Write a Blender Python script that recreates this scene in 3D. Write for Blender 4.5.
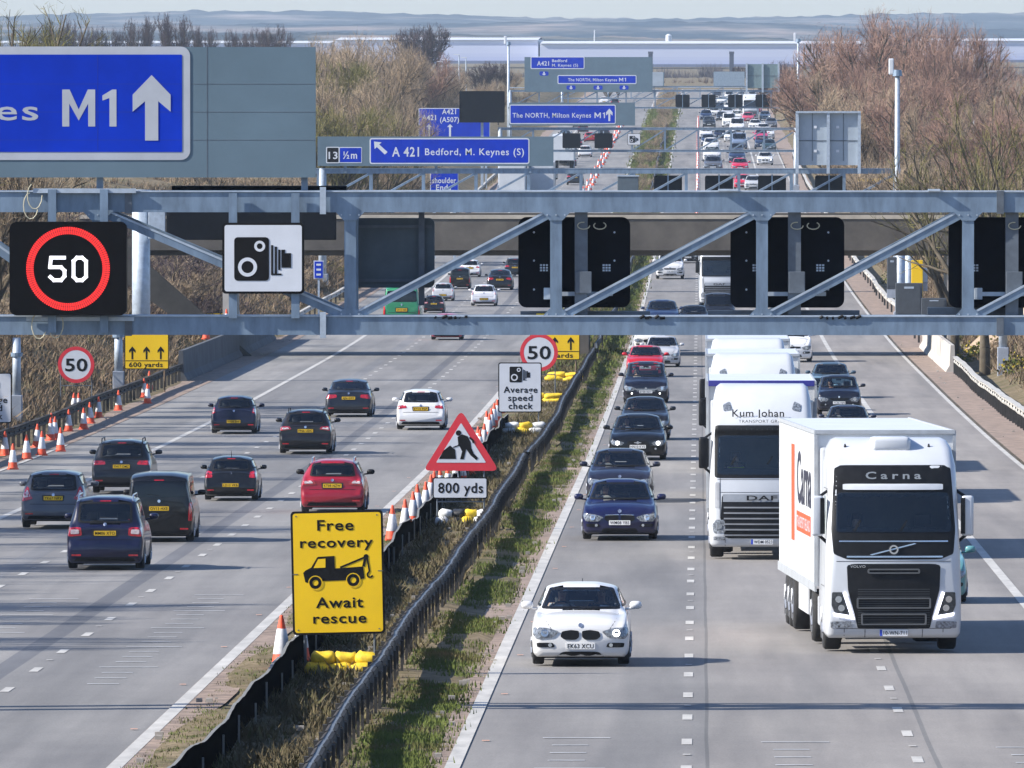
import bpy, bmesh, math, random
import numpy as np
from mathutils import Vector, Matrix
from mathutils.bvhtree import BVHTree

for o in list(bpy.data.objects): bpy.data.objects.remove(o)
S = bpy.context.scene
COL = S.collection
RND = random.Random(7)
PI = math.pi
F = 11500.0; HZ = 30.0; TH = 0.0163; CZ = 8.7

# ------------------------------------------------------------------ camera
cd = bpy.data.cameras.new('camera'); cam = bpy.data.objects.new('camera', cd); COL.objects.link(cam)
cd.sensor_width = 36.0; cd.lens = 36.0*F/1024; cd.clip_start = 1.0; cd.clip_end = 40000
cam.location = (0, 0, CZ)
cam.rotation_euler = (PI/2 - math.atan((384-HZ)/F), 0, TH)
S.camera = cam
# ------------------------------------------------------------------ world, sun, exposure
SUN_EL = math.radians(33); SUN_PHI = math.radians(13)
sd = Vector((-math.cos(SUN_EL)*math.cos(SUN_PHI), -math.cos(SUN_EL)*math.sin(SUN_PHI), math.sin(SUN_EL)))
W = bpy.data.worlds.new("World"); S.world = W; W.use_nodes = True
wn = W.node_tree.nodes; wl = W.node_tree.links; wn.clear()
sky = wn.new('ShaderNodeTexSky'); sky.sky_type = 'NISHITA'; sky.sun_disc = False
sky.sun_elevation = SUN_EL; sky.sun_rotation = math.atan2(sd.x, sd.y) % (2*PI)
sky.altitude = 80; sky.air_density = 1.0; sky.dust_density = 0.6; sky.ozone_density = 3.0
bg = wn.new('ShaderNodeBackground'); bg.inputs[1].default_value = 0.104
wo = wn.new('ShaderNodeOutputWorld'); tn = wn.new('ShaderNodeMix'); tn.data_type = 'RGBA'; tn.blend_type = 'MULTIPLY'; tn.inputs[0].default_value = 1; tn.inputs[7].default_value = (.94, .975, 1.10, 1); wl.new(sky.outputs[0], tn.inputs[6]); wl.new(tn.outputs[2], bg.inputs[0]); wl.new(bg.outputs[0], wo.inputs[0])
sl = bpy.data.lights.new('sun', 'SUN'); sl.energy = 5.0; sl.angle = math.radians(0.5); sl.color = (1.0, 0.945, 0.86)
so = bpy.data.objects.new('sun', sl); COL.objects.link(so)
so.rotation_euler = (-sd).to_track_quat('-Z', 'Y').to_euler(); so.location = (-50, -50, 80)
S.view_settings.view_transform = 'Standard'; S.view_settings.look = 'None'
S.view_settings.exposure = 0.93; S.view_settings.gamma = 1.0; S.view_settings.use_curve_mapping = False
S.cycles.max_bounces = 6; S.cycles.diffuse_bounces = 2; S.cycles.glossy_bounces = 3
S.cycles.transparent_max_bounces = 12; S.cycles.volume_bounces = 0
S.cycles.use_adaptive_sampling = False; S.cycles.adaptive_threshold = 0.02
S.cycles.use_denoising = True; S.cycles.denoiser = 'OPENIMAGEDENOISE'; S.cycles.denoising_input_passes = 'RGB_ALBEDO_NORMAL'; S.cycles.denoising_prefilter = 'ACCURATE'

# ------------------------------------------------------------------ materials
MATS = {}
def new_mat(name):
    m = bpy.data.materials.new(name); m.use_nodes = True
    return m, m.node_tree, m.node_tree.nodes['Principled BSDF']
def N(nt, t, **kw):
    n = nt.nodes.new(t)
    for k, v in kw.items(): setattr(n, k, v)
    return n
def ramp(nt, fac, stops):
    r = nt.nodes.new('ShaderNodeValToRGB'); e = r.color_ramp.elements
    while len(e) < len(stops): e.new(0.5)
    for i, (p, c) in enumerate(stops):
        e[i].position = p; e[i].color = tuple(c)+(1,) if len(c) == 3 else c
    nt.links.new(fac, r.inputs[0]); return r.outputs[0]
def noise(nt, scale, detail=4, rough=.6, vec=None, world=False, sc=None):
    n = nt.nodes.new('ShaderNodeTexNoise'); n.inputs['Scale'].default_value = scale
    n.inputs['Detail'].default_value = detail; n.inputs['Roughness'].default_value = rough
    if world: v = N(nt, 'ShaderNodeNewGeometry').outputs['Position']
    else: v = N(nt, 'ShaderNodeTexCoord').outputs['Object']
    if vec is not None: v = vec
    if sc is not None:
        mp = N(nt, 'ShaderNodeMapping'); mp.inputs['Scale'].default_value = sc
        nt.links.new(v, mp.inputs[0]); v = mp.outputs[0]
    nt.links.new(v, n.inputs['Vector']); return n.outputs['Fac']
def mix(nt, f, a, b, mode='MIX'):
    m = nt.nodes.new('ShaderNodeMix'); m.data_type = 'RGBA'; m.blend_type = mode
    if isinstance(f, (int, float)): m.inputs[0].default_value = f
    else: nt.links.new(f, m.inputs[0])
    for s, v in ((m.inputs[6], a), (m.inputs[7], b)):
        if isinstance(v, tuple): s.default_value = v if len(v) == 4 else v+(1,)
        else: nt.links.new(v, s)
    return m.outputs[2]
def bump(nt, b, h, strength=.3, dist=.02):
    n = nt.nodes.new('ShaderNodeBump'); n.inputs['Strength'].default_value = strength; n.inputs['Distance'].default_value = dist
    nt.links.new(h, n.inputs['Height']); nt.links.new(n.outputs[0], b.inputs['Normal'])
def M(name, col, rough=.6, var=.12, scale=3.0, metal=0., spec=.5, bmp=0., coat=0., emit=None, es=0., sc=None, world=False):
    if name in MATS: return MATS[name]
    m, nt, b = new_mat(name)
    f = noise(nt, scale, 5, .65, sc=sc, world=world)
    lo = tuple(max(0, c*(1-var*1.6)) for c in col); hi = tuple(min(1, c*(1+var)) for c in col)
    c = ramp(nt, f, [(.3, lo), (.7, hi)])
    nt.links.new(c, b.inputs['Base Color'])
    b.inputs['Roughness'].default_value = rough; b.inputs['Metallic'].default_value = metal
    b.inputs['Specular IOR Level'].default_value = spec; b.inputs['Coat Weight'].default_value = coat
    b.inputs['Coat Roughness'].default_value = .06
    if emit: b.inputs['Emission Color'].default_value = emit+(1,); b.inputs['Emission Strength'].default_value = es
    if bmp: bump(nt, b, f, bmp)
    MATS[name] = m; return m

# per-object coloured car paint
def paint_mat():
    m, nt, b = new_mat('car_paint')
    oi = N(nt, 'ShaderNodeObjectInfo'); f = noise(nt, 2.5, 5, .6)
    f2 = noise(nt, 40, 3, .6)
    dirt = ramp(nt, f, [(.45, (0, 0, 0)), (.8, (.05, .05, .05))])
    c = mix(nt, dirt, oi.outputs['Color'], (.22, .2, .18))
    sx = N(nt, 'ShaderNodeSeparateXYZ'); nt.links.new(N(nt, 'ShaderNodeTexCoord').outputs['Object'], sx.inputs[0])
    low = ramp(nt, sx.outputs[2], [(.15, (.14, .14, .14)), (.45, (0, 0, 0))])
    c = mix(nt, low, c, (.13, .12, .11))
    nt.links.new(c, b.inputs['Base Color'])
    b.inputs['Roughness'].default_value = .35; b.inputs['Coat Weight'].default_value = .55; b.inputs['Coat Roughness'].default_value = .04; b.inputs['Specular IOR Level'].default_value = .3
    bump(nt, b, f2, .02, .003)
    MATS['paint'] = m
paint_mat()
def glass_mat():
    m, nt, b = new_mat('window_glass'); nt.nodes.remove(b)
    out = [n for n in nt.nodes if n.type == 'OUTPUT_MATERIAL'][0]
    t = N(nt, 'ShaderNodeBsdfTransparent'); t.inputs[0].default_value = (.82, .88, .87, 1)
    g = N(nt, 'ShaderNodeBsdfGlossy'); g.inputs['Roughness'].default_value = .03; g.inputs['Color'].default_value = (1, 1, 1, 1)
    fr = N(nt, 'ShaderNodeFresnel'); fr.inputs[0].default_value = 1.6
    mx = N(nt, 'ShaderNodeMixShader'); nt.links.new(fr.outputs[0], mx.inputs[0]); nt.links.new(t.outputs[0], mx.inputs[1]); nt.links.new(g.outputs[0], mx.inputs[2]); nt.links.new(mx.outputs[0], out.inputs[0])
    MATS['glass'] = m
glass_mat()
paint = MATS['paint']; glass = MATS['glass']
steel = M('galvanised_steel', (.18, .245, .325), .5, .22, 2.2, metal=.3, sc=(1.6, 1, .5), bmp=.05)
steel_l = M('galvanised_light', (.40, .46, .53), .5, .14, 4, metal=.25)
steel_d = M('galvanised_dark', (.10, .12, .145), .6, .2, 3)
black = M('black_plastic', (.008, .0085, .010), .5, .3, 6, spec=.25)
matt_black = M('matt_black', (.004, .005, .008), .7, .3, 4, spec=.08)
rubber = M('tyre_rubber', (.018, .018, .019), .85, .3, 9)
rim_m = M('alloy_rim', (.33, .34, .36), .35, .15, 6, metal=.7)
white_p = M('white_sign_face', (.60, .62, .66), .45, .05, 1.5)
blue_p = M('blue_sign_face', (.0, .030, .43), .6, .12, .8, spec=.15)
grey_p = M('grey_sign_panel', (.105, .160, .20), .55, .08, .6)
yellow_p = M('yellow_sign_face', (.86, .54, .0), .5, .04, 1.2)
red_p = M('red_sign_face', (.62, .03, .045), .5, .06, 2)
ink = M('sign_black', (.008, .008, .009), .7, .1, 6, spec=.12)
chrome = M('chrome', (.62, .63, .65), .2, .06, 5, metal=.9)
lamp_clear = M('headlamp_lens', (.20, .22, .25), .12, .6, 22, coat=1)
lamp_on = M('headlamp_lit', (.9, .9, .9), .2, .05, 9, emit=(1, .97, .9), es=2.2)
drl_m = M('running_light', (.9, .9, 1), .3, .02, 9, emit=(.85, .85, 1), es=2.0)
amber = M('amber_lens', (.8, .25, .02), .3, .1, 9)
tail_r = M('tail_lamp_red', (.42, .010, .02), .15, .3, 18, coat=1)
tail_w = M('tail_lamp_clear', (.62, .5, .5), .15, .2, 15, coat=1)
plate_y = M('rear_plate', (.75, .46, .01), .5, .05, 5)
plate_w = M('front_plate', (.75, .75, .74), .5, .05, 5)
white_l = M('road_marking', (.43, .415, .385), .7, .16, 2.2, sc=(1, .2, 1), world=True)
truck_w = M('truck_white', (.53, .55, .575), .35, .05, 1.3, coat=.4)
truck_g = M('truck_trailer_white', (.56, .58, .60), .4, .07, 1.0)
cone_o = M('cone_orange', (.75, .085, .03), .6, .18, 7)
cone_w = M('cone_sleeve', (.66, .66, .68), .6, .15, 9)
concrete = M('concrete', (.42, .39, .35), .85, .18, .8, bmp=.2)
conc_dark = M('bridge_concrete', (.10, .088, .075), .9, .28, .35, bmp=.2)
membrane = M('black_membrane', (.003, .0033, .0036), 1.0, .5, 3, bmp=.5, spec=.0)
orange_led = M('led_red', (.3, .01, .01), .5, .1, 9, emit=(1.0, .02, .015), es=.75)
white_led = M('led_white', (.5, .5, .5), .5, .1, 9, emit=(.9, .9, 1), es=.75)

def road_mat(name, base, bands):
    """bands: (x0, x1, colour) lengthwise strips of a different laying"""
    m, nt, b = new_mat(name)
    pos = N(nt, 'ShaderNodeNewGeometry').outputs['Position']
    sx = N(nt, 'ShaderNodeSeparateXYZ'); nt.links.new(pos, sx.inputs[0])
    wob = noise(nt, .05, 2, .5, world=True)
    ma = N(nt, 'ShaderNodeMath', operation='MULTIPLY_ADD'); nt.links.new(wob, ma.inputs[0]); ma.inputs[1].default_value = .08
    nt.links.new(sx.outputs[0], ma.inputs[2]); X = ma.outputs[0]
    c = base+(1,)
    for x0, x1, cc in bands:
        g = N(nt, 'ShaderNodeMath', operation='GREATER_THAN'); nt.links.new(X, g.inputs[0]); g.inputs[1].default_value = x0
        l = N(nt, 'ShaderNodeMath', operation='LESS_THAN'); nt.links.new(X, l.inputs[0]); l.inputs[1].default_value = x1
        p = N(nt, 'ShaderNodeMath', operation='MULTIPLY'); nt.links.new(g.outputs[0], p.inputs[0]); nt.links.new(l.outputs[0], p.inputs[1])
        c = mix(nt, p.outputs[0], c, cc)
    f1 = noise(nt, 1.0, 5, .6, world=True, sc=(.9, .03, 1))       # wheel-track streaks
    c = mix(nt, 1.0, c, ramp(nt, f1, [(.3, (.78, .78, .79)), (.7, (1.12, 1.12, 1.11))]), 'MULTIPLY')
    f2 = noise(nt, .25, 5, .7, world=True, sc=(.6, .35, 1))
    c = mix(nt, 1.0, c, ramp(nt, f2, [(.3, (.86, .86, .87)), (.7, (1.1, 1.1, 1.09))]), 'MULTIPLY')
    f4 = noise(nt, 1.0, 3, .5, world=True, sc=(.45, .012, 1))
    c = mix(nt, 1.0, c, ramp(nt, f4, [(.42, (.84, .85, .86)), (.52, (1.0, 1.0, 1.0))]), 'MULTIPLY')
    f3 = noise(nt, 26, 3, .7, world=True)
    c = mix(nt, 1.0, c, ramp(nt, f3, [(.25, (.72, .72, .72)), (.75, (1.26, 1.26, 1.26))]), 'MULTIPLY')
    nt.links.new(c, b.inputs['Base Color']); b.inputs['Roughness'].default_value = .82
    b.inputs['Specular IOR Level'].default_value = .25
    bump(nt, b, f3, .35, .01)
    return m
asph_L = road_mat('asphalt_left', (.214, .206, .199), [(-13.25, -12.80, (.140, .140, .148)), (-30, -19.6, (.235, .226, .216)), (-16.9, -16.3, (.190, .188, .19))])
asph_R = road_mat('asphalt_right', (.238, .222, .208), [(-3.9, .14, (.206, .197, .190)), (.14, .20, (.15, .145, .14)), (3.72, 3.80, (.16, .155, .15)), (7.2, 11.2, (.245, .226, .210))])
def ground_mat():
    m, nt, b = new_mat('ground_earth')
    f = noise(nt, .35, 6, .7, world=True); f2 = noise(nt, 2.5, 5, .7, world=True)
    c = ramp(nt, f, [(.3, (.085, .095, .04)), (.48, (.15, .12, .075)), (.62, (.21, .165, .11)), (.8, (.11, .12, .045))])
    c = mix(nt, 1.0, c, ramp(nt, f2, [(.25, (.5, .5, .5)), (.75, (1.4, 1.4, 1.35))]), 'MULTIPLY')
    nt.links.new(c, b.inputs['Base Color']); b.inputs['Roughness'].default_value = .95; bump(nt, b, f2, .8, .1)
    b.inputs['Specular IOR Level'].default_value = .1
    return m
ground_m = ground_mat()
verge_m = M('verge_grit', (.25, .185, .145), .95, .35, 2.0, bmp=.5, world=True)
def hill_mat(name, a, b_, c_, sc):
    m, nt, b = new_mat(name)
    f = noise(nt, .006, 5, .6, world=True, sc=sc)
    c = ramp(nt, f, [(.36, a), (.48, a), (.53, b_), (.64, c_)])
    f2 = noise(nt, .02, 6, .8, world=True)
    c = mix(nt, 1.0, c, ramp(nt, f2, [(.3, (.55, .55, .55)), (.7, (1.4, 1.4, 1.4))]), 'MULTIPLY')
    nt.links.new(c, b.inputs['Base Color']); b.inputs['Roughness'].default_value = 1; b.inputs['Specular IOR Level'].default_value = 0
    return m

# ------------------------------------------------------------------ objects
def link(name, me, parent=None, mats=()):
    o = bpy.data.objects.new(name, me); COL.objects.link(o)
    for m in mats: me.materials.append(m)
    if parent is not None: o.parent = parent
    return o
def tag(o, label=None, cat=None, group=None, kind=None):
    if label: o['label'] = label
    if cat: o['category'] = cat
    if group: o['group'] = group
    if kind: o['kind'] = kind
    return o
def empty(name, loc, rz=0., label=None, cat=None, group=None, s=1.):
    o = bpy.data.objects.new(name, None); COL.objects.link(o)
    o.location = loc; o.rotation_euler = (0, 0, rz); o.scale = (s, s, s); o.empty_display_size = .2
    return tag(o, label, cat, group)
def copy_tree(o, parent=None):
    c = o.copy(); COL.objects.link(c)
    if parent is not None: c.parent = parent
    for ch in KIDS.get(o.name, []) or [x for x in o.children]:
        copy_tree(ch, c)
    return c
KIDS = {}
class MB:
    def __init__(s): s.v = []; s.f = []
    def add(s, vs, fs):
        n = len(s.v); s.v += [tuple(v) for v in vs]; s.f += [tuple(i+n for i in f) for f in fs]; return s
    def box(s, x0, x1, y0, y1, z0, z1, bev=0.):
        if bev > 0:
            bm = bmesh.new(); bmesh.ops.create_cube(bm, size=1)
            for v in bm.verts: v.co = Vector(((x0+x1)/2+v.co.x*(x1-x0), (y0+y1)/2+v.co.y*(y1-y0), (z0+z1)/2+v.co.z*(z1-z0)))
            bmesh.ops.bevel(bm, geom=bm.edges[:], offset=bev, segments=2, affect='EDGES', profile=.6)
            bm.verts.ensure_lookup_table(); bm.verts.index_update()
            s.add([v.co[:] for v in bm.verts], [[v.index for v in f.verts] for f in bm.faces]); bm.free(); return s
        return s.add([(x0, y0, z0), (x1, y0, z0), (x1, y1, z0), (x0, y1, z0), (x0, y0, z1), (x1, y0, z1), (x1, y1, z1), (x0, y1, z1)],
              [(0, 3, 2, 1), (4, 5, 6, 7), (0, 1, 5, 4), (1, 2, 6, 5), (2, 3, 7, 6), (3, 0, 4, 7)])
    def tube(s, p0, p1, r0, r1=None, n=8, cap=True):
        if r1 is None: r1 = r0
        p0 = Vector(p0); p1 = Vector(p1); d = (p1-p0)
        if d.length < 1e-6: return s
        d.normalize(); a = d.orthogonal().normalized(); b = d.cross(a)
        vs = []
        for p, r in ((p0, r0), (p1, r1)):
            for i in range(n):
                t = 2*PI*i/n; vs.append(p+(a*math.cos(t)+b*math.sin(t))*r)
        fs = [(i, (i+1) % n, n+(i+1) % n, n+i) for i in range(n)]
        if cap: fs += [tuple(range(n-1, -1, -1)), tuple(range(n, 2*n))]
        return s.add(vs, fs)
    def bar(s, p0, p1, w, d):
        """rectangular bar in the xz plane: w across, d deep (y)"""
        p0 = Vector(p0); p1 = Vector(p1); t = (p1-p0).normalized(); y = Vector((0, 1, 0)); a = t.cross(y).normalized()
        vs = [p+a*w/2*sx+y*d/2*sy for p in (p0, p1) for sx, sy in ((-1, -1), (1, -1), (1, 1), (-1, 1))]
        return s.add(vs, [(0, 1, 2, 3), (7, 6, 5, 4), (0, 4, 5, 1), (1, 5, 6, 2), (2, 6, 7, 3), (3, 7, 4, 0)])
    def prism(s, poly, y0, y1):
        """poly in (x,z), extruded between y0 (towards the viewer) and y1"""
        n = len(poly)
        return s.add([(x, y0, z) for x, z in poly]+[(x, y1, z) for x, z in poly],
              [tuple(range(n)), tuple(range(2*n-1, n-1, -1))]+[(i, n+i, n+(i+1) % n, (i+1) % n) for i in range(n)])
    def ring(s, outer, inner, y0, y1):
        n = len(outer)
        vs = [(x, y, z) for y in (y0, y1) for pl in (outer, inner) for x, z in pl]
        fs = []
        for i in range(n):
            j = (i+1) % n
            fs += [(i, j, n+j, n+i), (2*n+j, 2*n+i, 3*n+i, 3*n+j), (j, i, 2*n+i, 2*n+j), (n+i, n+j, 3*n+j, 3*n+i)]
        return s.add(vs, fs)
    def build(s, name, mat, parent=None, smooth=False, fix=True):
        me = bpy.data.meshes.new(name); me.from_pydata(s.v, [], s.f)
        if fix:
            bm = bmesh.new(); bm.from_mesh(me); bmesh.ops.recalc_face_normals(bm, faces=bm.faces[:]); bm.to_mesh(me); bm.free()
        if smooth: me.polygons.foreach_set('use_smooth', [True]*len(me.polygons))
        me.update()
        return link(name, me, parent, [mat])
def rrect(x0, x1, z0, z1, r, n=5):
    out = []
    for cx, cz, a in ((x1-r, z1-r, 0), (x0+r, z1-r, 90), (x0+r, z0+r, 180), (x1-r, z0+r, 270)):
        for i in range(n+1):
            t = math.radians(a+90*i/n); out.append((cx+r*math.cos(t), cz+r*math.sin(t)))
    return out
def circ(cx, cz, r, n=40): return [(cx+r*math.cos(2*PI*i/n), cz+r*math.sin(2*PI*i/n)) for i in range(n)]
def rnd_poly(p, r=.18, n=3):
    """soften the corners of a polygon"""
    out = []; m = len(p)
    for i in range(m):
        a = Vector(p[i-1]); b = Vector(p[i]); c = Vector(p[(i+1) % m])
        ra = min(r, .45); p0 = b+(a-b)*ra; p1 = b+(c-b)*ra
        for j in range(n+1):
            t = j/n; q = p0*(1-t)**2+b*2*t*(1-t)+p1*t*t; out.append((q.x, q.y))
    return out
_txt = {}
def text_geo(s, bold=0.0, sp=1.0):
    k = (s, bold, sp)
    if k in _txt: return _txt[k]
    cu = bpy.data.curves.new('t', 'FONT'); cu.body = s; cu.offset = bold; cu.resolution_u = 3; cu.space_character = sp
    ob = bpy.data.objects.new('t', cu); COL.objects.link(ob)
    bpy.context.view_layer.update()
    me = bpy.data.meshes.new_from_object(ob)
    vs = [v.co.copy() for v in me.vertices]; fs = [tuple(p.vertices) for p in me.polygons]
    bpy.data.objects.remove(ob); bpy.data.curves.remove(cu); bpy.data.meshes.remove(me)
    if not vs: _txt[k] = ([], [], 1, 1); return _txt[k]
    x0 = min(v.x for v in vs); x1 = max(v.x for v in vs)
    _txt[k] = (vs, fs, x0, x1); return _txt[k]
def text(mb, s, x0, x1, zb, cap, y, bold=.02, sp=1.08):
    """s between x0 and x1 (x0>x1 reads from behind), baseline zb, capital height cap"""
    vs, fs, a, b = text_geo(s, min(bold, .010 if 'M' in s or 'N' in s else .018), sp)
    kx = (x1-x0)/max(1e-6, b-a); kz = cap/.70
    return mb.add([(x0+(v.x-a)*kx, y, zb+v.y*kz) for v in vs], fs)

# ------------------------------------------------------------------ road geometry
KY = [-60, 0, 100, 178, 308, 426, 535, 669, 858, 975, 1277, 1578, 1855, 2200, 2600, 3300, 4500, 7000, 12000]
KH = [7.8, 8.75, 10.2, 11.4, 13.45, 15.25, 16.55, 17.85, 18.85, 19.1, 18.5, 17.1, 15.8, 14.5, 13.4, 14.5, 15.5, 16, 16]
def pchip(xs, ys):
    n = len(xs); h = [xs[i+1]-xs[i] for i in range(n-1)]; d = [(ys[i+1]-ys[i])/h[i] for i in range(n-1)]
    m = [d[0]]+[0 if d[i-1]*d[i] <= 0 else 2*d[i-1]*d[i]/(d[i-1]+d[i]) for i in range(1, n-1)]+[d[-1]]
    def f(x):
        if x <= xs[0]: return ys[0]
        if x >= xs[-1]: return ys[-1]
        i = max(k for k in range(n-1) if xs[k] <= x); t = (x-xs[i])/h[i]
        return ((2*t**3-3*t*t+1)*ys[i]+(t**3-2*t*t+t)*h[i]*m[i]+(-2*t**3+3*t*t)*ys[i+1]+(t**3-t*t)*h[i]*m[i+1])
    return f
def m1(mb, x0, x1, zb, cap, y):
    w = x1-x0; sw = cap*.19; a, b = x0, x0+w*.60
    h = cap; mid = (a+b)/2
    mb.add([(x_, y, zb+z_) for x_, z_ in ((a, 0), (a+sw, 0), (a+sw, h*.62), (mid, h*.16), (b-sw, h*.62), (b-sw, 0), (b, 0), (b, h), (b-sw*1.05, h), (mid, h*.46), (a+sw*1.05, h), (a, h))], [(0, 1, 2, 10, 11), (2, 3, 9, 10), (3, 4, 8, 9), (4, 5, 6, 7, 8)])
    c = x1-sw*.6
    mb.add([(c-sw/2, y, zb), (c+sw/2, y, zb), (c+sw/2, y, zb+h), (c-sw*.1, y, zb+h), (c-sw*1.5, y, zb+h*.84), (c-sw*1.5, y, zb+h*.70), (c-sw/2, y, zb+h*.77)], [(0, 1, 2, 6), (2, 3, 4, 5, 6)])
_h = pchip(KY, KH)
STN = [-60+5*i for i in range(0, 212)]+[1000+10*i for i in range(0, 165)]+[2650+50*i for i in range(0, 30)]+[4150+400*i for i in range(0, 22)]
ZST = [CZ-_h(y) for y in STN]
def zr(y): return float(np.interp(y, STN, ZST))
def gy(py, z0=0.):
    """road distance whose surface (plus z0) shows at picture row py"""
    lo, hi = 120., 2600.
    for _ in range(60):
        m = (lo+hi)/2
        if HZ+F*(CZ-zr(m)-z0)/m > py: lo = m
        else: hi = m
    return (lo+hi)/2
def wx(px, y): return (px-512)*y/F - TH*y
def wz(py, y): return CZ-(py-HZ)*y/F
def G(px, py):
    y = gy(py); return Vector((wx(px, y), y, zr(y)))
def ppm(y): return F/y
def slope(y): return math.atan((zr(y+4)-zr(y-4))/8)

def strip(mb, x0, x1, y0, y1, dz):
    ys = [y0]+[y for y in STN if y0+.01 < y < y1-.01]+[y1]
    n = len(mb.v); xs0 = x0 if callable(x0) else (lambda y: x0); xs1 = x1 if callable(x1) else (lambda y: x1)
    vs = []
    for y in ys: z = zr(y)+dz; vs += [(xs0(y), y, z), (xs1(y), y, z)]
    mb.add(vs, [(2*i, 2*i+1, 2*i+3, 2*i+2) for i in range(len(ys)-1)])
def sm(a, b, x):
    t = min(1, max(0, (x-a)/(b-a))); return t*t*(3-2*t)
_hr = random.Random(3)
_ph = [(_hr.uniform(.01, .3), _hr.uniform(.01, .2), _hr.uniform(0, 6)) for _ in range(10)]
def rough(x, y): return sum(math.sin(a*x+b*y+c) for a, b, c in _ph)/10
def terr(x, y):
    z = zr(y)
    if y > 3000: base = z
    r = 0.
    if x < -26: 
        H = 9.2-6.0*sm(900, 1250, y)
        r = min(H, (-26-x)*.42); r = H*(1-math.exp(-r/H*1.4)) if r > 0 else 0
        r -= H*sm(70, 160, -x)*.9
        r += rough(x, y)*.8*sm(26, 34, -x)
    elif x > 14.5:
        H = 7.0-4.5*sm(900, 1250, y)
        r = min(H, (x-14.5)*.40); r = H*(1-math.exp(-r/H*1.4))
        r -= H*sm(60, 150, x)*.9
        r += rough(x, y)*.8*sm(14.5, 22, x)
    elif -8.9 < x < -3.95: r = .05+.09*math.sin(x*2.1+y*.03)*math.sin(y*.21)
    elif -9.3 < x < -3.55 or -23.5 < x < -8 or -4 < x < 10.9: r = -.06
    if y > 2600: r *= 1-sm(2600, 3300, y)
    return z+r

def structure(o): o['kind'] = 'structure'; return o
# terrain sheet
xs = [-4500, -3000, -1800, -1000, -500, -250, -160, -120, -90, -75, -65, -58, -52, -47, -43, -40, -37, -35, -33, -31, -29.5, -28, -26.5, -25.2, -24, -23.3,
      -16, -9.3, -8.9, -8.4, -7.9, -7.4, -6.9, -6.4, -5.9, -5.4, -4.9, -4.4, -3.95, -3.55, 4, 10.9, 11.4, 12.6, 14, 15.2, 16.5, 18, 20, 22, 25, 28, 32, 37, 43, 50, 60, 75, 95, 120, 160, 250, 500, 1000, 1800, 3000, 4500]
mb = MB(); nx = len(xs)
vs = [(x, y, terr(x, y)) for y in STN for x in xs]
mb.add(vs, [(j*nx+i, j*nx+i+1, (j+1)*nx+i+1, (j+1)*nx+i) for j in range(len(STN)-1) for i in range(nx-1)])
structure(mb.build('ground', ground_m, smooth=True, fix=False))
YE = 2600
mb = MB(); strip(mb, -23.3, -8.9, -60, YE, 0); structure(mb.build('road_left', asph_L, fix=False))
mb = MB(); strip(mb, -3.95, 11.3, -60, YE, 0); structure(mb.build('road_right', asph_R, fix=False))
def wig(x, a, s): return lambda y: x+a*math.sin(y*.37+s)+a*math.sin(y*.11+2*s)+a*.6*math.sin(y*1.31+s)
mb = MB(); strip(mb, wig(-4.55, .05, 1), -3.75, -60, YE, .012); strip(mb, -9.15, wig(-8.35, .06, 2), -60, YE, .012)
strip(mb, 11.1, wig(13.2, .08, 3), -60, YE, .012); strip(mb, wig(-24.4, .1, 4), -23.1, -60, YE, .012)
structure(mb.build('verge', verge_m, fix=False))
# painted lines
def marks(name, x0, x1, y0, y1, dz=.006):
    mb = MB(); strip(mb, x0, x1, y0, y1, dz); return mb
mb = MB()
strip(mb, -3.98+.05, -3.98+.29, 100, YE, .017); strip(mb, -9.14, -8.9, 100, YE, .017)
strip(mb, -19.68, -19.46, 100, YE, .008); strip(mb, -23.2, -23.04, 100, 420, .017)
strip(mb, 10.78, 10.96, 100, YE, .008)
strip(mb, 7.02, 7.24, 100, gy(570), .008); strip(mb, 7.02, 7.24, gy(440), YE, .008) if False else strip(mb, 7.02, 7.24, gy(570), YE, .008)
structure(mb.build('road_marking_edge_lines', white_l, fix=False))
mb = MB(); st = MB()
for lx, off in ((-.2, 0), (3.42, 3), (-12.42, 2), (-16.02, 5)):
    y = 140+off; k = 0
    while y < 2200:
        strip(mb, lx-.085, lx+.085, y, y+2.0, .008)
        if k % 2 == 0 and y < 900: strip(st, lx-.06, lx+.06, y+5.3, y+5.5, .02)
        if lx == -.2 and y < 1100 and k % 2: pass
        y += 9; k += 1
y = 150
structure(mb.build('road_marking_lane_lines', white_l, fix=False))
structure(st.build('road_studs_white', white_l, fix=False))
mb = MB()
for i in range(60):
    y = 150+18*i
    strip(mb, -3.52, -3.40, y, y+.18, .02); strip(mb, -9.42, -9.30, y+4, y+4.18, .02)
structure(mb.build('road_studs_amber', amber, fix=False))
thin = M('thin_marking', (.45, .46, .47), .7, .2, 3, world=True)
mb = MB()
for cx, y0, y1 in ((-10.75, gy(689), gy(596)), (-14.3, gy(640), gy(600)), (-2.0, 160, gy(739)), (1.55, 160, gy(743)), (5.3, 160, gy(748))):
    y = y1; k = 0
    while y > y0:
        w = .55 if k % 4 == 0 else .29
        strip(mb, cx-w-(.08 if k % 4 else 0), cx+w-(.08 if k % 4 else 0), y-.09, y+.09, .009); y -= 2.55; k += 1
structure(mb.build('road_marking_ladder', thin, fix=False))

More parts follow.
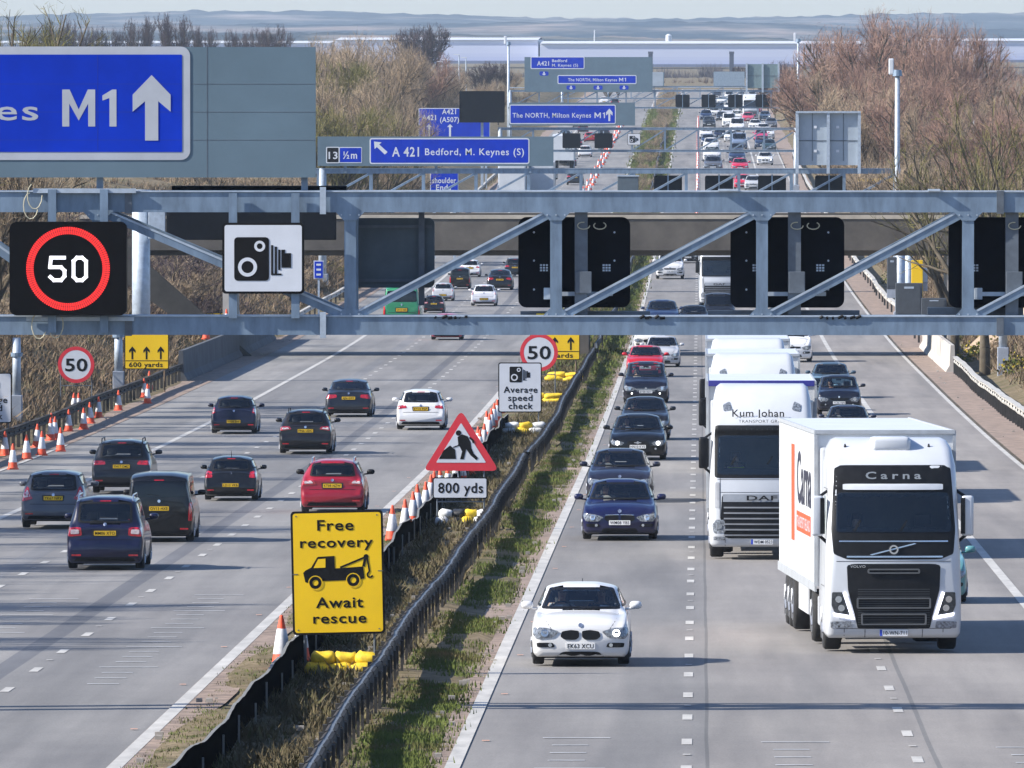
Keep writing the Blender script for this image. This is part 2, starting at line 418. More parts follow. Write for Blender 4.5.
# ------------------------------------------------------------------ blade meshes (grass, scrub, twigs)
def blades(name, mat, pts, h, w, rnd, n=(5, 9), lean=.5, parent=None):
    """pts: (x,y,z,scale). thin pointed blades with random bearing"""
    V = []; Fc = []
    for (x, y, z, s) in pts:
        for _ in range(rnd.randint(*n)):
            a = rnd.uniform(0, 2*PI); b = rnd.uniform(0, 2*PI); L = h*s*rnd.uniform(.5, 1.1); ww = w*s*rnd.uniform(.6, 1.3)
            ox, oy = rnd.gauss(0, .12*s), rnd.gauss(0, .12*s)
            tx, ty = math.cos(b)*L*lean*rnd.random(), math.sin(b)*L*lean*rnd.random()
            c, sn = math.cos(a)*ww, math.sin(a)*ww; k = len(V)
            V += [(x+ox-c, y+oy-sn, z), (x+ox+c, y+oy+sn, z), (x+ox+tx, y+oy+ty, z+L)]; Fc.append((k, k+1, k+2))
    me = bpy.data.meshes.new(name); me.from_pydata(V, [], Fc)
    return link(name, me, parent, [mat])
def leafy(name, c1, c2, c3, sc=.8):
    m, nt, b = new_mat(name)
    f = noise(nt, sc, 4, .7, world=True); c = ramp(nt, f, [(.32, c1), (.5, c2), (.7, c3)])
    nt.links.new(c, b.inputs['Base Color']); b.inputs['Roughness'].default_value = .9; b.inputs['Specular IOR Level'].default_value = .15
    return m
g_grass = leafy('verge_grass', (.13, .10, .05), (.075, .10, .025), (.14, .165, .04), .45)
g_dead = leafy('dead_weed', (.055, .05, .022), (.12, .095, .055), (.075, .09, .03), 1.1)
g_scrub = leafy('bank_scrub', (.10, .072, .046), (.20, .145, .098), (.085, .09, .038), .3)
r = random.Random(11); pts = []
for _ in range(26000):
    y = 165+(r.random()**1.7)*900; x = r.uniform(-5.35, -4.15)
    if rough(x*7, y*2.2)+.25*math.sin(y*.9+x*3) < r.uniform(-.35, .25): continue
    pts.append((x, y, terr(x, y), r.uniform(.5, 1.2)*(1+y/1500)))
for _ in range(2200):
    y = 165+(r.random()**1.7)*500; x = r.uniform(-8.7, -7.8); pts.append((x, y, terr(x, y), r.uniform(.3, .8)))
tag(blades('median_grass', g_grass, pts, 0.085, .014, r, (5, 9)), 'short patchy green grass along the central reservation beside the fast lane', 'grass', kind='stuff')
pts = []
for _ in range(9000):
    y = 165+(r.random()**1.6)*900; x = r.uniform(-7.35, -5.6); s = r.uniform(.3, .9)*(1+y/1500)
    if rough(x*9, y*3) > .12: s *= 1.9
    pts.append((x, y, terr(x, y), s))
tag(blades('median_weeds', g_dead, pts, .17, .018, r, (6, 11), 1.3), 'brown and green weeds between black fencing and steel barrier', 'weeds', kind='stuff')
pts = []
for _ in range(42000):
    y = 330+(r.random()**1.2)*800
    if r.random() < .6: x = -26-abs(r.gauss(0, 9)); 
    else: x = 14.6+abs(r.gauss(0, 8))
    pts.append((x, y, terr(x, y), r.uniform(.5, 1.6)*(1+y/1600)))
tag(blades('bank_scrub', g_scrub, pts, .30, .020, r, (6, 10), 1.5), 'dry brown scrub and dead grass covering the motorway banks', 'scrub', kind='stuff')
pts = []
for _ in range(14000):
    y = 560+r.random()*1560; x = r.uniform(-8.6, -4.3); pts.append((x, y, terr(x, y), r.uniform(.8, 2)*(1+y/1500)))
tag(blades('far_median_grass', g_grass, pts, .12, .020, r, (4, 7)), 'far green grass in the middle of the motorway', 'grass', kind='stuff')
# ------------------------------------------------------------------ distance: hills, sheds, woods
hillA = hill_mat('far_hill', (.055, .075, .095), (.12, .13, .14), (.24, .22, .22), (1.0, .5, 5))  # hill colours get paler and bluer with distance: some haze mixed into them
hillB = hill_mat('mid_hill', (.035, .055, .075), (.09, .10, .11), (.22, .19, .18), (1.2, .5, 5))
def ridge(name, y, ztop, zbot, amp, seed, mat, depth=500, x0=-900, x1=900, step=5, bumps=1.0):
    r = random.Random(seed); ph = [(r.uniform(.002, .012), r.uniform(0, 6)) for _ in range(6)]; ph2 = [(r.uniform(.05, .35), r.uniform(0, 6)) for _ in range(8)]
    vs = []; n = 0; x = x0; cols = []
    while x <= x1:
        t = ztop+amp*sum(math.sin(a*x+b) for a, b in ph)/3+bumps*(sum(math.sin(a*x+b) for a, b in ph2)/3+r.uniform(-.4, .6))
        cols.append((x, t)); x += step
    prof = [(0, 0, 0), (.2, .30, 0), (.4, .55, 0), (.6, .76, 0), (.8, .90, 0), (.92, .965, 0), (1, 1, 1), (1.02, .98, 1), (1.3, .9, 0)]
    base = [(x, ztop+amp*sum(math.sin(a*x+b) for a, b in ph)/3) for x, _ in cols]
    for j, (dy, k, b) in enumerate(prof):
        for (x, t), (_, t0) in zip(cols, base): tt = t if b else t0; vs.append((x, y+dy*depth, zbot+(tt-zbot)*k+.12*bumps*math.sin(x*.05+j*2)))
    m = len(cols)
    fs = [(j*m+i, j*m+i+1, (j+1)*m+i+1, (j+1)*m+i) for j in range(len(prof)-1) for i in range(m-1)]
    return structure(MB().add(vs, fs).build(name, mat, smooth=False, fix=False))
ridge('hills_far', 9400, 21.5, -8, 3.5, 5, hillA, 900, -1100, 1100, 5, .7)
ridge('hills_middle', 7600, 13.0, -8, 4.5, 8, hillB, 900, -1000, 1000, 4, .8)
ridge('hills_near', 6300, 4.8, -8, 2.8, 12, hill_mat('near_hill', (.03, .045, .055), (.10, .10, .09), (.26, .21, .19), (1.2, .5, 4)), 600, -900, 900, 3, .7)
shed_m, nt, b_ = new_mat('shed_cladding')
sx_ = N(nt, 'ShaderNodeSeparateXYZ'); nt.links.new(N(nt, 'ShaderNodeTexCoord').outputs['Generated'], sx_.inputs[0])
cr = nt.nodes.new('ShaderNodeValToRGB'); cr.color_ramp.interpolation = 'CONSTANT'; el = cr.color_ramp.elements
for i in range(7):
    e_ = el[i] if i < 2 else el.new(.5)
    e_.position = i/7; t_ = i/6; e_.color = (.38+.24*t_, .42+.22*t_, .60+.12*t_, 1)
nt.links.new(sx_.outputs[2], cr.inputs[0]); nt.links.new(cr.outputs[0], b_.inputs['Base Color']); b_.inputs['Roughness'].default_value = .5
shed_r = M('shed_roof', (.60, .60, .62), .4, .04, .02, world=True)
def shed(x0, x1, y, zb, zt, lab, dep=160):
    e = empty('warehouse', ((x0+x1)/2, y, zb), 0, lab, 'warehouse', 'pale distribution sheds')
    w = (x1-x0)/2; h = zt-zb
    m = MB(); m.box(-w, w, 0, dep, 0, h); m.build('wall', shed_m, e)
    m = MB(); m.add([(-w, -.8, h), (w, -.8, h), (w, dep/2, h+.9), (-w, dep/2, h+.9), (-w, dep, h), (w, dep, h)], [(0, 1, 2, 3), (3, 2, 5, 4)]); m.build('roof', shed_r, e, fix=False)
    m = MB(); m.box(-w, w, -.5, -.1, 0, h*.12); m.build('dock_band', M('dock_blue', (.12, .14, .22), .7), e)
    return e
ysh = 4600
def shx(px): return wx(px, ysh)
shed(shx(330), shx(536), ysh+60, wz(64, ysh), wz(40, ysh), 'pale warehouse showing behind bare trees left of the far gantries')
shed(shx(540), shx(862), ysh, wz(67, ysh), wz(43.5, ysh), 'longest pale warehouse above the far traffic queue')
shed(shx(930), shx(1080), ysh+90, wz(63, ysh), wz(41, ysh), 'pale warehouse at the right edge behind the reddish trees')
ysh = 5200
shed(shx(-30), shx(330), ysh, wz(54, ysh), wz(43, ysh), 'low white warehouse above the big blue sign')
dkm = M('chimney_brick', (.035, .04, .07), .8, .2, .3)
for px, y, lab in ((650.5, 3900, 'dark square chimney left in front of the longest warehouse'), (731.5, 3900, 'dark square chimney right in front of the longest warehouse')):
    e = empty('chimney', (wx(px, y), y, -9), 0, lab, 'chimney', 'brickworks chimneys'); zt = wz(51.5, y)+9
    MB().box(-.75, .75, -.75, .75, 0, zt-.8).build('shaft', dkm, e); MB().box(-.85, .85, -.85, .85, zt-.8, zt).build('cap', dkm, e)
y = 5900
e = empty('silo', (wx(668.5, y), y+20, -7), 0, 'round white silo on the skyline above the long warehouse', 'silo')
MB().tube((0, 0, 0), (0, 0, wz(35.5, y)+7), 1.6, 1.6, 16).build('tank', white_p, e); MB().tube((0, 0, wz(35.5, y)+7), (0, 0, wz(34, y)+7), 1.6, .6, 16).build('dome', white_p, e)
e = empty('radio_mast', (wx(594.5, y), y, -7), 0, 'thin white mast standing over the long warehouse', 'mast')
MB().tube((0, 0, 0), (0, 0, wz(30, y)+7), .45, .25, 8).build('pole', white_p, e)
# far wood: ragged dark belt
def woodbelt(name, x0, x1, y, z0, h, mat, seed, lab, n=900):
    r = random.Random(seed); pts = [(x, y+r.uniform(0, 160), z0-.5, r.uniform(.35, 1.0)*(.75+.35*math.sin(x*.07+seed)+.2*math.sin(x*.31))) for x in (r.uniform(x0, x1) for _ in range(n*3))]
    o = blades(name, mat, pts, h*1.1, .11, r, (22, 30), .55); return tag(o, lab, 'wood', kind='stuff')
wm1 = leafy('far_wood', (.04, .032, .04), (.07, .055, .06), (.10, .08, .075), .03)
wm2 = leafy('far_wood_brown', (.07, .05, .04), (.13, .09, .07), (.16, .12, .08), .03)
woodbelt('far_woodland', -420, 420, 3500, -7, 5.0, wm1, 2, 'dark bare woodland belt below the warehouses')
woodbelt('far_hedge', -420, 420, 3000, -5.8, 3.0, wm2, 3, 'brown hedgerow belt in the distance', 900)
woodbelt('far_woodland', -620, -150, 4300, -7, 9.5, wm1, 5, 'purplish bare woods beyond the big blue sign', 500)
woodbelt('far_woodland', 30, 300, 4000, -7, 6.5, wm1, 9, 'bare woods right of the far queue', 300)

# ------------------------------------------------------------------ concrete overbridge
YB = 612.0
bz1 = zr(YB)+5.35; btop = wz(214, YB)
br = empty('overbridge', (0, YB, 0), 0, 'dark concrete road bridge crossing the motorway behind the near gantry', 'bridge')
m = MB(); m.box(-31, 17.2, 0, 10, bz1+.55, bz1+1.35); 
for yy in (.6, 2.6, 4.6, 6.6, 8.6): m.box(-31, 17.2, yy, yy+.7, bz1, bz1+.6)
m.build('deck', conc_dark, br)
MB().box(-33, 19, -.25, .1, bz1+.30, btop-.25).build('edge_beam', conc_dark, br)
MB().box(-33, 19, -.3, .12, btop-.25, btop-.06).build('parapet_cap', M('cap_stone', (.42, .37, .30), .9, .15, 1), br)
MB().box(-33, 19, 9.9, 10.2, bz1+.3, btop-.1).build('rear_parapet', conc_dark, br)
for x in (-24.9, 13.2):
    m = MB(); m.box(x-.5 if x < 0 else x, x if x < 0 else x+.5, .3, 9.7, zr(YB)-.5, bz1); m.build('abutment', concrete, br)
m = MB()
z0 = zr(YB)
m.add([(-25, -.5, z0), (-25, -.1, z0), (-33.5, -.5, bz1+.6), (-33.5, -.1, bz1+.6), (-30.5, -.5, bz1+.6), (-30.5, -.1, bz1+.6), (-23.8, -.5, z0), (-23.8, -.1, z0)], [(0, 2, 4, 6), (1, 7, 5, 3), (0, 1, 3, 2), (6, 4, 5, 7), (2, 3, 5, 4)])
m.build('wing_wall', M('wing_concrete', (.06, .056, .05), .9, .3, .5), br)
m = MB(); m.add([(13.7, -.3, z0), (15.2, -8, z0), (22, -8, bz1-.3), (20, -.3, bz1+.5)], [(0, 1, 2, 3)]); m.build('sloped_paving', M('sandy_slope', (.34, .26, .19), .95, .2, .8), br)
m = MB()
for xx in (-9.0, -3.9):
    pass
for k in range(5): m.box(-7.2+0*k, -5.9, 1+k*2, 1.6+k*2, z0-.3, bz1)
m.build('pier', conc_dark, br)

# ------------------------------------------------------------------ gantries
def chamfer_bar(m, p0, p1, w, d): m.bar(p0, p1, w, d)
def camera_symbol(parent, cx, cz, w, y, full=True):
    """speed camera pictogram of width w (positive black shapes)"""
    u = w/20.0; m = MB(); P = lambda x, z: (cx+(x-10)*u, cz+z*u)
    m.prism([P(*p) for p in rrect(0, 12, -7.5, 7.5, 1.2, 3)], y-.004, y)
    for i, (x, h) in enumerate(((12.7, 5.6), (14.0, 5.0), (15.2, 3.8))): m.prism([P(x, -h), P(x+.75, -h), P(x+.75, h*.85), P(x, h*.85)], y-.004, y)
    m.prism([P(12.7, -5.6), P(16.3, -5.6), P(16.3, -5.0), P(12.7, -5.0)], y-.0042, y)
    m.prism([P(16.3, -3), P(19.6, -3), P(19.6, 2), P(17.5, 2), P(17.5, 3.2), P(16.3, 3.2)], y-.004, y)
    m.build('camera_symbol', ink, parent)
    m = MB(); a, b = P(4.6, -2.8); m.ring(circ(a, b, 3.3*u, 24), circ(a, b, 2.1*u, 24), y-.008, y-.0045)
    a, b = P(8.8, 4.4); m.ring(circ(a, b, 1.9*u, 20), circ(a, b, 1.0*u, 20), y-.008, y-.0045)
    m.build('camera_symbol_rings', white_p, parent)
def loop(m, cx, y, cz, rx, rz, w, ph=0, turns=.8, n=9):
    pts = [Vector((cx+rx*math.cos(ph+2*PI*turns*i/n)+.02*i/n, y, cz+rz*math.sin(ph+2*PI*turns*i/n))) for i in range(n+1)]
    for a, b in zip(pts, pts[1:]): m.tube(a, b, w, n=5)
def signal_back(Y, X, zb, zt, w, lab, group, detail=True):
    e = empty('signal', (X, Y, zb), 0, lab, 'lane signal', group)
    h = zt-zb
    MB().prism(rrect(-w/2, w/2, 0, h, .14 if w > 1 else .05, 5), 0, .28).build('housing', matt_black, e)
    if detail:
        MB().prism([(-.13, -.10), (.13, -.10), (.13, h+.1), (-.13, h+.1)], -.22, -.05).build('mounting_post', steel_d, e) if False else MB().box(-.11+.12, .11+.12, -.22, -.02, -.16, h+.14).build('mounting_post', steel_d, e)
        MB().box(-.42, .66, -.06, -.015, .20, .27).build('bracket', steel_l, e)
        MB().box(-.10+.12, .30, -.26, -.2, .25, .62, .01).build('junction_box', steel_d, e)
        MB().box(-.52, -.38, -.07, -.01, .14, .34, .01).build('connector', steel_l, e)
        m = MB()
        for sx in (-1, 1):
            for zz in (.30, .78, 1.25): m.tube((sx*w*.36, -.02, zz*h/1.5), (sx*w*.36, .0, zz*h/1.5), .018, n=8)
            for i in range(3):
                for j in range(3): m.box(sx*w*.28-.05+i*.05, sx*w*.28-.015+i*.05, -.01, .0, .62+j*.045, .65+j*.045)
        m.build('fixings', steel_l, e)
        m = MB(); r = random.Random(int(X*10))
        for k in range(2):
            loop(m, .15+k*.28, -.24, h-.14, .10, .06, .010, 1.3+k)
        m.build('cable_loop', M('cable_pale', (.42, .40, .30), .7), e)
    else: MB().box(-.05, .05, -.12, -.01, -.1, h+.1).build('mounting_post', steel, e)
    return e
def gantry(Y, xl, xr, zt, zb, cw, ph, lab, posts, legs=(), rear=1.3, leg_r=.30, wide=True, split=None, catw=True):
    """posts: x of verticals; diagonals alternate between them"""
    e = empty('gantry', (0, Y, 0), 0, lab, 'gantry', 'sign gantries across the motorway')
    m = MB(); m.box(xl, xr, 0, cw*.7, zt-cw, zt); m.box(xl, xr, rear, rear+cw*.7, zt-cw, zt); m.build('top_chord', steel, e)
    m = MB(); m.box(xl, xr, 0, cw*.7, zb, zb+cw*.9); m.box(xl, xr, rear, rear+cw*.7, zb, zb+cw*.9); m.build('bottom_chord', steel, e)
    MB().box(xl, xr, -.03, .03+cw*.7, zt, zt+.025).build('chord_flange', steel_l, e)
    MB().box(xl, xr, -.03, .03+cw*.7, zb+cw*.9, zb+cw*.9+.025).build('chord_flange', steel_l, e)
    for i, x in enumerate(posts):
        MB().box(x-ph/2, x+ph/2, .02, .02+ph, zb+cw*.9+.02, zt-cw).build('vertical', steel, e)
        MB().box(x-ph/2, x+ph/2, rear+.02, rear+.02+ph, zb+cw*.9+.02, zt-cw).build('vertical', steel, e)
        for z in (zb+cw*.45, zt-cw*.5): MB().box(x-.05, x+.05, cw*.7, rear, z-.05, z+.05).build('cross_tie', steel, e)
    for i in range(len(posts)-1):
        a, b = posts[i], posts[i+1]
        up = (split is None) or (a >= split-.1)
        p0, p1 = ((a+ph*.5, 0, zb+cw*.92), (b-ph*.3, 0, zt-cw)) if up else ((b-ph*.4, 0, zb+cw*.92), (a+ph*.3, 0, zt-cw))
        for yy in (.12, rear+.1):
            q0 = Vector(p0)+Vector((0, yy, 0)); q1 = Vector(p1)+Vector((0, yy, 0))
            MB().bar(q0, q1, ph*.72, ph*.9).build('diagonal', steel, e)
            if cw > .3 and yy < .5:
                dv_ = (q1-q0).normalized(); nrm = Vector((-dv_.z, 0, dv_.x)); 
                if nrm.z < 0: nrm = -nrm
                MB().bar(q0+nrm*ph*.31+Vector((0, -.075, 0)), q1+nrm*ph*.31+Vector((0, -.075, 0)), .035, .06).build('diagonal_lip', steel_l, e)
    for (x, r_) in legs:
        g = zr(Y)-1
        for yy in (.15, rear+.15): MB().tube((x, yy, g), (x, yy, zt), r_, n=14).build('leg', steel_l, e, smooth=True)
        MB().box(x-r_*1.5, x+r_*1.5, -.3, rear+.5, g, zr(Y)+1.3, .03).build('leg_plinth', M('plinth_grey', (.28, .31, .36), .8), e)
    return e
Y1 = 196.0; P1 = F/Y1
X1 = lambda px: wx(px, Y1)
Z1 = lambda py: wz(py, Y1)
posts = [X1(-120), X1(100), X1(303) if False else X1(350)-.0, X1(556), X1(762), X1(968), X1(1175)]
posts = [X1(-60), X1(112)-.25, X1(350), X1(556), X1(762), X1(968), X1(1175)]
g1 = gantry(Y1, X1(-420), X1(1330), Z1(192), Z1(335), .345, .20, 'near blue grey steel gantry spanning the whole picture', posts, legs=((X1(-400), .28), (X1(1310), .28)), split=X1(350))
# splice plates, conduit and cables
m = MB(); m.box(X1(33), X1(136), -.10, -.04, Z1(193), Z1(188.5)); m.box(X1(26), X1(134), -.10, -.04, Z1(321), Z1(317)); m.build('conduit', steel_l, g1)
for px in (128, 1000):
    for z0, z1 in ((Z1(213.5), Z1(190.5)), (Z1(336), Z1(317.5))):
        MB().box(X1(px)-.06, X1(px)+.06, -.045, .0, z0, z1).build('splice_plate', steel_d, g1)
MB().box(X1(320), X1(326), -.14, -.04, Z1(214), Z1(187)).build('lifting_lug', steel_l, g1); MB().box(X1(320), X1(326), -.12, -.04, Z1(338), Z1(312)).build('lifting_lug', steel_l, g1)
m = MB(); r = random.Random(4)
for px, py in ((34, 190), (38, 320), (55, 319), (30, 200)):
    loop(m, X1(px), -.12, Z1(py+6), .12, .22, .010, r.uniform(1, 5), .7)
m.build('loose_cable', M('cable_cream', (.50, .46, .33), .7), g1)
m = MB()
for px in list(range(436, 470, 6))+list(range(640, 665, 5))+list(range(820, 860, 6)):
    p = Vector((X1(px), -.02, Z1(318))); q = p+Vector((r.uniform(-.03, .10), 0, r.uniform(.0, .05))); m.tube(p, q, .028, n=6)
m.build('cable_bundle', black, g1)
# gusset plates with bolts at the truss joints
for i, x in enumerate(posts):
    for z, sgn in ((Z1(335)+.31, 1), (Z1(192)-.345, -1)):
        MB().prism([(x-.24, z), (x+.24, z), (x+.11, z+sgn*.14), (x-.11, z+sgn*.14)][::sgn], .0, .014).build('gusset_plate', steel, g1)
        q = MB()
        for bx, bz in ((-.15, .045), (0, .045), (.15, .045)): q.tube((x+bx, -.012, z+sgn*bz), (x+bx, .004, z+sgn*bz), .014, n=6)
        q.build('bolts', steel_l, g1)
MB().box(X1(520), X1(650), .45, .75, Z1(316.5), Z1(312)).build('cable_tray', steel_d, g1)
MB().box(X1(536), X1(580), .36, .44, Z1(316), Z1(314)).build('yellow_conduit', yellow_p, g1)
MB().box(X1(708), X1(860), .45, .75, Z1(316.5), Z1(311)).build('cable_tray', steel_d, g1)
MB().box(X1(928), X1(1024), .45, .75, Z1(317), Z1(308)).build('cable_tray', steel_d, g1)
MB().box(X1(170), X1(345), .5, 1.2, Z1(191.5), Z1(186.5)).build('walkway', matt_black, g1)
for px0, px1 in ((718, 738), (928, 940)): MB().box(X1(px0), X1(px1), -.12, .2, Z1(191), Z1(189)).build('top_bracket', steel_l, g1)
# electronic speed sign
def disc_dots(m, cx, cz, r0, r1, rows, y):
    for k in range(rows):
        rr = r0+(r1-r0)*(k+.5)/rows; n = int(2*PI*rr/.028)
        for i in range(n):
            t = 2*PI*i/n+(k % 2)*PI/n; s = .0105
            x, z = cx+rr*math.cos(t), cz+rr*math.sin(t)
            m.add([(x-s, y, z-s), (x+s, y, z-s), (x+s, y, z+s), (x-s, y, z+s)], [(0, 1, 2, 3)])
e = empty('speed_display', (X1(69), Y1-.45, Z1(315)), 0, 'black electronic sign lit with a red ring and white 50', 'speed display')
sw, sh = 117/P1, 93.5/P1
MB().prism(rrect(-sw/2, sw/2, 0, sh, .12, 5), 0, .30).build('housing', M('display_black', (.004, .004, .005), .6, .2, 6, spec=.1), e)
m = MB()
for k in range(112):
    for r0_, r1_ in ((34.6, 37.9), (38.4, 41.8)):
        t0, t1 = 2*PI*k/112, 2*PI*(k+.62)/112
        m.add([(r_/P1*math.cos(t), -.004, sh*.5+r_/P1*math.sin(t)) for r_, t in ((r0_, t0), (r1_, t0), (r1_, t1), (r0_, t1))], [(0, 1, 2, 3)])
m.build('red_led_ring', orange_led, e, fix=False)
m = MB(); m.ring(circ(0, sh*.5, 41.6/P1, 60), circ(0, sh*.5, 34.4/P1, 60), -.0025, -.0015); m.build('led_ring_base', M('led_base', (.10, .01, .01), .5, .2, 5, emit=(.9, .02, .01), es=.10), e)
m = MB(); cz = sh*.5; u = 1/P1
def blk(x0, z0, x1, z1): m.add([(x0*u, -.005, cz+z0*u), (x1*u, -.005, cz+z0*u), (x1*u, -.005, cz+z1*u), (x0*u, -.005, cz+z1*u)], [(0, 1, 2, 3)])
def stroke(pts, w=3.6):
    for (a, b), (c, d) in zip(pts, pts[1:]):
        L = math.hypot(c-a, d-b); nx_, nz_ = -(d-b)/L*w/2, (c-a)/L*w/2; ex, ez = (c-a)/L*w*.38, (d-b)/L*w*.38
        m.add([((a-ex+nx_)*u, -.005, cz+(b-ez+nz_)*u), ((a-ex-nx_)*u, -.005, cz+(b-ez-nz_)*u), ((c+ex-nx_)*u, -.005, cz+(d+ez-nz_)*u), ((c+ex+nx_)*u, -.005, cz+(d+ez+nz_)*u)], [(0, 1, 2, 3)])
stroke([(-3.5, 11), (-17, 11), (-18, 1.5)]); stroke([(-18, 1.5), (-7, 1.5), (-3.5, -2), (-3.5, -7.5), (-7, -11.5), (-14, -11.5), (-18, -8)])
stroke([(9, 11), (14, 11), (18, 7.5), (18, -8), (14, -11.5), (9, -11.5), (5.5, -8), (5.5, 7.5), (9, 11)])
m.build('white_led_digits', white_led, e, fix=False)
for px in (52, 104): MB().box(X1(px)-X1(69)-.07, X1(px)-X1(69)+.07, .3, .40, -.3, sh+.55).build('mounting_post', steel, e)
# camera sign
e = empty('camera_sign', (X1(263.5), Y1-.22, Z1(293.5)), 0, 'white speed camera sign with black border hung on the near gantry', 'road sign')
cw_, ch = 82/P1, 71/P1
MB().prism(rrect(-cw_/2, cw_/2, 0, ch, .06, 4), 0, .05).build('backing', ink, e)
MB().prism(rrect(-cw_/2+.04, cw_/2-.04, .04, ch-.04, .04, 4), -.006, -.001).build('face', white_p, e)
camera_symbol(e, .0, ch*.49, 58/P1, -.008)
for s in (-30.5, 32): MB().box(s/P1-.07, s/P1+.07, .06, .16, -.42, ch+.5).build('mounting_post', steel, e)
# big blue direction sign
def arrow_up(m, cx, z0, z1, w, y, sw=.28):
    h = z1-z0
    m.prism([(cx-w*sw/1.5, z0), (cx+w*sw/1.5, z0), (cx+w*sw/1.5, z0+h*.60), (cx+w/2, z0+h*.44), (cx+w/2, z0+h*.70), (cx, z1), (cx-w/2, z0+h*.70), (cx-w/2, z0+h*.44), (cx-w*sw/1.5, z0+h*.60)], y-.006, y)
def direction_sign(Y, px0, px1, py0, py1, lab, cat='direction sign'):
    e = empty('direction_sign', ((wx(px0, Y)+wx(px1, Y))/2, Y, wz(py1, Y)), 0, lab, cat)
    w = (px1-px0)*Y/F; h = (py1-py0)*Y/F
    MB().box(-w/2, w/2, 0, .12, 0, h).build('backing_panel', grey_p, e)
    return e, (lambda px: (px-(px0+px1)/2)*Y/F), (lambda py: (py1-py)*Y/F)
def blue_panel(e, x0, x1, z0, z1, r, bw, nm='blue_panel', mat=blue_p, y=0):
    o = MB().prism(rrect(x0, x1, z0, z1, r, 5), y-.012, y-.002).build(nm+'_border', white_p, e)
    return MB().prism(rrect(x0+bw, x1-bw, z0+bw, z1-bw, max(.01, r-bw), 5), y-.018, y-.013).build(nm, mat, e)
e, ax, az = direction_sign(Y1-.1, -420, 315.5, 47, 177.5, 'huge blue sign reading M1 with white up arrow on the near gantry')
sign_grey = M('sign_white_weathered', (.40, .42, .46), .6, .08, 1.2)
blue_panel(e, ax(-400), ax(190), az(160), az(46.5), .16, 8/P1); [setattr(o, 'active_material', sign_grey) for o in e.children if 'border' in o.name]
m = MB(); text(m, 'Milton Keynes', ax(-275), ax(38), az(120), 20/P1, -.022, .015, 1.1); m.build('white_legend', sign_grey, e); m = MB(); m1(m, ax(62), ax(117), az(126.5), 37/P1, -.022)
m.build('white_legend', sign_grey, e); m = MB(); arrow_up(m, ax(151.5), az(140.5), az(75), 38/P1, -.02, .26); m.build('white_arrow', sign_grey, e)
m = MB()
for px in (-70, 98, 207): m.box(ax(px)-.006, ax(px)+.006, -.003, 0, 0, az(47)) if px > 190 else None
for py in (84, 112, 140): m.box(ax(190)+.01, ax(315.5), -.003, 0, az(py)-.004, az(py)+.004)
m.build('panel_joint', steel_d, e)
m = MB()
for py in (84, 112, 140): m.box(ax(-390), ax(182), -.0195, -.018, az(py)-.004, az(py)+.004)
m.box(ax(97.5)-.004, ax(97.5)+.004, -.0196, -.018, az(150), az(55))
m.build('sheet_joint', M('joint_blue', (.0, .018, .27), .6), e)
for px in (99, 304): MB().box(ax(px)-.055, ax(px)+.055, .13, .25, -.45, az(60)).build('support_post', steel, e)
# backs of signals over the right carriageway
for px, w, lab in ((574, 112, 'black signal back over the fast lane between two gantry posts'), (787.5, 114, 'black signal back in the middle over the lorry lane'), (1005, 112, 'black signal back cut by the right picture edge')):
    signal_back(Y1+.35, X1(px), Z1(308), Z1(217.5), w/P1, lab, 'signal backs on the near gantry')
e = empty('sign_back', (X1(387), Y1+1.7, Z1(290)), 0, 'slate grey sign back seen through the gantry left of the signal backs', 'sign back')
MB().prism(rrect(-.77, .77, 0, 1.2, .1, 5), 0, .1).build('panel', M('slate', (.075, .10, .12), .6), e); MB().box(-.72, .72, -.05, -.005, 1.03, 1.08).build('stiffener', steel_d, e); MB().box(-.72, .72, -.05, -.005, .1, .15).build('stiffener', steel_d, e)
MB().box(.50, .60, -.14, -.06, -.3, 1.3).build('mounting_post', steel_d, e)

# message sign on cantilever further left
YC = 545.; e = empty('message_sign', (wx(251, YC), YC, wz(240, YC)), 0, 'long black message board on a cantilever arm behind the near gantry', 'message sign')
hw = 85*YC/F
MB().box(-hw, hw, 0, .5, 0, 2.0, .05).build('board', matt_black, e)
MB().box(-hw-.85, -hw-.05, .05, .4, .05, 1.6, .03).build('cabinet', steel_l, e)
e2 = empty('cantilever_column', (wx(140, YC), YC+.7, zr(YC)), 0, 'thick pale column holding the black message board on the left bank', 'column')
MB().tube((0, 0, 0), (0, 0, wz(190, YC)-zr(YC)), .44, .42, 16).build('shaft', steel_l, e2, smooth=True)
MB().box(0, 3.0, -.15, .15, wz(216, YC)-zr(YC), wz(208, YC)-zr(YC)).build('arm', steel, e2)

# gantry 2
Y2 = 820.; X2 = lambda px: wx(px, Y2); Z2 = lambda py: wz(py, Y2)
ps = [X2(318+i*52.6) for i in range(12)]
g2 = gantry(Y2, X2(314), X2(897), Z2(168.5), Z2(206), .36, .22, 'second gantry showing above the near one with the slanting A421 arrow sign', ps, legs=((X2(322), .26), (X2(897), .26)), rear=1.4)
g2['group'] = 'sign gantries across the motorway'
m = MB(); m.box(X2(345), X2(560), -.5, 0, Z2(192), Z2(190)); m.box(X2(640), X2(700), -.5, 0, Z2(196), Z2(191)); m.build('walkway', steel_l, g2)
e, ax, az = direction_sign(Y2-.2, 317.5, 553.5, 136.5, 166, 'wide sign with slanting arrow, A421 Bedford and junction 13 patch')
blue_panel(e, ax(369.5), ax(529.5), az(164), az(138), .18, .09)
blue_panel(e, ax(339), ax(362), az(163), az(147), .08, .06); MB().prism([(ax(327), az(162.5)), (ax(339), az(162.5)), (ax(339), az(147.5)), (ax(327), az(147.5))], -.018, -.003).build('junction_patch', ink, e)
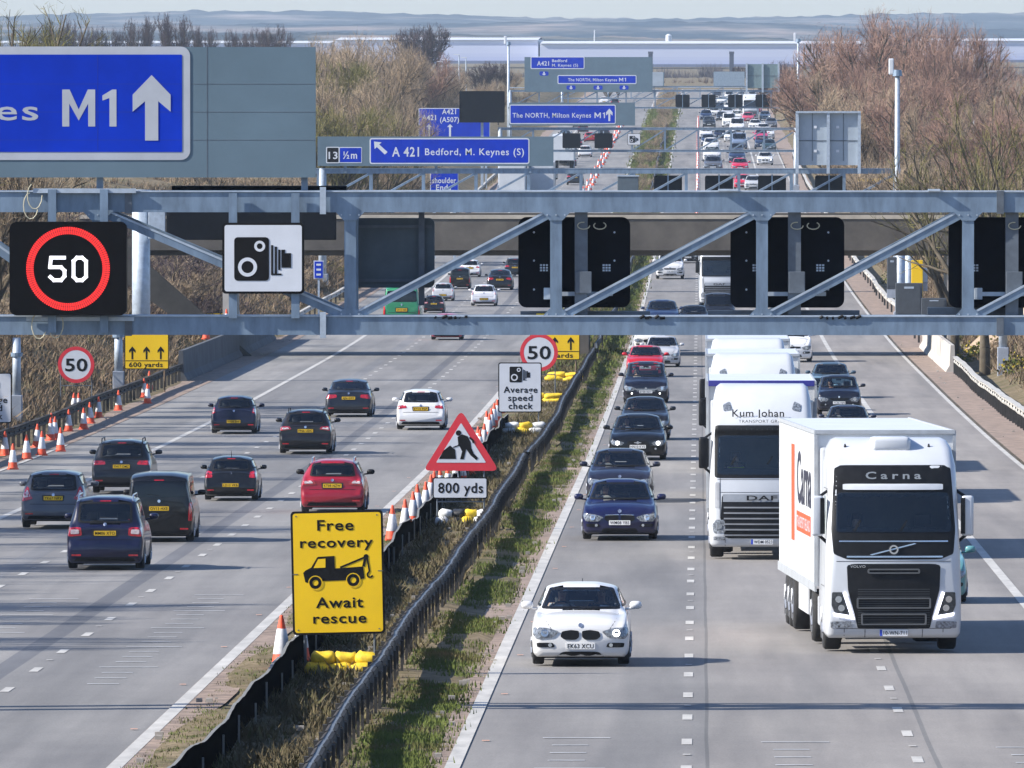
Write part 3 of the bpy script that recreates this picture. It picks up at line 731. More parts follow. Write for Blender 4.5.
MB().ring(rrect(ax(326), ax(339.5), az(163.2), az(146.8), .08, 3), rrect(ax(327), ax(338.5), az(162.3), az(147.7), .05, 3), -.024, -.019).build('patch_border', white_p, e)
m = MB(); text(m, '13', ax(328.5), ax(337.5), az(158.8), .5, -.026, .03); text(m, '½m', ax(343), ax(357), az(158.5), .5, -.022, .03)
text(m, 'A 421', ax(392), ax(419), az(156.3), .66, -.022, .02, 1.1); text(m, 'Bedford, M. Keynes (S)', ax(425), ax(524), az(155), .48, -.022, .025, 1.12)
a_ = Vector((ax(374), 0, az(141.5))); 
m.build('white_legend', white_p, e); m = MB()
pts = [(0, 0), (7.5, -.8), (5.2, -3.0), (13.5, -10.5), (10.8, -13), (2.8, -5.4), (.6, -7.5)]
m.prism([(a_.x+x*Y2/F, a_.z+z*Y2/F) for x, z in pts], -.026, -.019)
m.build('white_arrow', white_p, e)
for px in (345, 436, 530): MB().box(ax(px)-.1, ax(px)+.1, .13, .3, -.5, az(140)).build('support_post', steel, e)
for px, lab in ((668, 'first'), (719, 'second'), (772, 'third'), (829, 'fourth')):
    signal_back(Y2+.3, X2(px), Z2(204.5), Z2(175.5), 2.0, f'{lab} black signal back from the left on the second gantry', 'signal backs on the second gantry', False)
e = empty('sign_back', (X2(628), Y2-.2, Z2(196)), 0, 'slate cabinet back beside the first signal back of the second gantry', 'sign back')
MB().box(-.75, .75, 0, .2, 0, 1.45, .05).build('panel', M('slate', (.075, .10, .12)), e); MB().box(-.8, .8, -.05, 0, 1.4, 1.5).build('rim', steel_l, e)
e = empty('sign_back', (X2(828), Y2-.3, Z2(165)), 0, 'large pale grey back of a direction sign standing on the second gantry', 'sign back')
w, h = 62*Y2/F, 52*Y2/F
MB().box(-w/2, w/2, 0, .12, 0, h).build('panel', M('sign_back_pale', (.33, .38, .43), .6, .08, .7), e)
MB().box(-w/2-.1, w/2+.1, -.35, .15, h, h+.14).build('top_rail', steel_l, e)
for px in (0, .5, 1.): MB().box(-w/2+w*px-.11, -w/2+w*px+.11, -.3, -.02, -.6, h).build('stiffener_post', steel_l, e)
m = MB(); m.box(-w/2, w/2, -.03, -.005, h*.46, h*.48); m.box(-w*.26, -w*.25, -.03, -.005, .3, h); m.box(w*.24, w*.25, -.03, -.005, .3, h); m.build('panel_joint', steel_d, e)
m = MB()
for x in (-.22, .14):
    for z in (.28, .74): m.box(w*x-.05, w*x+.16, -.05, -.005, h*z-.12, h*z+.06)
m.build('clamp', white_p, e)
def cctv(px, pytop, Y, lab, r_=.13):
    e = empty('camera_mast', (wx(px, Y), Y-.6, zr(Y)), 0, lab, 'camera mast', 'camera masts beside the gantries'); h = wz(pytop, Y)-zr(Y)
    MB().tube((0, 0, 0), (0, 0, h), r_*1.3, r_, 12).build('pole', steel_l, e, smooth=True)
    MB().tube((0, 0, h), (0, 0, h+.45), r_*2.1, r_*1.8, 12).build('head_collar', steel, e)
    MB().box(-.62, -.25, -.15, .15, h+.1, h+1.25, .08).build('camera', white_p, e); MB().tube((-.25, 0, h+.3), (0, 0, h+.3), .06).build('camera_arm', steel_l, e)
cctv(897, 76, Y2, 'tall grey camera mast at the right end of the second gantry', .17)
# yellow height frame on the bank
y = 900; e = empty('yellow_barrier_frame', (wx(895, y), y, 0), 0, 'yellow steel frame on the right bank behind the camera mast', 'frame')
MB().box(-2.9, 1.7, -.08, .08, wz(181.5, y), wz(178.5, y)).build('top_bar', yellow_p, e); MB().box(1.5, 1.85, -.1, .1, wz(240, y), wz(177, y)).build('post', yellow_p, e)
MB().bar((.1, 0, wz(181, y)), (1.5, 0, wz(192, y)), .15, .15).build('brace', yellow_p, e)

# gantry 2b with the big blank board
Y3 = 1277.; X3 = lambda px: wx(px, Y3); Z3 = lambda py: wz(py, Y3)
g3 = gantry(Y3, X3(498), X3(796), Z3(127.5), Z3(152), .28, .2, 'third gantry with the blank black board and the north sign', [X3(500+i*33.) for i in range(10)], legs=((X3(500), .22), (X3(796), .25)), rear=1.6)
e = empty('message_sign', (X3(482), Y3-.3, Z3(122.5)), 0, 'blank black message board left of the north sign', 'message sign')
MB().prism(rrect(-22.7*Y3/F, 22.7*Y3/F, 0, 31.5*Y3/F, .12, 4), 0, .5).build('board', matt_black, e); MB().box(-.15, .15, .5, .8, -7, 1).build('post', steel_l, e)
e, ax, az = direction_sign(Y3-.2, 509, 635, 102.5, 125.5, 'sign for the north and Milton Keynes with up arrow on the third gantry')
blue_panel(e, ax(509.5), ax(615.8), az(124), az(104.5), .2, .11)
m = MB(); text(m, 'The NORTH, Milton Keynes', ax(512.5), ax(591), az(117.5), .52, -.022, .03, 1.1); m1(m, ax(594.5), ax(605), az(118), .62, -.022); m.build('white_legend', white_p, e); m = MB(); arrow_up(m, ax(609.3), az(121), az(108.5), .72, -.02, .22); m.build('white_arrow', white_p, e)
for px, lab in ((571.5, 'left'), (603.5, 'right')):
    e = empty('signal', (X3(px), Y3-.4, Z3(148)), 0, f'blank dark lane signal, {lab} of the pair under the north sign', 'lane signal', 'signals on the third gantry')
    MB().prism(rrect(-1, 1, 0, 1.65, .1, 4), 0, .25).build('housing', matt_black, e); MB().box(-.06, .06, .25, .35, -.3, 1.9).build('mounting_post', steel_l, e)
e = empty('camera_sign', (X3(634), Y3-.4, Z3(145)), 0, 'tiny white speed camera sign on the third gantry', 'road sign')
MB().prism(rrect(-.72, .72, 0, 1.3, .08, 3), 0, .05).build('backing', ink, e); MB().prism(rrect(-.67, .67, .05, 1.25, .06, 3), -.01, -.002).build('face', white_p, e); camera_symbol(e, 0, .64, 1.0, -.015)
for px, lab in ((713, 'left'), (750, 'right')): pass
# gantry 4 at 1578
Y4 = 1578.; X4 = lambda px: wx(px, Y4); Z4 = lambda py: wz(py, Y4)
def gantry_far(Y, pa, pb, pt, pb_, step, lab, n):
    return gantry(Y, wx(pa, Y), wx(pb, Y), wz(pt, Y), wz(pb_, Y), .24, .16, lab, [wx(pa+2+i*step, Y) for i in range(n)], legs=((wx(pa+2, Y), .2), (wx(pb-2, Y), .22)), rear=1.8)
gantry_far(Y4, 508, 800, 90, 108.5, 29, 'fourth gantry carrying two stacked blue signs and signal backs', 10)
MB_rail = MB(); MB_rail.box(X4(653), X4(800), .3, .4, Z4(87.5), Z4(87)); MB_rail.box(X4(508), X4(653), .3, .4, Z4(88), Z4(87.2))
tag(MB_rail.build('hand_rail', steel_l), 'thin walkway rail above the fourth gantry', 'handrail'); bpy.data.objects['hand_rail'].location = (0, Y4, 0)
for px, lab in ((682.5, 'first'), (708.5, 'second'), (735, 'third'), (762.5, 'fourth')):
    signal_back(Y4-.5, X4(px), Z4(107), Z4(94.5), 1.95, f'{lab} small black signal back from the left on the fourth gantry', 'signal backs on the fourth gantry', False)
e, ax, az = direction_sign(Y4-.2, 524.5, 652.5, 57, 92, 'stacked pair of far blue signs with small down arrows')
blue_panel(e, ax(530.5), ax(584.5), az(69), az(56.5), .2, .12, y=-.0); blue_panel(e, ax(557.5), ax(636.5), az(84), az(75), .2, .12)
MB().box(ax(652.5), ax(663), .0, .1, az(86), az(72)).build('side_panel', M('sign_back_pale', (.33, .38, .43)), e)
m = MB(); text(m, 'A421', ax(537), ax(549), az(65.5), .6, -.022, .03); text(m, 'Bedford', ax(552), ax(567), az(62), .38, -.022, .02); text(m, 'M. Keynes (S)', ax(552), ax(578), az(66.5), .38, -.022, .02)
text(m, 'The NORTH, Milton Keynes', ax(568), ax(617), az(81.2), .42, -.022, .02); m1(m, ax(619), ax(626), az(81.4), .5, -.022); m.build('white_legend', white_p, e)
for px, py in ((544, 74), (571, 88), (598, 88), (624, 88)):
    q = MB(); q.prism(rrect(ax(px-4.5), ax(px+4.5), az(py+1.6), az(py-2.6), .2, 3), -.012, -.002); o = q.build('arrow_patch', blue_p, e)
    q = MB(); q.prism([(ax(px-2.2), az(py-.3)), (ax(px), az(py+1.4)), (ax(px+2.2), az(py-.3)), (ax(px+.7), az(py-.3)), (ax(px+.7), az(py-2.2)), (ax(px-.7), az(py-2.2)), (ax(px-.7), az(py-.3))], -.018, -.013); q.build('down_arrow', white_p, o)
e = empty('sign_back', (X4(762.5), Y4-.2, Z4(88)), 0, 'grey back of a square sign above the fourth gantry', 'sign back')
w, h = 32*Y4/F, 24*Y4/F; MB().box(-w/2, w/2, 0, .1, 0, h).build('panel', M('sign_back_mid', (.15, .21, .22), .6), e)
for px in (0, .5, 1.): MB().box(-w/2+w*px-.13, -w/2+w*px+.13, -.2, -.02, -.6, h+.1).build('stiffener_post', steel_l, e)
MB().box(-w/2, w/2, -.03, -.005, h*.5, h*.52).build('panel_joint', steel_d, e)
cctv(798, 42, Y4, 'far camera mast standing before the reddish trees at the fourth gantry', .17)
cctv(508.5, 45, Y4+30, 'far camera mast left of the stacked blue signs', .17)
# gantry 5
Y5 = 2150.
gantry_far(Y5, 560, 790, 86, 99, 23, 'furthest gantry just visible beyond the fourth', 10)
e, ax, az = direction_sign(Y5-.2, 590, 664, 72.5, 86, 'furthest blue sign strip peeping over the stacked pair')
blue_panel(e, ax(600), ax(649), az(82), az(73), .25, .15)
e = empty('sign_back', (wx(729, Y5), Y5-.2, wz(86, Y5)), 0, 'far pale square sign back left of the dark green one', 'sign back')
MB().box(-2.9, 2.9, 0, .1, 0, 2.7).build('panel', M('sign_back_haze', (.22, .28, .34), .6), e)

# blue verge signs on the left beyond
def verge_sign(px0, px1, py0, py1, Y, lab, lines, arrows=()):
    e, ax, az = direction_sign(Y, px0, px1, py0, py1, lab)
    e.children[0].active_material = steel_l if False else white_p
    MB().box(ax(px0+.8), ax(px1-.8), -.02, -.001, az(py1-.8), az(py0+.8)).build('blue_panel', blue_p, e)
    m = MB()
    for s_, a, b, z, c in lines: text(m, s_, ax(a), ax(b), az(z), c*Y/F, -.03, .02)
    m.build('white_legend', white_p, e)
    for f in arrows: m = MB(); f(m, ax, az, Y/F); m.build('white_arrow', white_p, e)
    for px in (px0+4, px1-4): MB().box(ax(px)-.12, ax(px)+.12, .13, .35, zr(Y)-wz(py1, Y), az(py0)).build('support_post', steel_l, e)
verge_sign(418.5, 490, 108, 140, 1330, 'large blue A421 lane sign on the left verge, partly behind the black board',
   [('A421', 422, 436, 120, 5), ('A421', 442, 456, 114, 5), ('(A507)', 440, 459, 122, 5)],
   [lambda m, ax, az, k: m.prism([(ax(428), az(137)), (ax(430), az(137)), (ax(430), az(127)), (ax(432), az(127)), (ax(429), az(124)), (ax(426), az(127)), (ax(428), az(127))], -.035, -.02),
    lambda m, ax, az, k: m.prism([(ax(449), az(137)), (ax(451), az(137)), (ax(451), az(127)), (ax(453), az(127)), (ax(450), az(124)), (ax(447), az(127)), (ax(449), az(127))], -.035, -.02)])
verge_sign(430, 458.5, 170.5, 193, 960, 'blue hard shoulder sign half hidden behind the second gantry', [('shoulder', 432, 456, 183, 5.5), ('Ends', 436, 451, 190, 5.5)])
e = empty('marker_sign', (wx(318.5, 700), 700, zr(700)), 0, 'small blue marker sign on a post beside the left barrier', 'marker sign'); zz = wz(278, 700)-zr(700)
MB().box(-.25, .25, 0, .04, zz, zz+1.0).build('face', blue_p, e); MB().box(-.31, .31, .041, .06, zz-.06, zz+1.06).build('backing', white_p, e)
m = MB()
for k in range(3): m.box(-.14, .14, -.006, -.001, zz+.15+k*.3, zz+.27+k*.3)
m.build('legend', white_p, e); MB().box(-.06, .06, .06, .14, 0, zz+1).build('post', steel_l, e)
# lamp columns far
for i, (px, top, Y, lab) in enumerate(((442, 62, 2000, 'first thin lamp column left of the black board'), (447.5, 60, 2060, 'second thin lamp column left of the black board'), (452, 77, 2100, 'short thin lamp column left of the black board'), (459, 55, 1900, 'tallest lamp column left of the black board'), (466, 58, 1980, 'lamp column nearest the far camera mast'), (974, 45, 1300, 'left lamp column in front of the right warehouse'), (961, 58, 1350, 'shorter lamp column in front of the right warehouse'))):
    e = empty('street_lamp', (wx(px, Y), Y, zr(Y)-1), 0, lab, 'street lamp', 'far street lamps'); h = wz(top, Y)-zr(Y)+1
    MB().tube((0, 0, 0), (0, 0, h), .16, .09, 8).build('column', steel_l, e); MB().box(-.9, .15, -.12, .12, h, h+.14, .02).build('lantern', white_p, e)

# ------------------------------------------------------------------ poles and cabinets on the verges
plinth = M('plinth_grey', (.28, .31, .36), .8)
def verge_pole(px, py0, pyb, base_h, w, lab, X=None, top_m=11):
    # find distance from lateral position
    lo, hi = 150., 1500.
    for _ in range(50):
        m_ = (lo+hi)/2
        if (wx(px, m_) < X) == (X < 0): hi = m_
        else: lo = m_
    Y = m_; z = terr(X, Y)-.2
    e = empty('steel_pole', (X, Y, z), 0, lab, 'pole', 'steel poles on the verges'); k = Y/F
    hb = base_h*k
    MB().tube((0, 0, hb), (0, 0, top_m), w*k/2, w*k/2*.9, 12).build('shaft', steel_l, e, smooth=True)
    MB().tube((0, 0, hb+1.5), (0, 0, hb+1.65), w*k/2*1.35, n=12).build('collar', steel, e)
    MB().box(-w*k*.62, w*k*.62, -w*k*.6, w*k*.6, 0, hb, .03).build('base_box', plinth, e)
    return e
verge_pole(16, 340, 420, 30, 9, 'grey pole with box base on the left bank by the average speed sign', X=-26.6, top_m=3.4)
verge_pole(118, 340, 385, 30, 9, 'grey pole with box base left of the yellow lane sign', X=-25.8, top_m=3.1)
verge_pole(966, 340, 372, 30, 7.5, 'slim pole with box base among the gorse on the right verge', X=15.2, top_m=4.)
verge_pole(1003, 340, 393, 34, 9, 'thicker pole with box base at the right edge', X=14.6, top_m=4.)
def cab_(px, py, w, h, Y, lab, mat):
    e = empty('cabinet', (wx(px, Y), Y, wz(py, Y)), 0, lab, 'cabinet', 'roadside cabinets'); k = Y/F
    MB().box(-w*k/2, w*k/2, 0, .6, 0, h*k, .03).build('housing', mat, e); MB().box(-w*k/2*.85, w*k/2*.85, -.02, -.002, h*k*.1, h*k*.9, .005).build('door', mat, e)
    MB().box(-w*k*.18, w*k*.18, -.03, -.021, h*k*.84, h*k*.9).build('label', steel_l, e); MB().box(-w*k/2, w*k/2, .0, .6, -.5, -.01).build('plinth', plinth, e)
cab_(909, 317, 27, 34, 590, 'dark roadside cabinet under the right signal back', M('cab_slate', (.05, .058, .068), .6)); cab_(892, 289, 10, 32, 660, 'narrow dark cabinet left of the pale columns', M('cab_slate', (.05, .058, .068)))
cab_(921, 282, 13, 14, 640, 'small pale grey cabinet beside the yellow post', steel_l); cab_(934, 317, 25, 19, 586, 'low dark cabinet right of the larger one', M('cab_slate', (.05, .058, .068)))
for px, Y, w, lab in ((900, 690, .32, 'pale column left of the small grey cabinet'), (909, 700, .26, 'thinner pale column beside the first')):
    e = empty('steel_pole', (wx(px, Y), Y, zr(Y)-.3), 0, lab, 'pole', 'steel poles on the verges'); MB().tube((0, 0, 0), (0, 0, 5.6), w, w*.9, 12).build('shaft', steel_l, e, smooth=True); MB().box(-w*1.2, w*1.2, -w, w, 0, 1.4, .03).build('base_box', plinth, e)
e = empty('marker_post', (wx(917, 640), 640, zr(640)), 0, 'yellow post by the small grey cabinet', 'post'); MB().box(-.32, .32, -.1, .1, wz(318, 640)-zr(640), wz(260, 640)-zr(640), .02).build('shaft', yellow_p, e)

# ------------------------------------------------------------------ median signs
def sandbags(X, Y, n, cols, lab, w=1.9, sd=0):
    r = random.Random(int(Y)+sd)
    for i in range(n):
        lyr = i // ((n+1)//2); k = i % ((n+1)//2); nn = (n+1)//2
        x = X-w/2+w*(k+.5)/nn+lyr*.1; z = terr(X, Y)+.12+lyr*.2
        m = MB(); n1, n2 = 7, 10; vs = []
        a, b, c_ = w/nn*.56, .24, .13
        for p in range(n1+1):
            ph = PI*p/n1-PI/2
            for j in range(n2):
                t = 2*PI*j/n2; q = lambda v, e_: math.copysign(abs(v)**e_, v)
                vs.append((a*q(math.sin(ph), .6), b*math.cos(ph)**.6*q(math.cos(t), .8)*(1+.1*r.uniform(-1, 1)), c_*max(0, math.cos(ph))**.6*q(math.sin(t), .8)*(1+.3*r.uniform(-1, 1))))
        fs = [(p*n2+j, p*n2+(j+1) % n2, (p+1)*n2+(j+1) % n2, (p+1)*n2+j) for p in range(n1) for j in range(n2)]
        o = m.add(vs, fs).build('sandbag', cols[i % len(cols)], smooth=True); o.location = (x, Y+r.uniform(-.1, .1)-.2*(1-lyr), z); o.rotation_euler = (0, r.uniform(-.1, .1), r.uniform(-.25, .25))
        tag(o, lab, 'sandbag', lab.split(' at')[0].split(' holding')[0]+' '+str(int(Y))+' m row' if False else 'sandbags holding '+lab.split('holding ')[-1])
yb = M('bag_yellow', (.72, .50, .02), .7, .25, 6, bmp=.4); wb = M('bag_white', (.62, .62, .60), .7, .2, 6, bmp=.4); kb = M('bag_black', (.02, .02, .022), .6, .3, 6, bmp=.4)
def sign_frame(nm, px, pyb, X, lab, cat='road sign', group=None, tilt=0., Y=None):
    if Y is None:
        lo, hi = 150., 1500.
        Y = gy(pyb)
    Xw = X if X is not None else wx(px, Y)
    Xw = wx(px, Y); z = terr(Xw, Y)
    e = empty(nm, (Xw, Y, z), 0, lab, cat, group)
    return e, Y, (lambda p: (p-px)*Y/F), (lambda py: wz(py, Y)-z)
def legs(e, xs_, z1, r_=.022, mat=steel_d):
    for x in xs_: MB().tube((x, .05, 0), (x, .05, z1), r_, n=8).build('post', mat, e)
# recovery sign
e, Y, ax, az = sign_frame('recovery_sign', 340, 676, None, 'yellow sign reading Free recovery Await rescue with a breakdown lorry picture')
e.rotation_euler = (0, math.radians(-1.2), 0)
x0, x1, z0, z1 = ax(293.5), ax(386), az(635), az(511)
MB().prism(rrect(x0, x1, z0, z1, .07, 4), 0, .035).build('backing', ink, e)
MB().prism(rrect(x0+.04, x1-.04, z0+.04, z1-.04, .05, 4), -.006, -.001).build('face', yellow_p, e)
for t_, a_, b_, z_, c_ in (('Free', 320, 356.5, 530.5, 10.5), ('recovery', 302.5, 375.5, 547.5, 10), ('Await', 317, 364.5, 608, 10.5), ('rescue', 314, 367.5, 623.5, 10)):
    m = MB(); text(m, t_, ax(a_), ax(b_), az(z_), c_*Y/F, -.012, .03, 1.1); m.build('lettering', ink, e)
def Q(x, y): return (ax(280+x/5.12), az(500+y/5.12))
m = MB(); m.prism([Q(*p) for p in ((128, 372), (140, 360), (170, 345), (200, 296), (206, 291), (290, 288), (291, 352), (436, 345), (442, 405), (418, 412), (414, 392), (400, 380), (384, 376), (366, 384), (352, 400), (348, 414), (224, 416), (222, 405), (208, 392), (190, 390), (170, 398), (158, 412), (152, 424), (138, 420))], -.012, -.007)
for cx, cz in ((190, 424), (384, 414)):
    a, b = Q(cx, cz); u = Y/F/5.12; m.ring(circ(a, b, 31*u, 26), circ(a, b, 15*u, 26), -.0125, -.0071)
def line(m, pts, w, y):
    for a, b in zip(pts, pts[1:]):
        a = Vector((a[0], 0, a[1])); b = Vector((b[0], 0, b[1])); d = (b-a).normalized(); n_ = Vector((-d.z, 0, d.x))*w/2
        m.prism([(p.x, p.z) for p in (a-n_, b-n_, b+n_, a+n_)], y-.004, y)
line(m, [Q(318, 348), Q(450, 296)], .035, -.0075); line(m, [Q(452, 288), Q(438, 345)], .05, -.008); line(m, [Q(456, 290), Q(468, 372)], .03, -.0085)
a, b = Q(452, 294); m.prism(circ(a, b, .045, 12), -.0128, -.007)
line(m, [Q(466, 372), Q(456, 384), Q(460, 398), Q(472, 402), Q(484, 392)], .03, -.009)
m.build('breakdown_lorry_picture', ink, e)
m = MB(); m.prism([Q(*p) for p in ((182, 348), (206, 303), (244, 301), (243, 347))], -.017, -.0135)
for cx, cz in ((190, 424), (384, 414)):
    a, b = Q(cx, cz); m.ring(circ(a, b, 37*u, 24), circ(a, b, 33*u, 24), -.017, -.0135)
m.build('picture_cutout', yellow_p, e)
m = MB()
for px, py in ((297, 574), (382.5, 572)): m.box(ax(px)-.05, ax(px)+.05, -.012, -.006, az(py)-.008, az(py)+.008)
for px in (299, 380):
    for py in (516, 630): m.tube((ax(px), -.012, az(py)), (ax(px), -.004, az(py)), .014, n=8)
m.build('fixings', steel_d, e)
legs(e, (ax(305), ax(375)), z1-.1)
sandbags(e.location.x+.0, Y-.1, 6, [yb], 'yellow sandbag at the feet holding the recovery sign', 1.25)
# roadworks triangle
e, Y, ax, az = sign_frame('roadworks_sign', 461, 530, None, 'red bordered triangle with digging worker above a plate reading 800 yds')
def tri(cx, z0, w, h, r): 
    return rnd_poly([(cx-w/2, z0), (cx+w/2, z0), (cx, z0+h)], r, 4)
bz, hh, ww = az(471), 61*Y/F, 76*Y/F
MB().prism(tri(ax(461), bz, ww, hh, .10), 0, .03).build('backing', red_p, e)
MB().prism(tri(ax(461), bz+.22, ww*.66, hh*.655, .03), -.006, -.001).build('face', white_p, e)
def T(x, y): return (ax(380+x/3.2), az(320+y/3.2))
m = MB(); m.prism([T(*p) for p in ((188, 445), (203, 418), (224, 402), (240, 415), (243, 445))], -.012, -.007)
m.prism(circ(*T(251, 362), .075, 14), -.012, -.007)
m.prism([T(*p) for p in ((248, 375), (262, 366), (280, 372), (290, 392), (292, 412), (274, 414), (262, 420), (250, 396))], -.0121, -.0071)
m.prism([T(*p) for p in ((264, 416), (276, 412), (272, 428), (268, 446), (256, 446))], -.0122, -.0072)
m.prism([T(*p) for p in ((276, 414), (291, 408), (300, 428), (314, 442), (308, 449), (290, 434))], -.0123, -.0073)
line(m, [T(286, 376), T(297, 386), T(299, 394)], .05, -.008); line(m, [T(256, 380), T(252, 404)], .05, -.0085); line(m, [T(234, 408), T(262, 398)], .03, -.009)
m.build('digging_worker_picture', ink, e)
MB().prism(rrect(ax(432.5), ax(487.5), az(499), az(477.5), .05, 3), 0, .03).build('plate_backing', ink, e); MB().prism(rrect(ax(433.7), ax(486.3), az(497.8), az(478.7), .04, 3), -.006, -.001).build('plate_face', white_p, e)
m = MB(); text(m, '800 yds', ax(438), ax(483), az(493), 10*Y/F, -.012, .025, 1.1); m.build('lettering', ink, e)
legs(e, (ax(437), ax(484)), az(450)); MB().tube((ax(437), .05, az(502)), (ax(484), .05, az(502)), .02).build('cross_tube', steel_d, e)
sandbags(e.location.x, Y-.1, 8, [wb, kb, yb, wb], 'black white or yellow sandbag holding the roadworks triangle', 1.35)
# average speed sign
def average_sign(px, pyb, w, lab, Y=None, z=None, py0=362.5, py1=412.5):
    e, Y, ax, az = sign_frame('average_speed_sign', px, pyb, None, lab, Y=Y); k = Y/F
    a, b = ax(px-w/2), ax(px+w/2); z0, z1 = az(py1), az(py0)
    MB().prism(rrect(a, b, z0, z1, .08, 4), 0, .03).build('backing', ink, e); MB().prism(rrect(a+.04, b-.04, z0+.04, z1-.04, .06, 4), -.006, -.001).build('face', white_p, e)
    camera_symbol(e, ax(px), az(py0+12), 21*k, -.008)
    m = MB(); text(m, 'Average', ax(px-16.5), ax(px+17.5), az(py0+30.2), 6.2*k, -.012, .02, 1.1); text(m, 'speed', ax(px-12), ax(px+12.5), az(py0+38.3), 6.0*k, -.012, .02, 1.1); text(m, 'check', ax(px-11.5), ax(px+13), az(py0+46.5), 6.2*k, -.012, .02, 1.1); m.build('lettering', ink, e)
    legs(e, (a+.12, b-.12), z1-.2)
    return e
e = average_sign(520, 436, 43.5, 'white average speed check sign with camera picture in the central reservation')
sandbags(e.location.x+.1, e.location.y-.1, 6, [wb, yb, wb], 'yellow or white sandbag holding the average speed sign', 1.5)
# left mirrored copy at the picture edge
Yl = 420.; average_sign(-11, 0, 44, 'white average speed check sign cut by the left picture edge', Y=Yl, py0=373, py1=423.5)
def round50(px, py, rp, pyb, lab, Y=None, frame=True):
    e, Y, ax, az = sign_frame('speed_limit_sign', px, pyb, None, lab, group='round 50 signs', Y=Y); k = Y/F; r_ = rp*k; cz = az(py)
    MB().prism(circ(0, cz, r_, 40), 0, .03).build('backing', steel_d, e)
    MB().ring(circ(0, cz, r_, 48), circ(0, cz, r_*.80, 48), -.008, -.001).build('red_ring', red_p, e); MB().prism(circ(0, cz, r_*.81, 48), -.005, -.001).build('face', white_p, e)
    m = MB(); text(m, '50', -r_*.60, r_*.62, cz-r_*.34, r_*.68, -.012, .035, 1.05); m.build('lettering', ink, e)
    legs(e, (-r_*.85, r_*.85), cz-r_*.1 if frame else cz); MB().tube((-r_*.85, .05, cz-r_*1.15), (r_*.85, .05, cz-r_*1.15), .02).build('cross_tube', steel_d, e)
    return e, Y
e, Y = round50(539, 352.5, 19, 403, 'round red bordered 50 sign just above the average speed sign in the central reservation')
sandbags(e.location.x+.2, Y-3, 4, [yb], 'yellow sandbag holding the round 50 sign', 1.6)
round50(75.5, 365, 18.3, 0, 'round red bordered 50 sign on the left bank', Y=480.)
# yellow lane signs
def lane_sign(px0, px1, py0, py1, Y, lab, txt, narr=3, lim=True):
    e, Y, ax, az = sign_frame('lane_sign', (px0+px1)/2, 0, None, lab, group='yellow lane signs', Y=Y); k = Y/F
    a, b, z0, z1 = ax(px0), ax(px1), az(py1), az(py0)
    MB().prism(rrect(a, b, z0, z1, .05, 3), 0, .04).build('backing', ink, e); MB().prism(rrect(a+.04, b-.04, z0+.04, z1-.04, .04, 3), -.006, -.001).build('face', yellow_p, e)
    m = MB(); w = b-a
    for i in range(narr):
        cx = a+w*(i+.55)/narr*.96; zz0, zz1 = z0+10*k, z0+23*k; line(m, [(cx, zz0), (cx, zz1-3*k)], 1.7*k, -.008); m.prism([(cx-3.2*k, zz1-4*k), (cx-3.2*k, zz1-6.5*k), (cx, zz1-3.5*k), (cx+3.2*k, zz1-6.5*k), (cx+3.2*k, zz1-4*k), (cx, zz1)], -.0125, -.007)
    text(m, txt, a+w*.10, b-w*.14, z0+2.4*k, 4.6*k, -.012, .03); m.box(a+.05, b-.05, -.012, -.007, z0+8.2*k, z0+8.9*k); m.build('lettering', ink, e)
    if lim:
        cz = z1-5*k; c_ = MB(); c_.ring(circ(b-13*k, cz, 7.5*k, 24), circ(b-13*k, cz, 6*k, 24), -.0165, -.0135); o = c_.build('limit_ring', red_p, e); c_ = MB(); c_.prism(circ(b-13*k, cz, 6*k, 24), -.016, -.0135); c_.build('limit_face', white_p, o)
        t_ = MB(); text(t_, '50', b-17*k, b-9*k, cz-2*k, 4*k, -.018, .03); t_.build('limit_digits', ink, o)
    legs(e, (a+.2, b-.2), z1-.2, .04, M('timber', (.16, .11, .07), .9)); return e
lane_sign(124, 168.5, 322, 369.5, 520., 'yellow lane arrow sign reading 600 yards on the left bank', '600 yards')
lane_sign(530, 580, 316, 360, gy(378), 'yellow lane arrow sign behind the round 50 sign in the middle', '600 yards', 3, False)
sandbags(-6.4, gy(383), 4, [yb, yb], 'yellow sandbag holding the middle lane sign', 1.7, 5)
e = lane_sign(188, 240, 288, 316.5, 640., 'yellow sign edge showing just above the lower beam behind the camera sign', 'x', 0, False) if False else None
e = empty('lane_sign', (wx(208, 640), 640, terr(wx(208, 640), 640)), 0, 'wide yellow board whose top shows at the lower beam left of the bridge wing', 'road sign', 'yellow lane signs'); zz = wz(313.5, 640)-e.location.z
MB().box(-1.15, 1.15, 0, .04, zz-1.25, zz).build('face', yellow_p, e); MB().box(-1.2, 1.2, .041, .06, zz-1.3, zz+.05).build('backing', ink, e); legs(e, (-.9, .9), zz-.2)

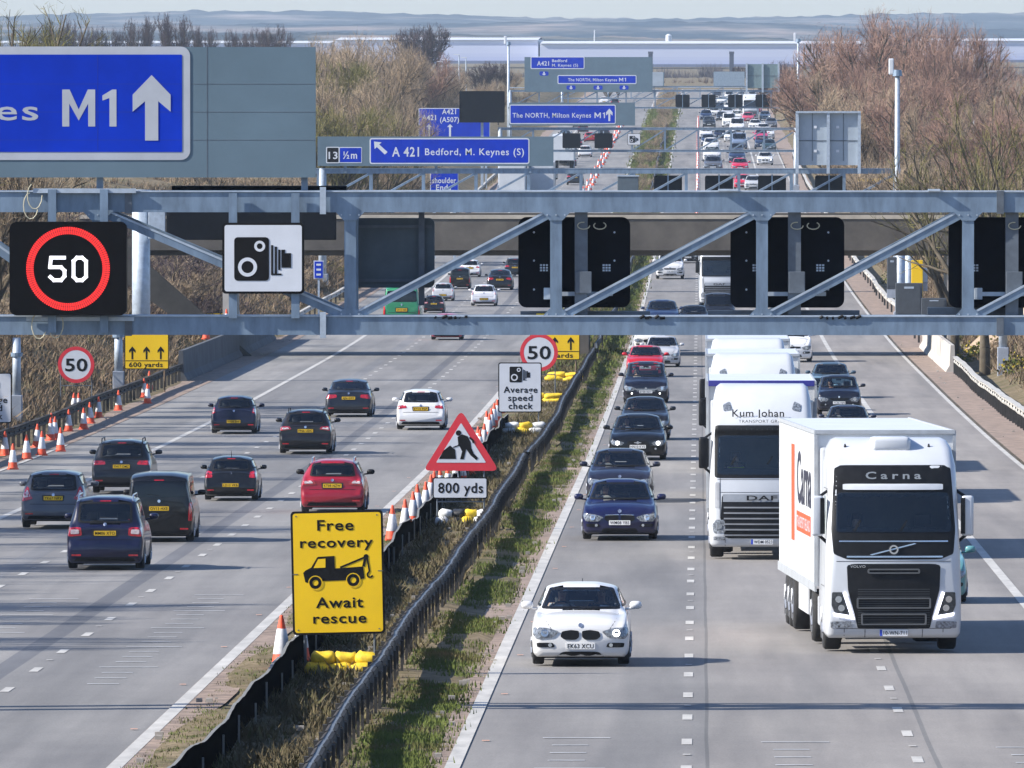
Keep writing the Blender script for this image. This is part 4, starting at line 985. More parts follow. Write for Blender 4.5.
# ------------------------------------------------------------------ barriers and fencing
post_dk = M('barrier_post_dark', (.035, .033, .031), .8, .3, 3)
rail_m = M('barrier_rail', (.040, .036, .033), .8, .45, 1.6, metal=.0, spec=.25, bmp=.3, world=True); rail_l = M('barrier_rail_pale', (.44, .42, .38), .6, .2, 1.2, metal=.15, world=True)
def xyz(x, y, z): return (x, y, zr(y)+z)
def wbeam(name, X, ya, yb, lab, mat, side=(1, -1), top=.74, step=3.2, posts=True, wob=.010, post_m=None):
    e = empty(name, (0, 0, 0), 0, lab, 'crash barrier', 'crash barriers'); r = random.Random(int(X*7+ya))
    ys = [ya+i*step for i in range(int((yb-ya)/step)+1)]
    ox = [r.gauss(0, wob)+.05*math.sin(y*.045+1)+.03*math.sin(y*.13) for y in ys]; oz = [r.gauss(0, wob*.8)+.03*math.sin(y*.07) for y in ys]
    prof = [(.00, 0), (.05, -.02), (.06, -.09), (.01, -.13), (.01, -.17), (.06, -.21), (.05, -.28), (.0, -.30)]
    g_ = .03 if len(side) == 2 else .0
    for s in side:
        for j in range(0, len(ys)-1, 1 if step < 5 else 6):
            m = None
        vs = []; m = MB(); n = len(prof)
        for j in range(len(ys)-1):
            for jj, dz in ((j, 0), (j+1, -.012 if len(side) == 2 else 0)):
                for px, pz in prof: vs.append(xyz(X+ox[jj]+s*(g_+px+.006*(jj == j)*(len(side)-1)), ys[jj]+(.03 if jj == j else 0), top+oz[jj]+pz+dz))
        m.add(vs, [(2*j*n+i, 2*j*n+i+1, (2*j+1)*n+i+1, (2*j+1)*n+i) for j in range(len(ys)-1) for i in range(n-1)]); m.build('rail', mat, e, fix=False)
    if len(side) == 2:
        m = MB()
        for j in range(len(ys)-1):
            m.add([xyz(X+ox[j]-.05, ys[j], top+oz[j]-.02), xyz(X+ox[j]+.05, ys[j], top+oz[j]-.02), xyz(X+ox[j+1]+.05, ys[j+1], top+oz[j+1]-.02), xyz(X+ox[j+1]-.05, ys[j+1], top+oz[j+1]-.02)], [(0, 1, 2, 3)])
        m.build('top_plate', steel_d, e, fix=False)
    else:
        m = MB()
        for j in range(len(ys)-1):
            m.add([xyz(X+ox[j]-.12, ys[j], top+oz[j]+.005), xyz(X+ox[j]+.12, ys[j], top+oz[j]+.03), xyz(X+ox[j+1]+.12, ys[j+1], top+oz[j+1]+.03), xyz(X+ox[j+1]-.12, ys[j+1], top+oz[j+1]+.005)], [(0, 1, 2, 3)])
        m.build('top_plate', mat, e, fix=False)
    k = 0
    for y, a, b in zip(ys, ox, oz):
        if k >= 98: break
        o = MB(); z = zr(y)
        if len(side) == 2: o.box(X+a-.17, X+a-.10, y-.07, y+.07, z-.2, z+top+b-.03); o.box(X+a-.10, X+a-.03, y-.05, y+.05, z+top+b-.25, z+top+b-.05); o.box(X+a+.10, X+a+.15, y-.06, y+.06, z-.2, z+top+b-.10)
        else: o.box(X+a-.06, X+a+.06, y-.05, y+.05, z-.2, z+top+b-(.02))
        o.build('post', post_dk, e); k += 1
    return e
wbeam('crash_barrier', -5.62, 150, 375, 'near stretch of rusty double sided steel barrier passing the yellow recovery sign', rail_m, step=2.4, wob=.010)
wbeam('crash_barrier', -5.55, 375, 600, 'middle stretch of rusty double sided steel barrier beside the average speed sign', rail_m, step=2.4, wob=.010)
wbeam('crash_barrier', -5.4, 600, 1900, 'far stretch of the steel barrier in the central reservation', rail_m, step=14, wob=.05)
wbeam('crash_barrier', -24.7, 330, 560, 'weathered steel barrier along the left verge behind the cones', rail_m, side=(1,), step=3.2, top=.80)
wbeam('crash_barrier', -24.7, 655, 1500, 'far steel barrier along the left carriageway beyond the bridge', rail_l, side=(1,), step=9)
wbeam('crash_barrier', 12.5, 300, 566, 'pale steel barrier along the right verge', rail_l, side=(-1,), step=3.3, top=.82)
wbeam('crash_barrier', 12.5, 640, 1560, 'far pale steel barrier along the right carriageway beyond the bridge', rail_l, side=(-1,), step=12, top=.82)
def cwall(X, ya, yb, h, lab, mat):
    m = MB(); ys = [ya+i*5 for i in range(int((yb-ya)/5)+1)]; prof = [(-.32, 0), (-.30, .10), (-.14, .35), (-.10, h), (.10, h), (.14, .35), (.30, .10), (.32, 0)]
    vs = [xyz(X+px, y, pz) for y in ys for px, pz in prof]; n = len(prof)
    m.add(vs, [(j*n+i, j*n+i+1, (j+1)*n+i+1, (j+1)*n+i) for j in range(len(ys)-1) for i in range(n-1)]+[tuple(range(n)), tuple(range((len(ys)-1)*n, len(ys)*n))])
    return tag(m.build('concrete_barrier', mat), lab, 'concrete barrier', 'concrete barriers')
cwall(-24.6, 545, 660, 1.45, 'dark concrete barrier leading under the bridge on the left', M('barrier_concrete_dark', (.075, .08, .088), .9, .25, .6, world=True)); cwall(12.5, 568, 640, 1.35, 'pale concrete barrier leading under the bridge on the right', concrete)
# black membrane fence
e = empty('membrane_fence', (0, 0, 0), 0, 'sagging black sheet fence beside the cones in the central reservation', 'sheet fence'); r = random.Random(9)
ys = [150+i*.9 for i in range(330)]; rows = [-.05, .2, .45, .68]; vs = []
for i, y in enumerate(ys):
    sag = .025*math.sin(i*.7)+.05*math.sin(i*.13)+r.uniform(-.012, .012)-(.12 if 150+.9*i > 260 and (i//9) % 5 == 3 else 0)
    for j, z in enumerate(rows): vs.append(xyz(-7.45+.05*math.sin(i*.23+j*.4), y, z+(sag if j == 3 else sag*.4 if j == 2 else 0)))
n = len(rows); MB().add(vs, [(j*n+i, j*n+i+1, (j+1)*n+i+1, (j+1)*n+i) for j in range(len(ys)-1) for i in range(n-1)]).build('sheet', membrane, e, smooth=True, fix=False)
top = [vs[i*n+3] for i in range(len(ys))]; m = MB()
m.add([(x+d, y, z+.008) for x, y, z in top for d in (-.025, .03)], [(2*i, 2*i+1, 2*i+3, 2*i+2) for i in range(len(top)-1)]); m.build('top_cord', M('cord_pale', (.17, .17, .16), .8), e, fix=False)
for i in range(0, 40):
    y = 152+i*6.3+r.uniform(-1, 1); MB().box(-7.38, -7.35, y-.02, y+.02, zr(y)-.1, zr(y)+.42+.2*r.random()).build('stake', M('stake_grey', (.25, .24, .22), .8), e)

# ------------------------------------------------------------------ cones
def make_cone():
    e = empty('traffic_cone', (0, 0, 0), 0, 'orange and white traffic cone', 'traffic cone', 'traffic cones')
    def lathe(prof, n=16):
        vs = [(r_*math.cos(2*PI*i/n), r_*math.sin(2*PI*i/n), z) for r_, z in prof for i in range(n)]
        fs = [(a*n+i, a*n+(i+1) % n, (a+1)*n+(i+1) % n, (a+1)*n+i) for a in range(len(prof)-1) for i in range(n)]+[tuple(range((len(prof)-1)*n, len(prof)*n))]
        return MB().add(vs, fs)
    MB().box(-.19, .19, -.19, .19, 0, .05, .015).build('base', cone_o, e)
    lathe([(.20, .06), (.19, .10), (.155, .30), (.075, .79), (.035, .98), (.03, 1.0)]).build('cone', cone_o, e, smooth=True)
    lathe([(.163, .28), (.166, .29), (.088, .745), (.084, .75)]).build('sleeve', cone_w, e, smooth=True)
    return e
C0 = make_cone(); used = False
def cone(X, Y, lab=None, group='traffic cones', s=1., tilt=0.):
    global used
    c_ = C0 if not used else copy_tree(C0); used = True
    c_.location = (X, Y, terr(X, Y) if not (-23.3 < X < -9 or -3.9 < X < 10.8) else zr(Y)+.004); c_.rotation_euler = (RND.gauss(0, .02), tilt+RND.gauss(0, .02), RND.uniform(0, 3)); c_.scale = (s, s, s)
    c_['group'] = group
    if lab: c_['label'] = lab
    return c_
def conepx(px, py, lab, group, s=.92):
    y = gy(py); return cone(wx(px, y), y, lab, group, s)
cone(wx(281.5, gy(674)), gy(674), 'cone alone beside the fence left of the yellow recovery sign', 'cones along the sheet fence', 1.0)
for px, py in ((300, 664), (392, 545), (405, 533), (413, 527), (418, 521), (425.5, 517), (430, 508), (434, 504), (440, 501), (448, 498), (455, 492), (462, 486), (469, 478), (472, 472), (480, 460), (484, 449), (478, 452), (489, 441), (487, 436), (494, 428), (492, 433), (497, 424), (500, 415)):
    conepx(px, py, 'orange and white cone standing in the close row along the black sheet fence', 'cones along the sheet fence')
for px, py in ((4, 456), (26, 460), (41, 456), (50, 441), (54, 440), (68, 432), (51, 436), (83, 430), (90, 424), (73, 414), (78, 414), (118, 411), (144, 398), (149, 390), (147, 404), (36, 448), (12, 470), (60, 452), (98, 418)):
    y = gy(py); conepx(px, py, 'orange and white cone in the untidy group by the left barrier', 'cones by the left barrier', .86)
for px, py in ((188, 357), (200, 352), (172, 366)):
    y = gy(py); c_ = cone(wx(px, y), y, 'small cone top showing over the dark concrete barrier', 'cones behind the concrete barrier'); c_.location.z += .9; c_.location.x = -25.1
for py in (396, 386): conepx(524, py, 'cone stump beside the average speed sign', 'cones in the central reservation')
for i in range(44):
    y = 1080+i*20; cone(-.2, y, 'tiny cone in the straight far line down the right carriageway', 'far cones on the right carriageway', 1.0)
for i in range(50):
    y = 1190+i*16; cone(-12.5+.0*(i % 3)-(.5 if i % 3 == 0 else 0), y, 'tiny cone in the far line down the left carriageway', 'far cones on the left carriageway', 1.0)
# ------------------------------------------------------------------ vehicles
def crom(pts, k):
    out = []; n = len(pts)
    for i in range(n-1):
        p0 = pts[max(0, i-1)]; p1 = pts[i]; p2 = pts[i+1]; p3 = pts[min(n-1, i+2)]
        for j in range(k):
            t = j/k
            out.append(tuple(.5*((2*b)+(-a+c)*t+(2*a-5*b+4*c-d)*t*t+(-a+3*b-3*c+d)*t**3)*.55+(b+(c-b)*t)*.45 for a, b, c, d in zip(p0, p1, p2, p3)))
    out.append(tuple(pts[-1])); return out
def shell(stations, name, mat, parent, k=5, kk=4):
    """stations: (y, zb, zs, zt, wm, ws, wt, cabin) in metres, wm etc. half-widths; a closed lofted body"""
    S2 = crom(stations, kk); rings = []
    for (y, zb, zs, zt, wm, ws, wt, cab) in S2:
        zm = zb+(zs-zb)*.52
        e = .035+.055*cab
        half = [(wm*.90, zb), (wm*.975, zb+(zs-zb)*.12), (wm, zm), (wm*.995, zb+(zs-zb)*.75), (ws, zs), (wt+(ws-wt)*(.16+.1*(1-cab)), zt-e-.02), (wt*.86, zt-.025*(1+cab)), (wt*.45, zt-.004), (0, zt)]
        pr = crom(half, k)
        rings.append([(x, y, z) for x, z in pr]+[(-x, y, z) for x, z in pr[-2::-1]])
    m = len(rings[0]); vs = [v for r_ in rings for v in r_]; fs = []
    for j in range(len(rings)-1):
        for i in range(m-1): a = j*m+i; fs.append((a, a+1, a+m+1, a+m))
        fs.append((j*m+m-1, j*m, (j+1)*m, (j+1)*m+m-1))
    fs.append(tuple(range(m))); fs.append(tuple(range((len(rings)-1)*m+m-1, (len(rings)-1)*m-1, -1)))
    o = MB().add(vs, fs).build(name, mat, parent, smooth=True)
    return o, BVHTree.FromPolygons([Vector(v) for v in vs], fs)
def decal_mesh(poly, bvh, axis, side, off, res=.07):
    """a panel cut to poly and laid on the body: axis 'y' poly=(x,z) seen from side*y, axis 'x' poly=(y,z) seen from side*x"""
    bm = bmesh.new(); vv = [bm.verts.new((a, 0, b)) for a, b in poly]; bm.faces.new(vv)
    for _ in range(5):
        long = [e for e in bm.edges if e.calc_length() > res]
        if not long: break
        bmesh.ops.triangulate(bm, faces=bm.faces[:])
        long = [e for e in bm.edges if e.calc_length() > res]
        bmesh.ops.subdivide_edges(bm, edges=long, cuts=1)
    bmesh.ops.triangulate(bm, faces=bm.faces[:])
    bm.verts.ensure_lookup_table(); bm.verts.index_update()
    out = []
    for v in bm.verts:
        a, b = v.co.x, v.co.z
        if axis == 'y': o = Vector((a, side*20, b)); d = Vector((0, -side, 0))
        else: o = Vector((side*20, a, b)); d = Vector((-side, 0, 0))
        h = bvh.ray_cast(o, d)
        if h[0] is None:
            q = Vector((a, side*1.5, b)) if axis == 'y' else Vector((side*.8, a, b))
            hn = bvh.find_nearest(q); p = hn[0]
            out.append(p-d*off)
        else: out.append(h[0]-d*off)
    fs = [tuple(v.index for v in f.verts) for f in bm.faces]; bm.free()
    return out, fs
def mirror(p): return [(-x, z) for x, z in p][::-1]
class Car: pass
def wheels(root, xw, ys, rad, wd, rim=True, mat=rubber):
    for y in ys:
        for s in (-1, 1):
            m = MB(); x0, x1 = s*(xw-wd), s*xw
            prof = [(x0, rad*.93), (x0+(x1-x0)*.12, rad), (x0+(x1-x0)*.88, rad), (x1, rad*.93), (x1+s*.004, rad*.66)]
            n = 22; vs = []
            for (xx, rr) in prof:
                for i in range(n): t = 2*PI*i/n; vs.append((xx, y+rr*math.cos(t), rad+rr*math.sin(t)))
            fs = [(a*n+i, a*n+(i+1) % n, (a+1)*n+(i+1) % n, (a+1)*n+i) for a in range(len(prof)-1) for i in range(n)]
            fs.append(tuple(range(n))); fs.append(tuple(range((len(prof)-1)*n, len(prof)*n)))
            w_ = m.add(vs, fs).build('wheel', mat, root, smooth=True)
            if rim:
                q = MB(); q.tube((x1-s*.02, y, rad), (x1+s*.012, y, rad), rad*.64, n=18)
                for i in range(5):
                    t = 2*PI*i/5; q.tube((x1+s*.015, y, rad), (x1+s*.015, y+rad*.6*math.cos(t), rad+rad*.6*math.sin(t)), .03, .02, n=5)
                q.build('rim', rim_m, w_, smooth=False)
BODY = {  # front: hood line etc. as fractions of H ; y of cowl, roof front, roof rear, tail
 'hatch':  dict(L=4.25, W=1.77, H=1.44, hn=.50, hood=.645, cowl=.665, yc=1.15, yr=1.95, yb=.80, rear=.62, tail=.60, ywr=.30),
 'saloon': dict(L=4.75, W=1.84, H=1.45, hn=.47, hood=.62, cowl=.645, yc=1.30, yr=2.10, yb=1.45, rear=.70, tail=.70, ywr=.62),
 'estate': dict(L=4.65, W=1.80, H=1.49, hn=.48, hood=.64, cowl=.67, yc=1.25, yr=2.05, yb=.55, rear=.62, tail=.60, ywr=.16),
 'suv':    dict(L=4.55, W=1.86, H=1.66, hn=.52, hood=.655, cowl=.68, yc=1.15, yr=1.90, yb=.60, rear=.60, tail=.58, ywr=.22),
 'mpv':    dict(L=4.60, W=1.82, H=1.72, hn=.45, hood=.58, cowl=.63, yc=.95, yr=2.05, yb=.45, rear=.58, tail=.58, ywr=.14),
 'van':    dict(L=4.60, W=1.80, H=1.82, hn=.48, hood=.58, cowl=.62, yc=.95, yr=1.70, yb=.20, rear=.60, tail=.60, ywr=.07),
}
def re_pz(rear, kind): return (rear or {}).get('pz', .78)
def make_car(kind, color, front=None, rear=None, plate=None, label='', group=None, name=None, rails=False, aerial=False, mirror_col=None, rearglass=True, H=None, W=None, view='front', black_roof=False):
    B = dict(BODY[kind])
    if H: B['H'] = H
    if W: B['W'] = W
    L, Wd, H = B['L'], B['W']/2, B['H']; y0 = -L/2; y1 = L/2
    cat = {'van': 'van'}.get(kind, 'car')
    root = empty(name or {'hatch': 'hatchback_car', 'saloon': 'saloon_car', 'estate': 'estate_car', 'suv': 'suv_car', 'mpv': 'people_carrier', 'van': 'panel_van'}[kind], (0, 0, 0), 0, label, cat, group)
    hn, hd, cw = B['hn']*H, B['hood']*H, B['cowl']*H
    cab_w = {'hatch': .70, 'saloon': .69, 'estate': .70, 'suv': .73, 'mpv': .76, 'van': .83}[kind]*Wd
    rr_ = B['rear']*H
    tum = 1.0 if kind in ('van',) else .94
    zb = .16 if kind != 'suv' else .22
    sts = [(y0, zb+.08, hn*.86, hn*.92, Wd*.84, Wd*.78, Wd*.60, 0), (y0+.05, zb+.02, hn*.97, hn*1.06, Wd*.935, Wd*.87, Wd*.68, 0), (y0+.18, zb, hn*1.08, hn*1.19, Wd*.985, Wd*.92, Wd*.72, 0),
           (y0+.45, zb, hd*.92, hd*.99, Wd*.998, Wd*.93, Wd*.74, 0), (y0+B['yc']*.75, zb, hd*.975, hd*1.03, Wd, Wd*.93, Wd*.74, 0),
           (y0+B['yc'], zb, cw*.97, cw*1.01, Wd, Wd*.915, Wd*.72, .1), (y0+B['yr'], zb, cw*1.0, H*.975, Wd, Wd*.92, cab_w, 1), (y0+B['yr']+.45, zb, cw*1.02, H, Wd, Wd*.925, cab_w*1.01, 1),
           (y1-B['yb']-.5, zb, cw*1.04, H*.995, Wd, Wd*.92, cab_w, 1), (y1-B['yb'], zb, cw*1.05, H*.955, Wd*.995, Wd*.91, cab_w*.97, 1)]
    yw = B['ywr']
    if kind == 'saloon':
        sts += [(y1-.72, zb, cw*1.03, cw*1.10, Wd*.99, Wd*.89, Wd*.68, .2), (y1-.25, zb, cw*1.0, cw*1.075, Wd*.97, Wd*.85, Wd*.66, 0), (y1-.12, zb+.02, cw*.93, cw*1.0, Wd*.94, Wd*.81, Wd*.6, 0), (y1-.03, zb+.05, cw*.6, cw*.66, Wd*.90, Wd*.83, Wd*.6, 0), (y1, zb+.12, cw*.50, cw*.54, Wd*.82, Wd*.75, Wd*.5, 0)]
    else:
        zt2 = rr_*1.03
        sts += [(y1-yw, zb, rr_*1.0, zt2+(H*.93-zt2)*(.06 if kind != 'van' else .75), Wd*.985, Wd*.90, Wd*.74 if kind != 'van' else cab_w, .4), (y1-yw*.45, zb, rr_*.97, zt2*(.99 if kind != 'van' else 1.25), Wd*.965, Wd*.88, Wd*.72, .15),
                (y1-.06, zb+.03, rr_*.72, rr_*.78, Wd*.96, Wd*.91, Wd*.72, 0), (y1, zb+.09, rr_*.55, rr_*.60, Wd*.91, Wd*.86, Wd*.62, 0)]
        if kind == 'van':
            sts = sts[:-4]+[(y1-.16, zb, rr_*1.0, H*.93, Wd*.985, Wd*.91, cab_w*.95, 1), (y1-.05, zb+.02, rr_*.98, H*.86, Wd*.96, Wd*.89, cab_w*.9, .9), (y1, zb+.1, rr_*.9, H*.55, Wd*.90, Wd*.84, cab_w*.8, .3)]
    body, bvh = shell(sts, 'body', paint, root)
    body.color = color+(1,)
    if view == 'front': fs = -1
    def dec(nm, poly, mat, side=-1, off=.008, parent=root, res=.08, both=False, lab=None):
        m = MB()
        for p in ([poly, mirror(poly)] if both == 'merge' else [poly]):
            v, f = decal_mesh(p, bvh, 'y', side, off, res); m.add(v, f)
        o = m.build(nm, mat, parent, smooth=True)
        if lab: o['label'] = lab
        return o
    holes = []
    def inpoly(px_, pz_, poly):
        ins_ = False; j_ = len(poly)-1
        for i_ in range(len(poly)):
            (xi, zi), (xj, zj) = poly[i_], poly[j_]
            if (zi > pz_) != (zj > pz_) and px_ < (xj-xi)*(pz_-zi)/(zj-zi+1e-12)+xi: ins_ = not ins_
            j_ = i_
        return ins_
    def frit(poly, side, parent, axis='y', k=.93):
        cx = sum(q[0] for q in poly)/len(poly); cz = sum(q[1] for q in poly)/len(poly)
        w_ = max(q[0] for q in poly)-min(q[0] for q in poly); h_ = max(q[1] for q in poly)-min(q[1] for q in poly)
        kx_ = 1-.11/w_; kz_ = 1-.09/h_
        inner = [(cx+(x-cx)*kx_, cz+(z-cz)*kz_) for x, z in poly]
        m = MB(); n_ = len(poly)
        for i in range(n_):
            j = (i+1) % n_
            v_, f_ = decal_mesh([poly[i], poly[j], inner[j], inner[i]], bvh, axis, side, .012, .12)
            m.add(v_, f_)
        m.build('window_seal', black, parent, fix=False)
        k2x = 1-.05/w_; k2z = 1-.04/h_
        holes.append((axis, side, [(cx+(x-cx)*k2x, cz+(z-cz)*k2z) for x, z in poly]))
    # glazing
    wz0, wz1 = cw*1.03, H*.945
    wsc = [(-Wd*.83, wz0), (Wd*.83, wz0), (cab_w*.93, wz1), (-cab_w*.93, wz1)]
    wp = rnd_poly(wsc, .08); o = dec('windscreen', wp, glass, -1, .010); frit(wp, -1, o)
    if kind == 'saloon': rz0, rz1 = cw*1.12, H*.93
    elif kind == 'van': rz0, rz1 = rr_*1.08, H*.88
    else: rz0, rz1 = rr_*1.10, H*.925
    rw0 = Wd*(.72 if kind != 'van' else .80); rw1 = cab_w*(.90 if kind != 'van' else .92)
    wp = rnd_poly([(-rw0, rz0), (rw0, rz0), (rw1, rz1), (-rw1, rz1)], .12); o = dec('rear_window', wp, glass, 1, .010)
    if kind != 'van': frit(wp, 1, o)
    else: o.active_material = M('privacy_glass', (.004, .005, .006), .05, .2, 4)
    for s in (-1, 1):
        yA = y0+B['yc']+.42; yB = y0+B['yr']+.10; yM = (y0+y1)/2+.10; yE = y1-B['yb']-.02; yF = y1-max(yw, .3)-.25 if kind not in ('saloon',) else y1-1.0
        zl = cw*1.07; zh = H*.93
        for p in ([(yA, zl), (yM-.03, zl*1.01), (yM-.03, zh), (yB, zh-.02)], [(yM+.03, zl*1.01), (yF, zl*1.03), (yE, zh-.02), (yM+.03, zh)]):
            v, f = decal_mesh(p, bvh, 'x', s, .008, .12)
            o = MB().add(v, f).build('side_window', glass, root, smooth=True)
            if kind != 'van': frit(p, s, o, 'x')
            else: o.active_material = MATS['privacy_glass']
        for yy in (y0+.82, y1-.85):   # wheel arches
            v, f = decal_mesh([(yy+.36*math.cos(t*PI/8), .30+.37*math.sin(t*PI/8)) for t in range(9)]+[(yy-.36, zb+.02), (yy+.36, zb+.02)], bvh, 'x', s, .006, .12)
            MB().add(v, f).build('wheel_arch', black, root)
        # mirrors
        mm = MB(); mx = s*(Wd+.10); my = y0+B['yc']+.50; mz = cw*1.09
        n1, n2 = 8, 10; vs = []; 
        for i in range(n1+1):
            ph = PI*i/n1-PI/2
            for j in range(n2):
                t = 2*PI*j/n2; vs.append((mx+.115*math.cos(ph)*math.copysign(abs(math.cos(t))**.7, math.cos(t)), my+.07*math.sin(ph) if True else 0, mz+.075*math.cos(ph)*math.copysign(abs(math.sin(t))**.7, math.sin(t))))
        fsx = [(i*n2+j, i*n2+(j+1) % n2, (i+1)*n2+(j+1) % n2, (i+1)*n2+j) for i in range(n1) for j in range(n2)]
        mm.add(vs, fsx); mm.tube((s*Wd*.90, my, mz-.07), (mx, my, mz-.05), .022, .022, 5)
        mo = mm.build('wing_mirror', paint if mirror_col is None or mirror_col == 'body' else black, root, smooth=True); mo.color = color+(1,)
    bmx = bmesh.new(); bmx.from_mesh(body.data); kill = []
    for f in bmx.faces:
        q = f.calc_center_median()
        for ax_, sd_, poly in holes:
            if ax_ == 'y':
                if (sd_ < 0 and y0+B['yc']-.15 < q.y < y0+B['yr']+.25 or sd_ > 0 and q.y > y1-1.75) and q.z > cw and inpoly(q.x, q.z, poly): kill.append(f); break
            elif q.x*sd_ > .45*Wd and q.z > cw*.98 and inpoly(q.y, q.z, poly): kill.append(f); break
    bmesh.ops.delete(bmx, geom=kill, context='FACES'); bmx.to_mesh(body.data); bmx.free()
    # cabin
    ci = MB(); ys0, ys1 = y0+B['yc']+.05, y1-B['yb']-.15 if kind != 'saloon' else y1-1.2
    ci.box(-Wd*.86, Wd*.86, ys0+.35, ys1, zb+.1, cw*.62); ci.box(-Wd*.80, Wd*.80, ys0-.1, ys0+.55, cw*.6, cw*.95, .04); ci.build('cabin_floor', M('cabin_trim', (.02, .02, .022), .8), root)
    for sx_ in (-.36, .36):
        for yy_, nm_ in ((ys0+1.35, 'front_seat'), (ys0+2.25, 'rear_seat')):
            if yy_ > ys1-.1: continue
            q = MB(); q.box(sx_-.24, sx_+.24, yy_-.07, yy_+.09, cw*.55, cw*1.02, .05); q.box(sx_-.13, sx_+.13, yy_-.04, yy_+.06, cw*1.04, cw*1.04+.19, .04); q.build(nm_, M('seat_cloth', (.035, .036, .04), .9), root, smooth=True)
    q = MB(); t_ = .19
    for i in range(14):
        a0, a1 = 2*PI*i/14, 2*PI*(i+1)/14; q.tube((-.36+t_*math.cos(a0), ys0+.62+.08*math.sin(a0), cw*.98+t_*.85*math.sin(a0)), (-.36+t_*math.cos(a1), ys0+.62+.08*math.sin(a1), cw*.98+t_*.85*math.sin(a1)), .016, n=5)
    q.build('steering_wheel', black, root)
    MB().box(-.11, .11, ys0+.62, ys0+.65, H*.86, H*.86+.06, .01).build('rear_view_mirror', black, root)
    root['_dy'] = ys0+1.18; root['_dz'] = cw*.52
    wheels(root, Wd*.985, (y0+.82, y1-.85), .315 if kind != 'suv' else .35, .205)
    MB().box(-Wd*.80, Wd*.80, y0+.3, y1-.3, zb-.03, zb+.06).build('underbody', black, root)
    if rails:
        for s in (-1, 1):
            q = MB(); x = s*cab_w*.93; pts = [(x, y0+B['yr']+.2, H*.955), (x, y0+B['yr']+.35, H+.035), (x, y1-B['yb']-.15, H+.03), (x, y1-B['yb']+.02, H*.93)]
            for a, b in zip(pts, pts[1:]): q.tube(a, b, .018, n=6)
            q.build('roof_rail', chrome if rails == 'c' else black, root)
    if aerial: MB().tube((0, y1-B['yb']-.1, H*.97), (0, y1-B['yb']+.12, H*.97+(.22 if aerial == 'long' else .07)), .012, .006, 5).build('aerial', black, root)
    fz = H  # front face
    fr = dict(hl=[(.50, .60), (.62, .50), (.90, .52), (.93, .60), (.90, .66), (.70, .66)], hl_mat=lamp_clear, grille='slot', lower=True, lit=False)
    if front: fr.update(front)
    sc = lambda p, kz=1.: [(x*Wd, z*hd*kz) for x, z in p]
    pl = fr.get('poly')
    hp = sc(fr['hl'])
    for s in (-1, 1):
        q = hp if s == 1 else mirror(hp)
        o = dec('headlight', rnd_poly(q, .2), fr['hl_mat'], -1, .012, res=.05)
        cx = sum(p[0] for p in q)/len(q); cz = sum(p[1] for p in q)/len(q)
        dec('lamp_unit', circ(cx-s*.02, cz, .068, 12), lamp_on if (fr['lit'] is True or fr['lit'] == s) else chrome, -1, .02, parent=o, res=.2)
    g = fr['grille']
    if g == 'kidney':
        for s in (-1, 1):
            p = sc([(.03*s, .68), (.03*s, .56), (.10*s, .505), (.33*s, .51), (.41*s, .57), (.38*s, .67), (.2*s, .70)])
            if s == -1: p = p[::-1]
            dec('grille', rnd_poly(p, .25), black, -1, .012, res=.05)
            dec('grille_surround', rnd_poly([(x*1.0, z) for x, z in sc([(.015*s, .70), (.015*s, .685), (.38*s, .675), (.38*s, .69)][::s])], .1), chrome, -1, .014, res=.05) if fr.get('chrome') else None
    elif g == 'big':
        dec('grille', rnd_poly(sc([(-.36, .30), (.36, .30), (.42, .46), (.36, .68), (-.36, .68), (-.42, .46)]), .15), black, -1, .010)
        ri = MB()
        for s in (0,):
            v, f = decal_mesh(rnd_poly(sc([(-.13, .60), (.13, .60), (.13, .635), (-.13, .635)]), .3), bvh, 'y', -1, .02, .1); ri.add(v, f)
        ri.build('badge', chrome, root)
    elif g == 'slot':
        dec('grille', rnd_poly(sc([(-.40, .58), (.40, .58), (.45, .66), (-.45, .66)]), .2), black, -1, .010)
    elif g == 'chevron':
        dec('grille', rnd_poly(sc([(-.50, .56), (.50, .56), (.52, .60), (-.52, .60)]), .2), chrome, -1, .012)
        dec('grille_bar', rnd_poly(sc([(-.40, .49), (.40, .49), (.42, .53), (-.42, .53)]), .2), chrome, -1, .012)
    if g != 'kidney' or fr.get('chrome'): dec('front_badge', circ(0, hd*(.79 if g == 'kidney' else .70 if g == 'slot' else .62), .045, 12), chrome, -1, .016, res=.2)
    else: dec('front_badge', circ(0, hd*.79, .04, 12), chrome, -1, .016, res=.2)
    if fr['lower']:
        dec('lower_grille', rnd_poly(sc(fr.get('low', [(-.50, .20), (.50, .20), (.44, .33), (-.44, .33)])), .2), black, -1, .010)
        for s in (-1, 1):
            q = sc([(.52, .36), (.88, .36), (.90, .45), (.56, .45)])
            fo = dec('fog_recess', rnd_poly(q if s == 1 else mirror(q), .2), black, -1, .010)
            dec('fog_lamp', circ(s*Wd*(.78 if fr.get('fogout') else .62), hd*.405, .035, 10), lamp_on if fr.get('fog') else chrome, -1, .018, parent=fo, res=.2)
    def plate_at(z, side, mat, s_):
        w2, h2 = .26, .056
        v = decal_mesh([(-w2, z-h2), (w2, z-h2), (w2, z+h2), (-w2, z+h2)], bvh, 'y', side, .0, .3)[0]
        yy = min(p.y for p in v) if side < 0 else max(p.y for p in v)
        q = MB(); q.prism(rrect(-w2, w2, z-h2, z+h2, .012, 2), yy+side*.018, yy+side*.002)
        o = q.build('number_plate', mat, root)
        if s_:
            t = MB(); text(t, s_, -w2*.9*(-side), w2*.9*(-side), z-.037, .075, yy+side*.0205, .018)
            t.build('plate_characters', ink, o, fix=False)
    plate_at(hd*(fr.get('pz', .475)), -1, plate_w, plate if view == 'front' else None)
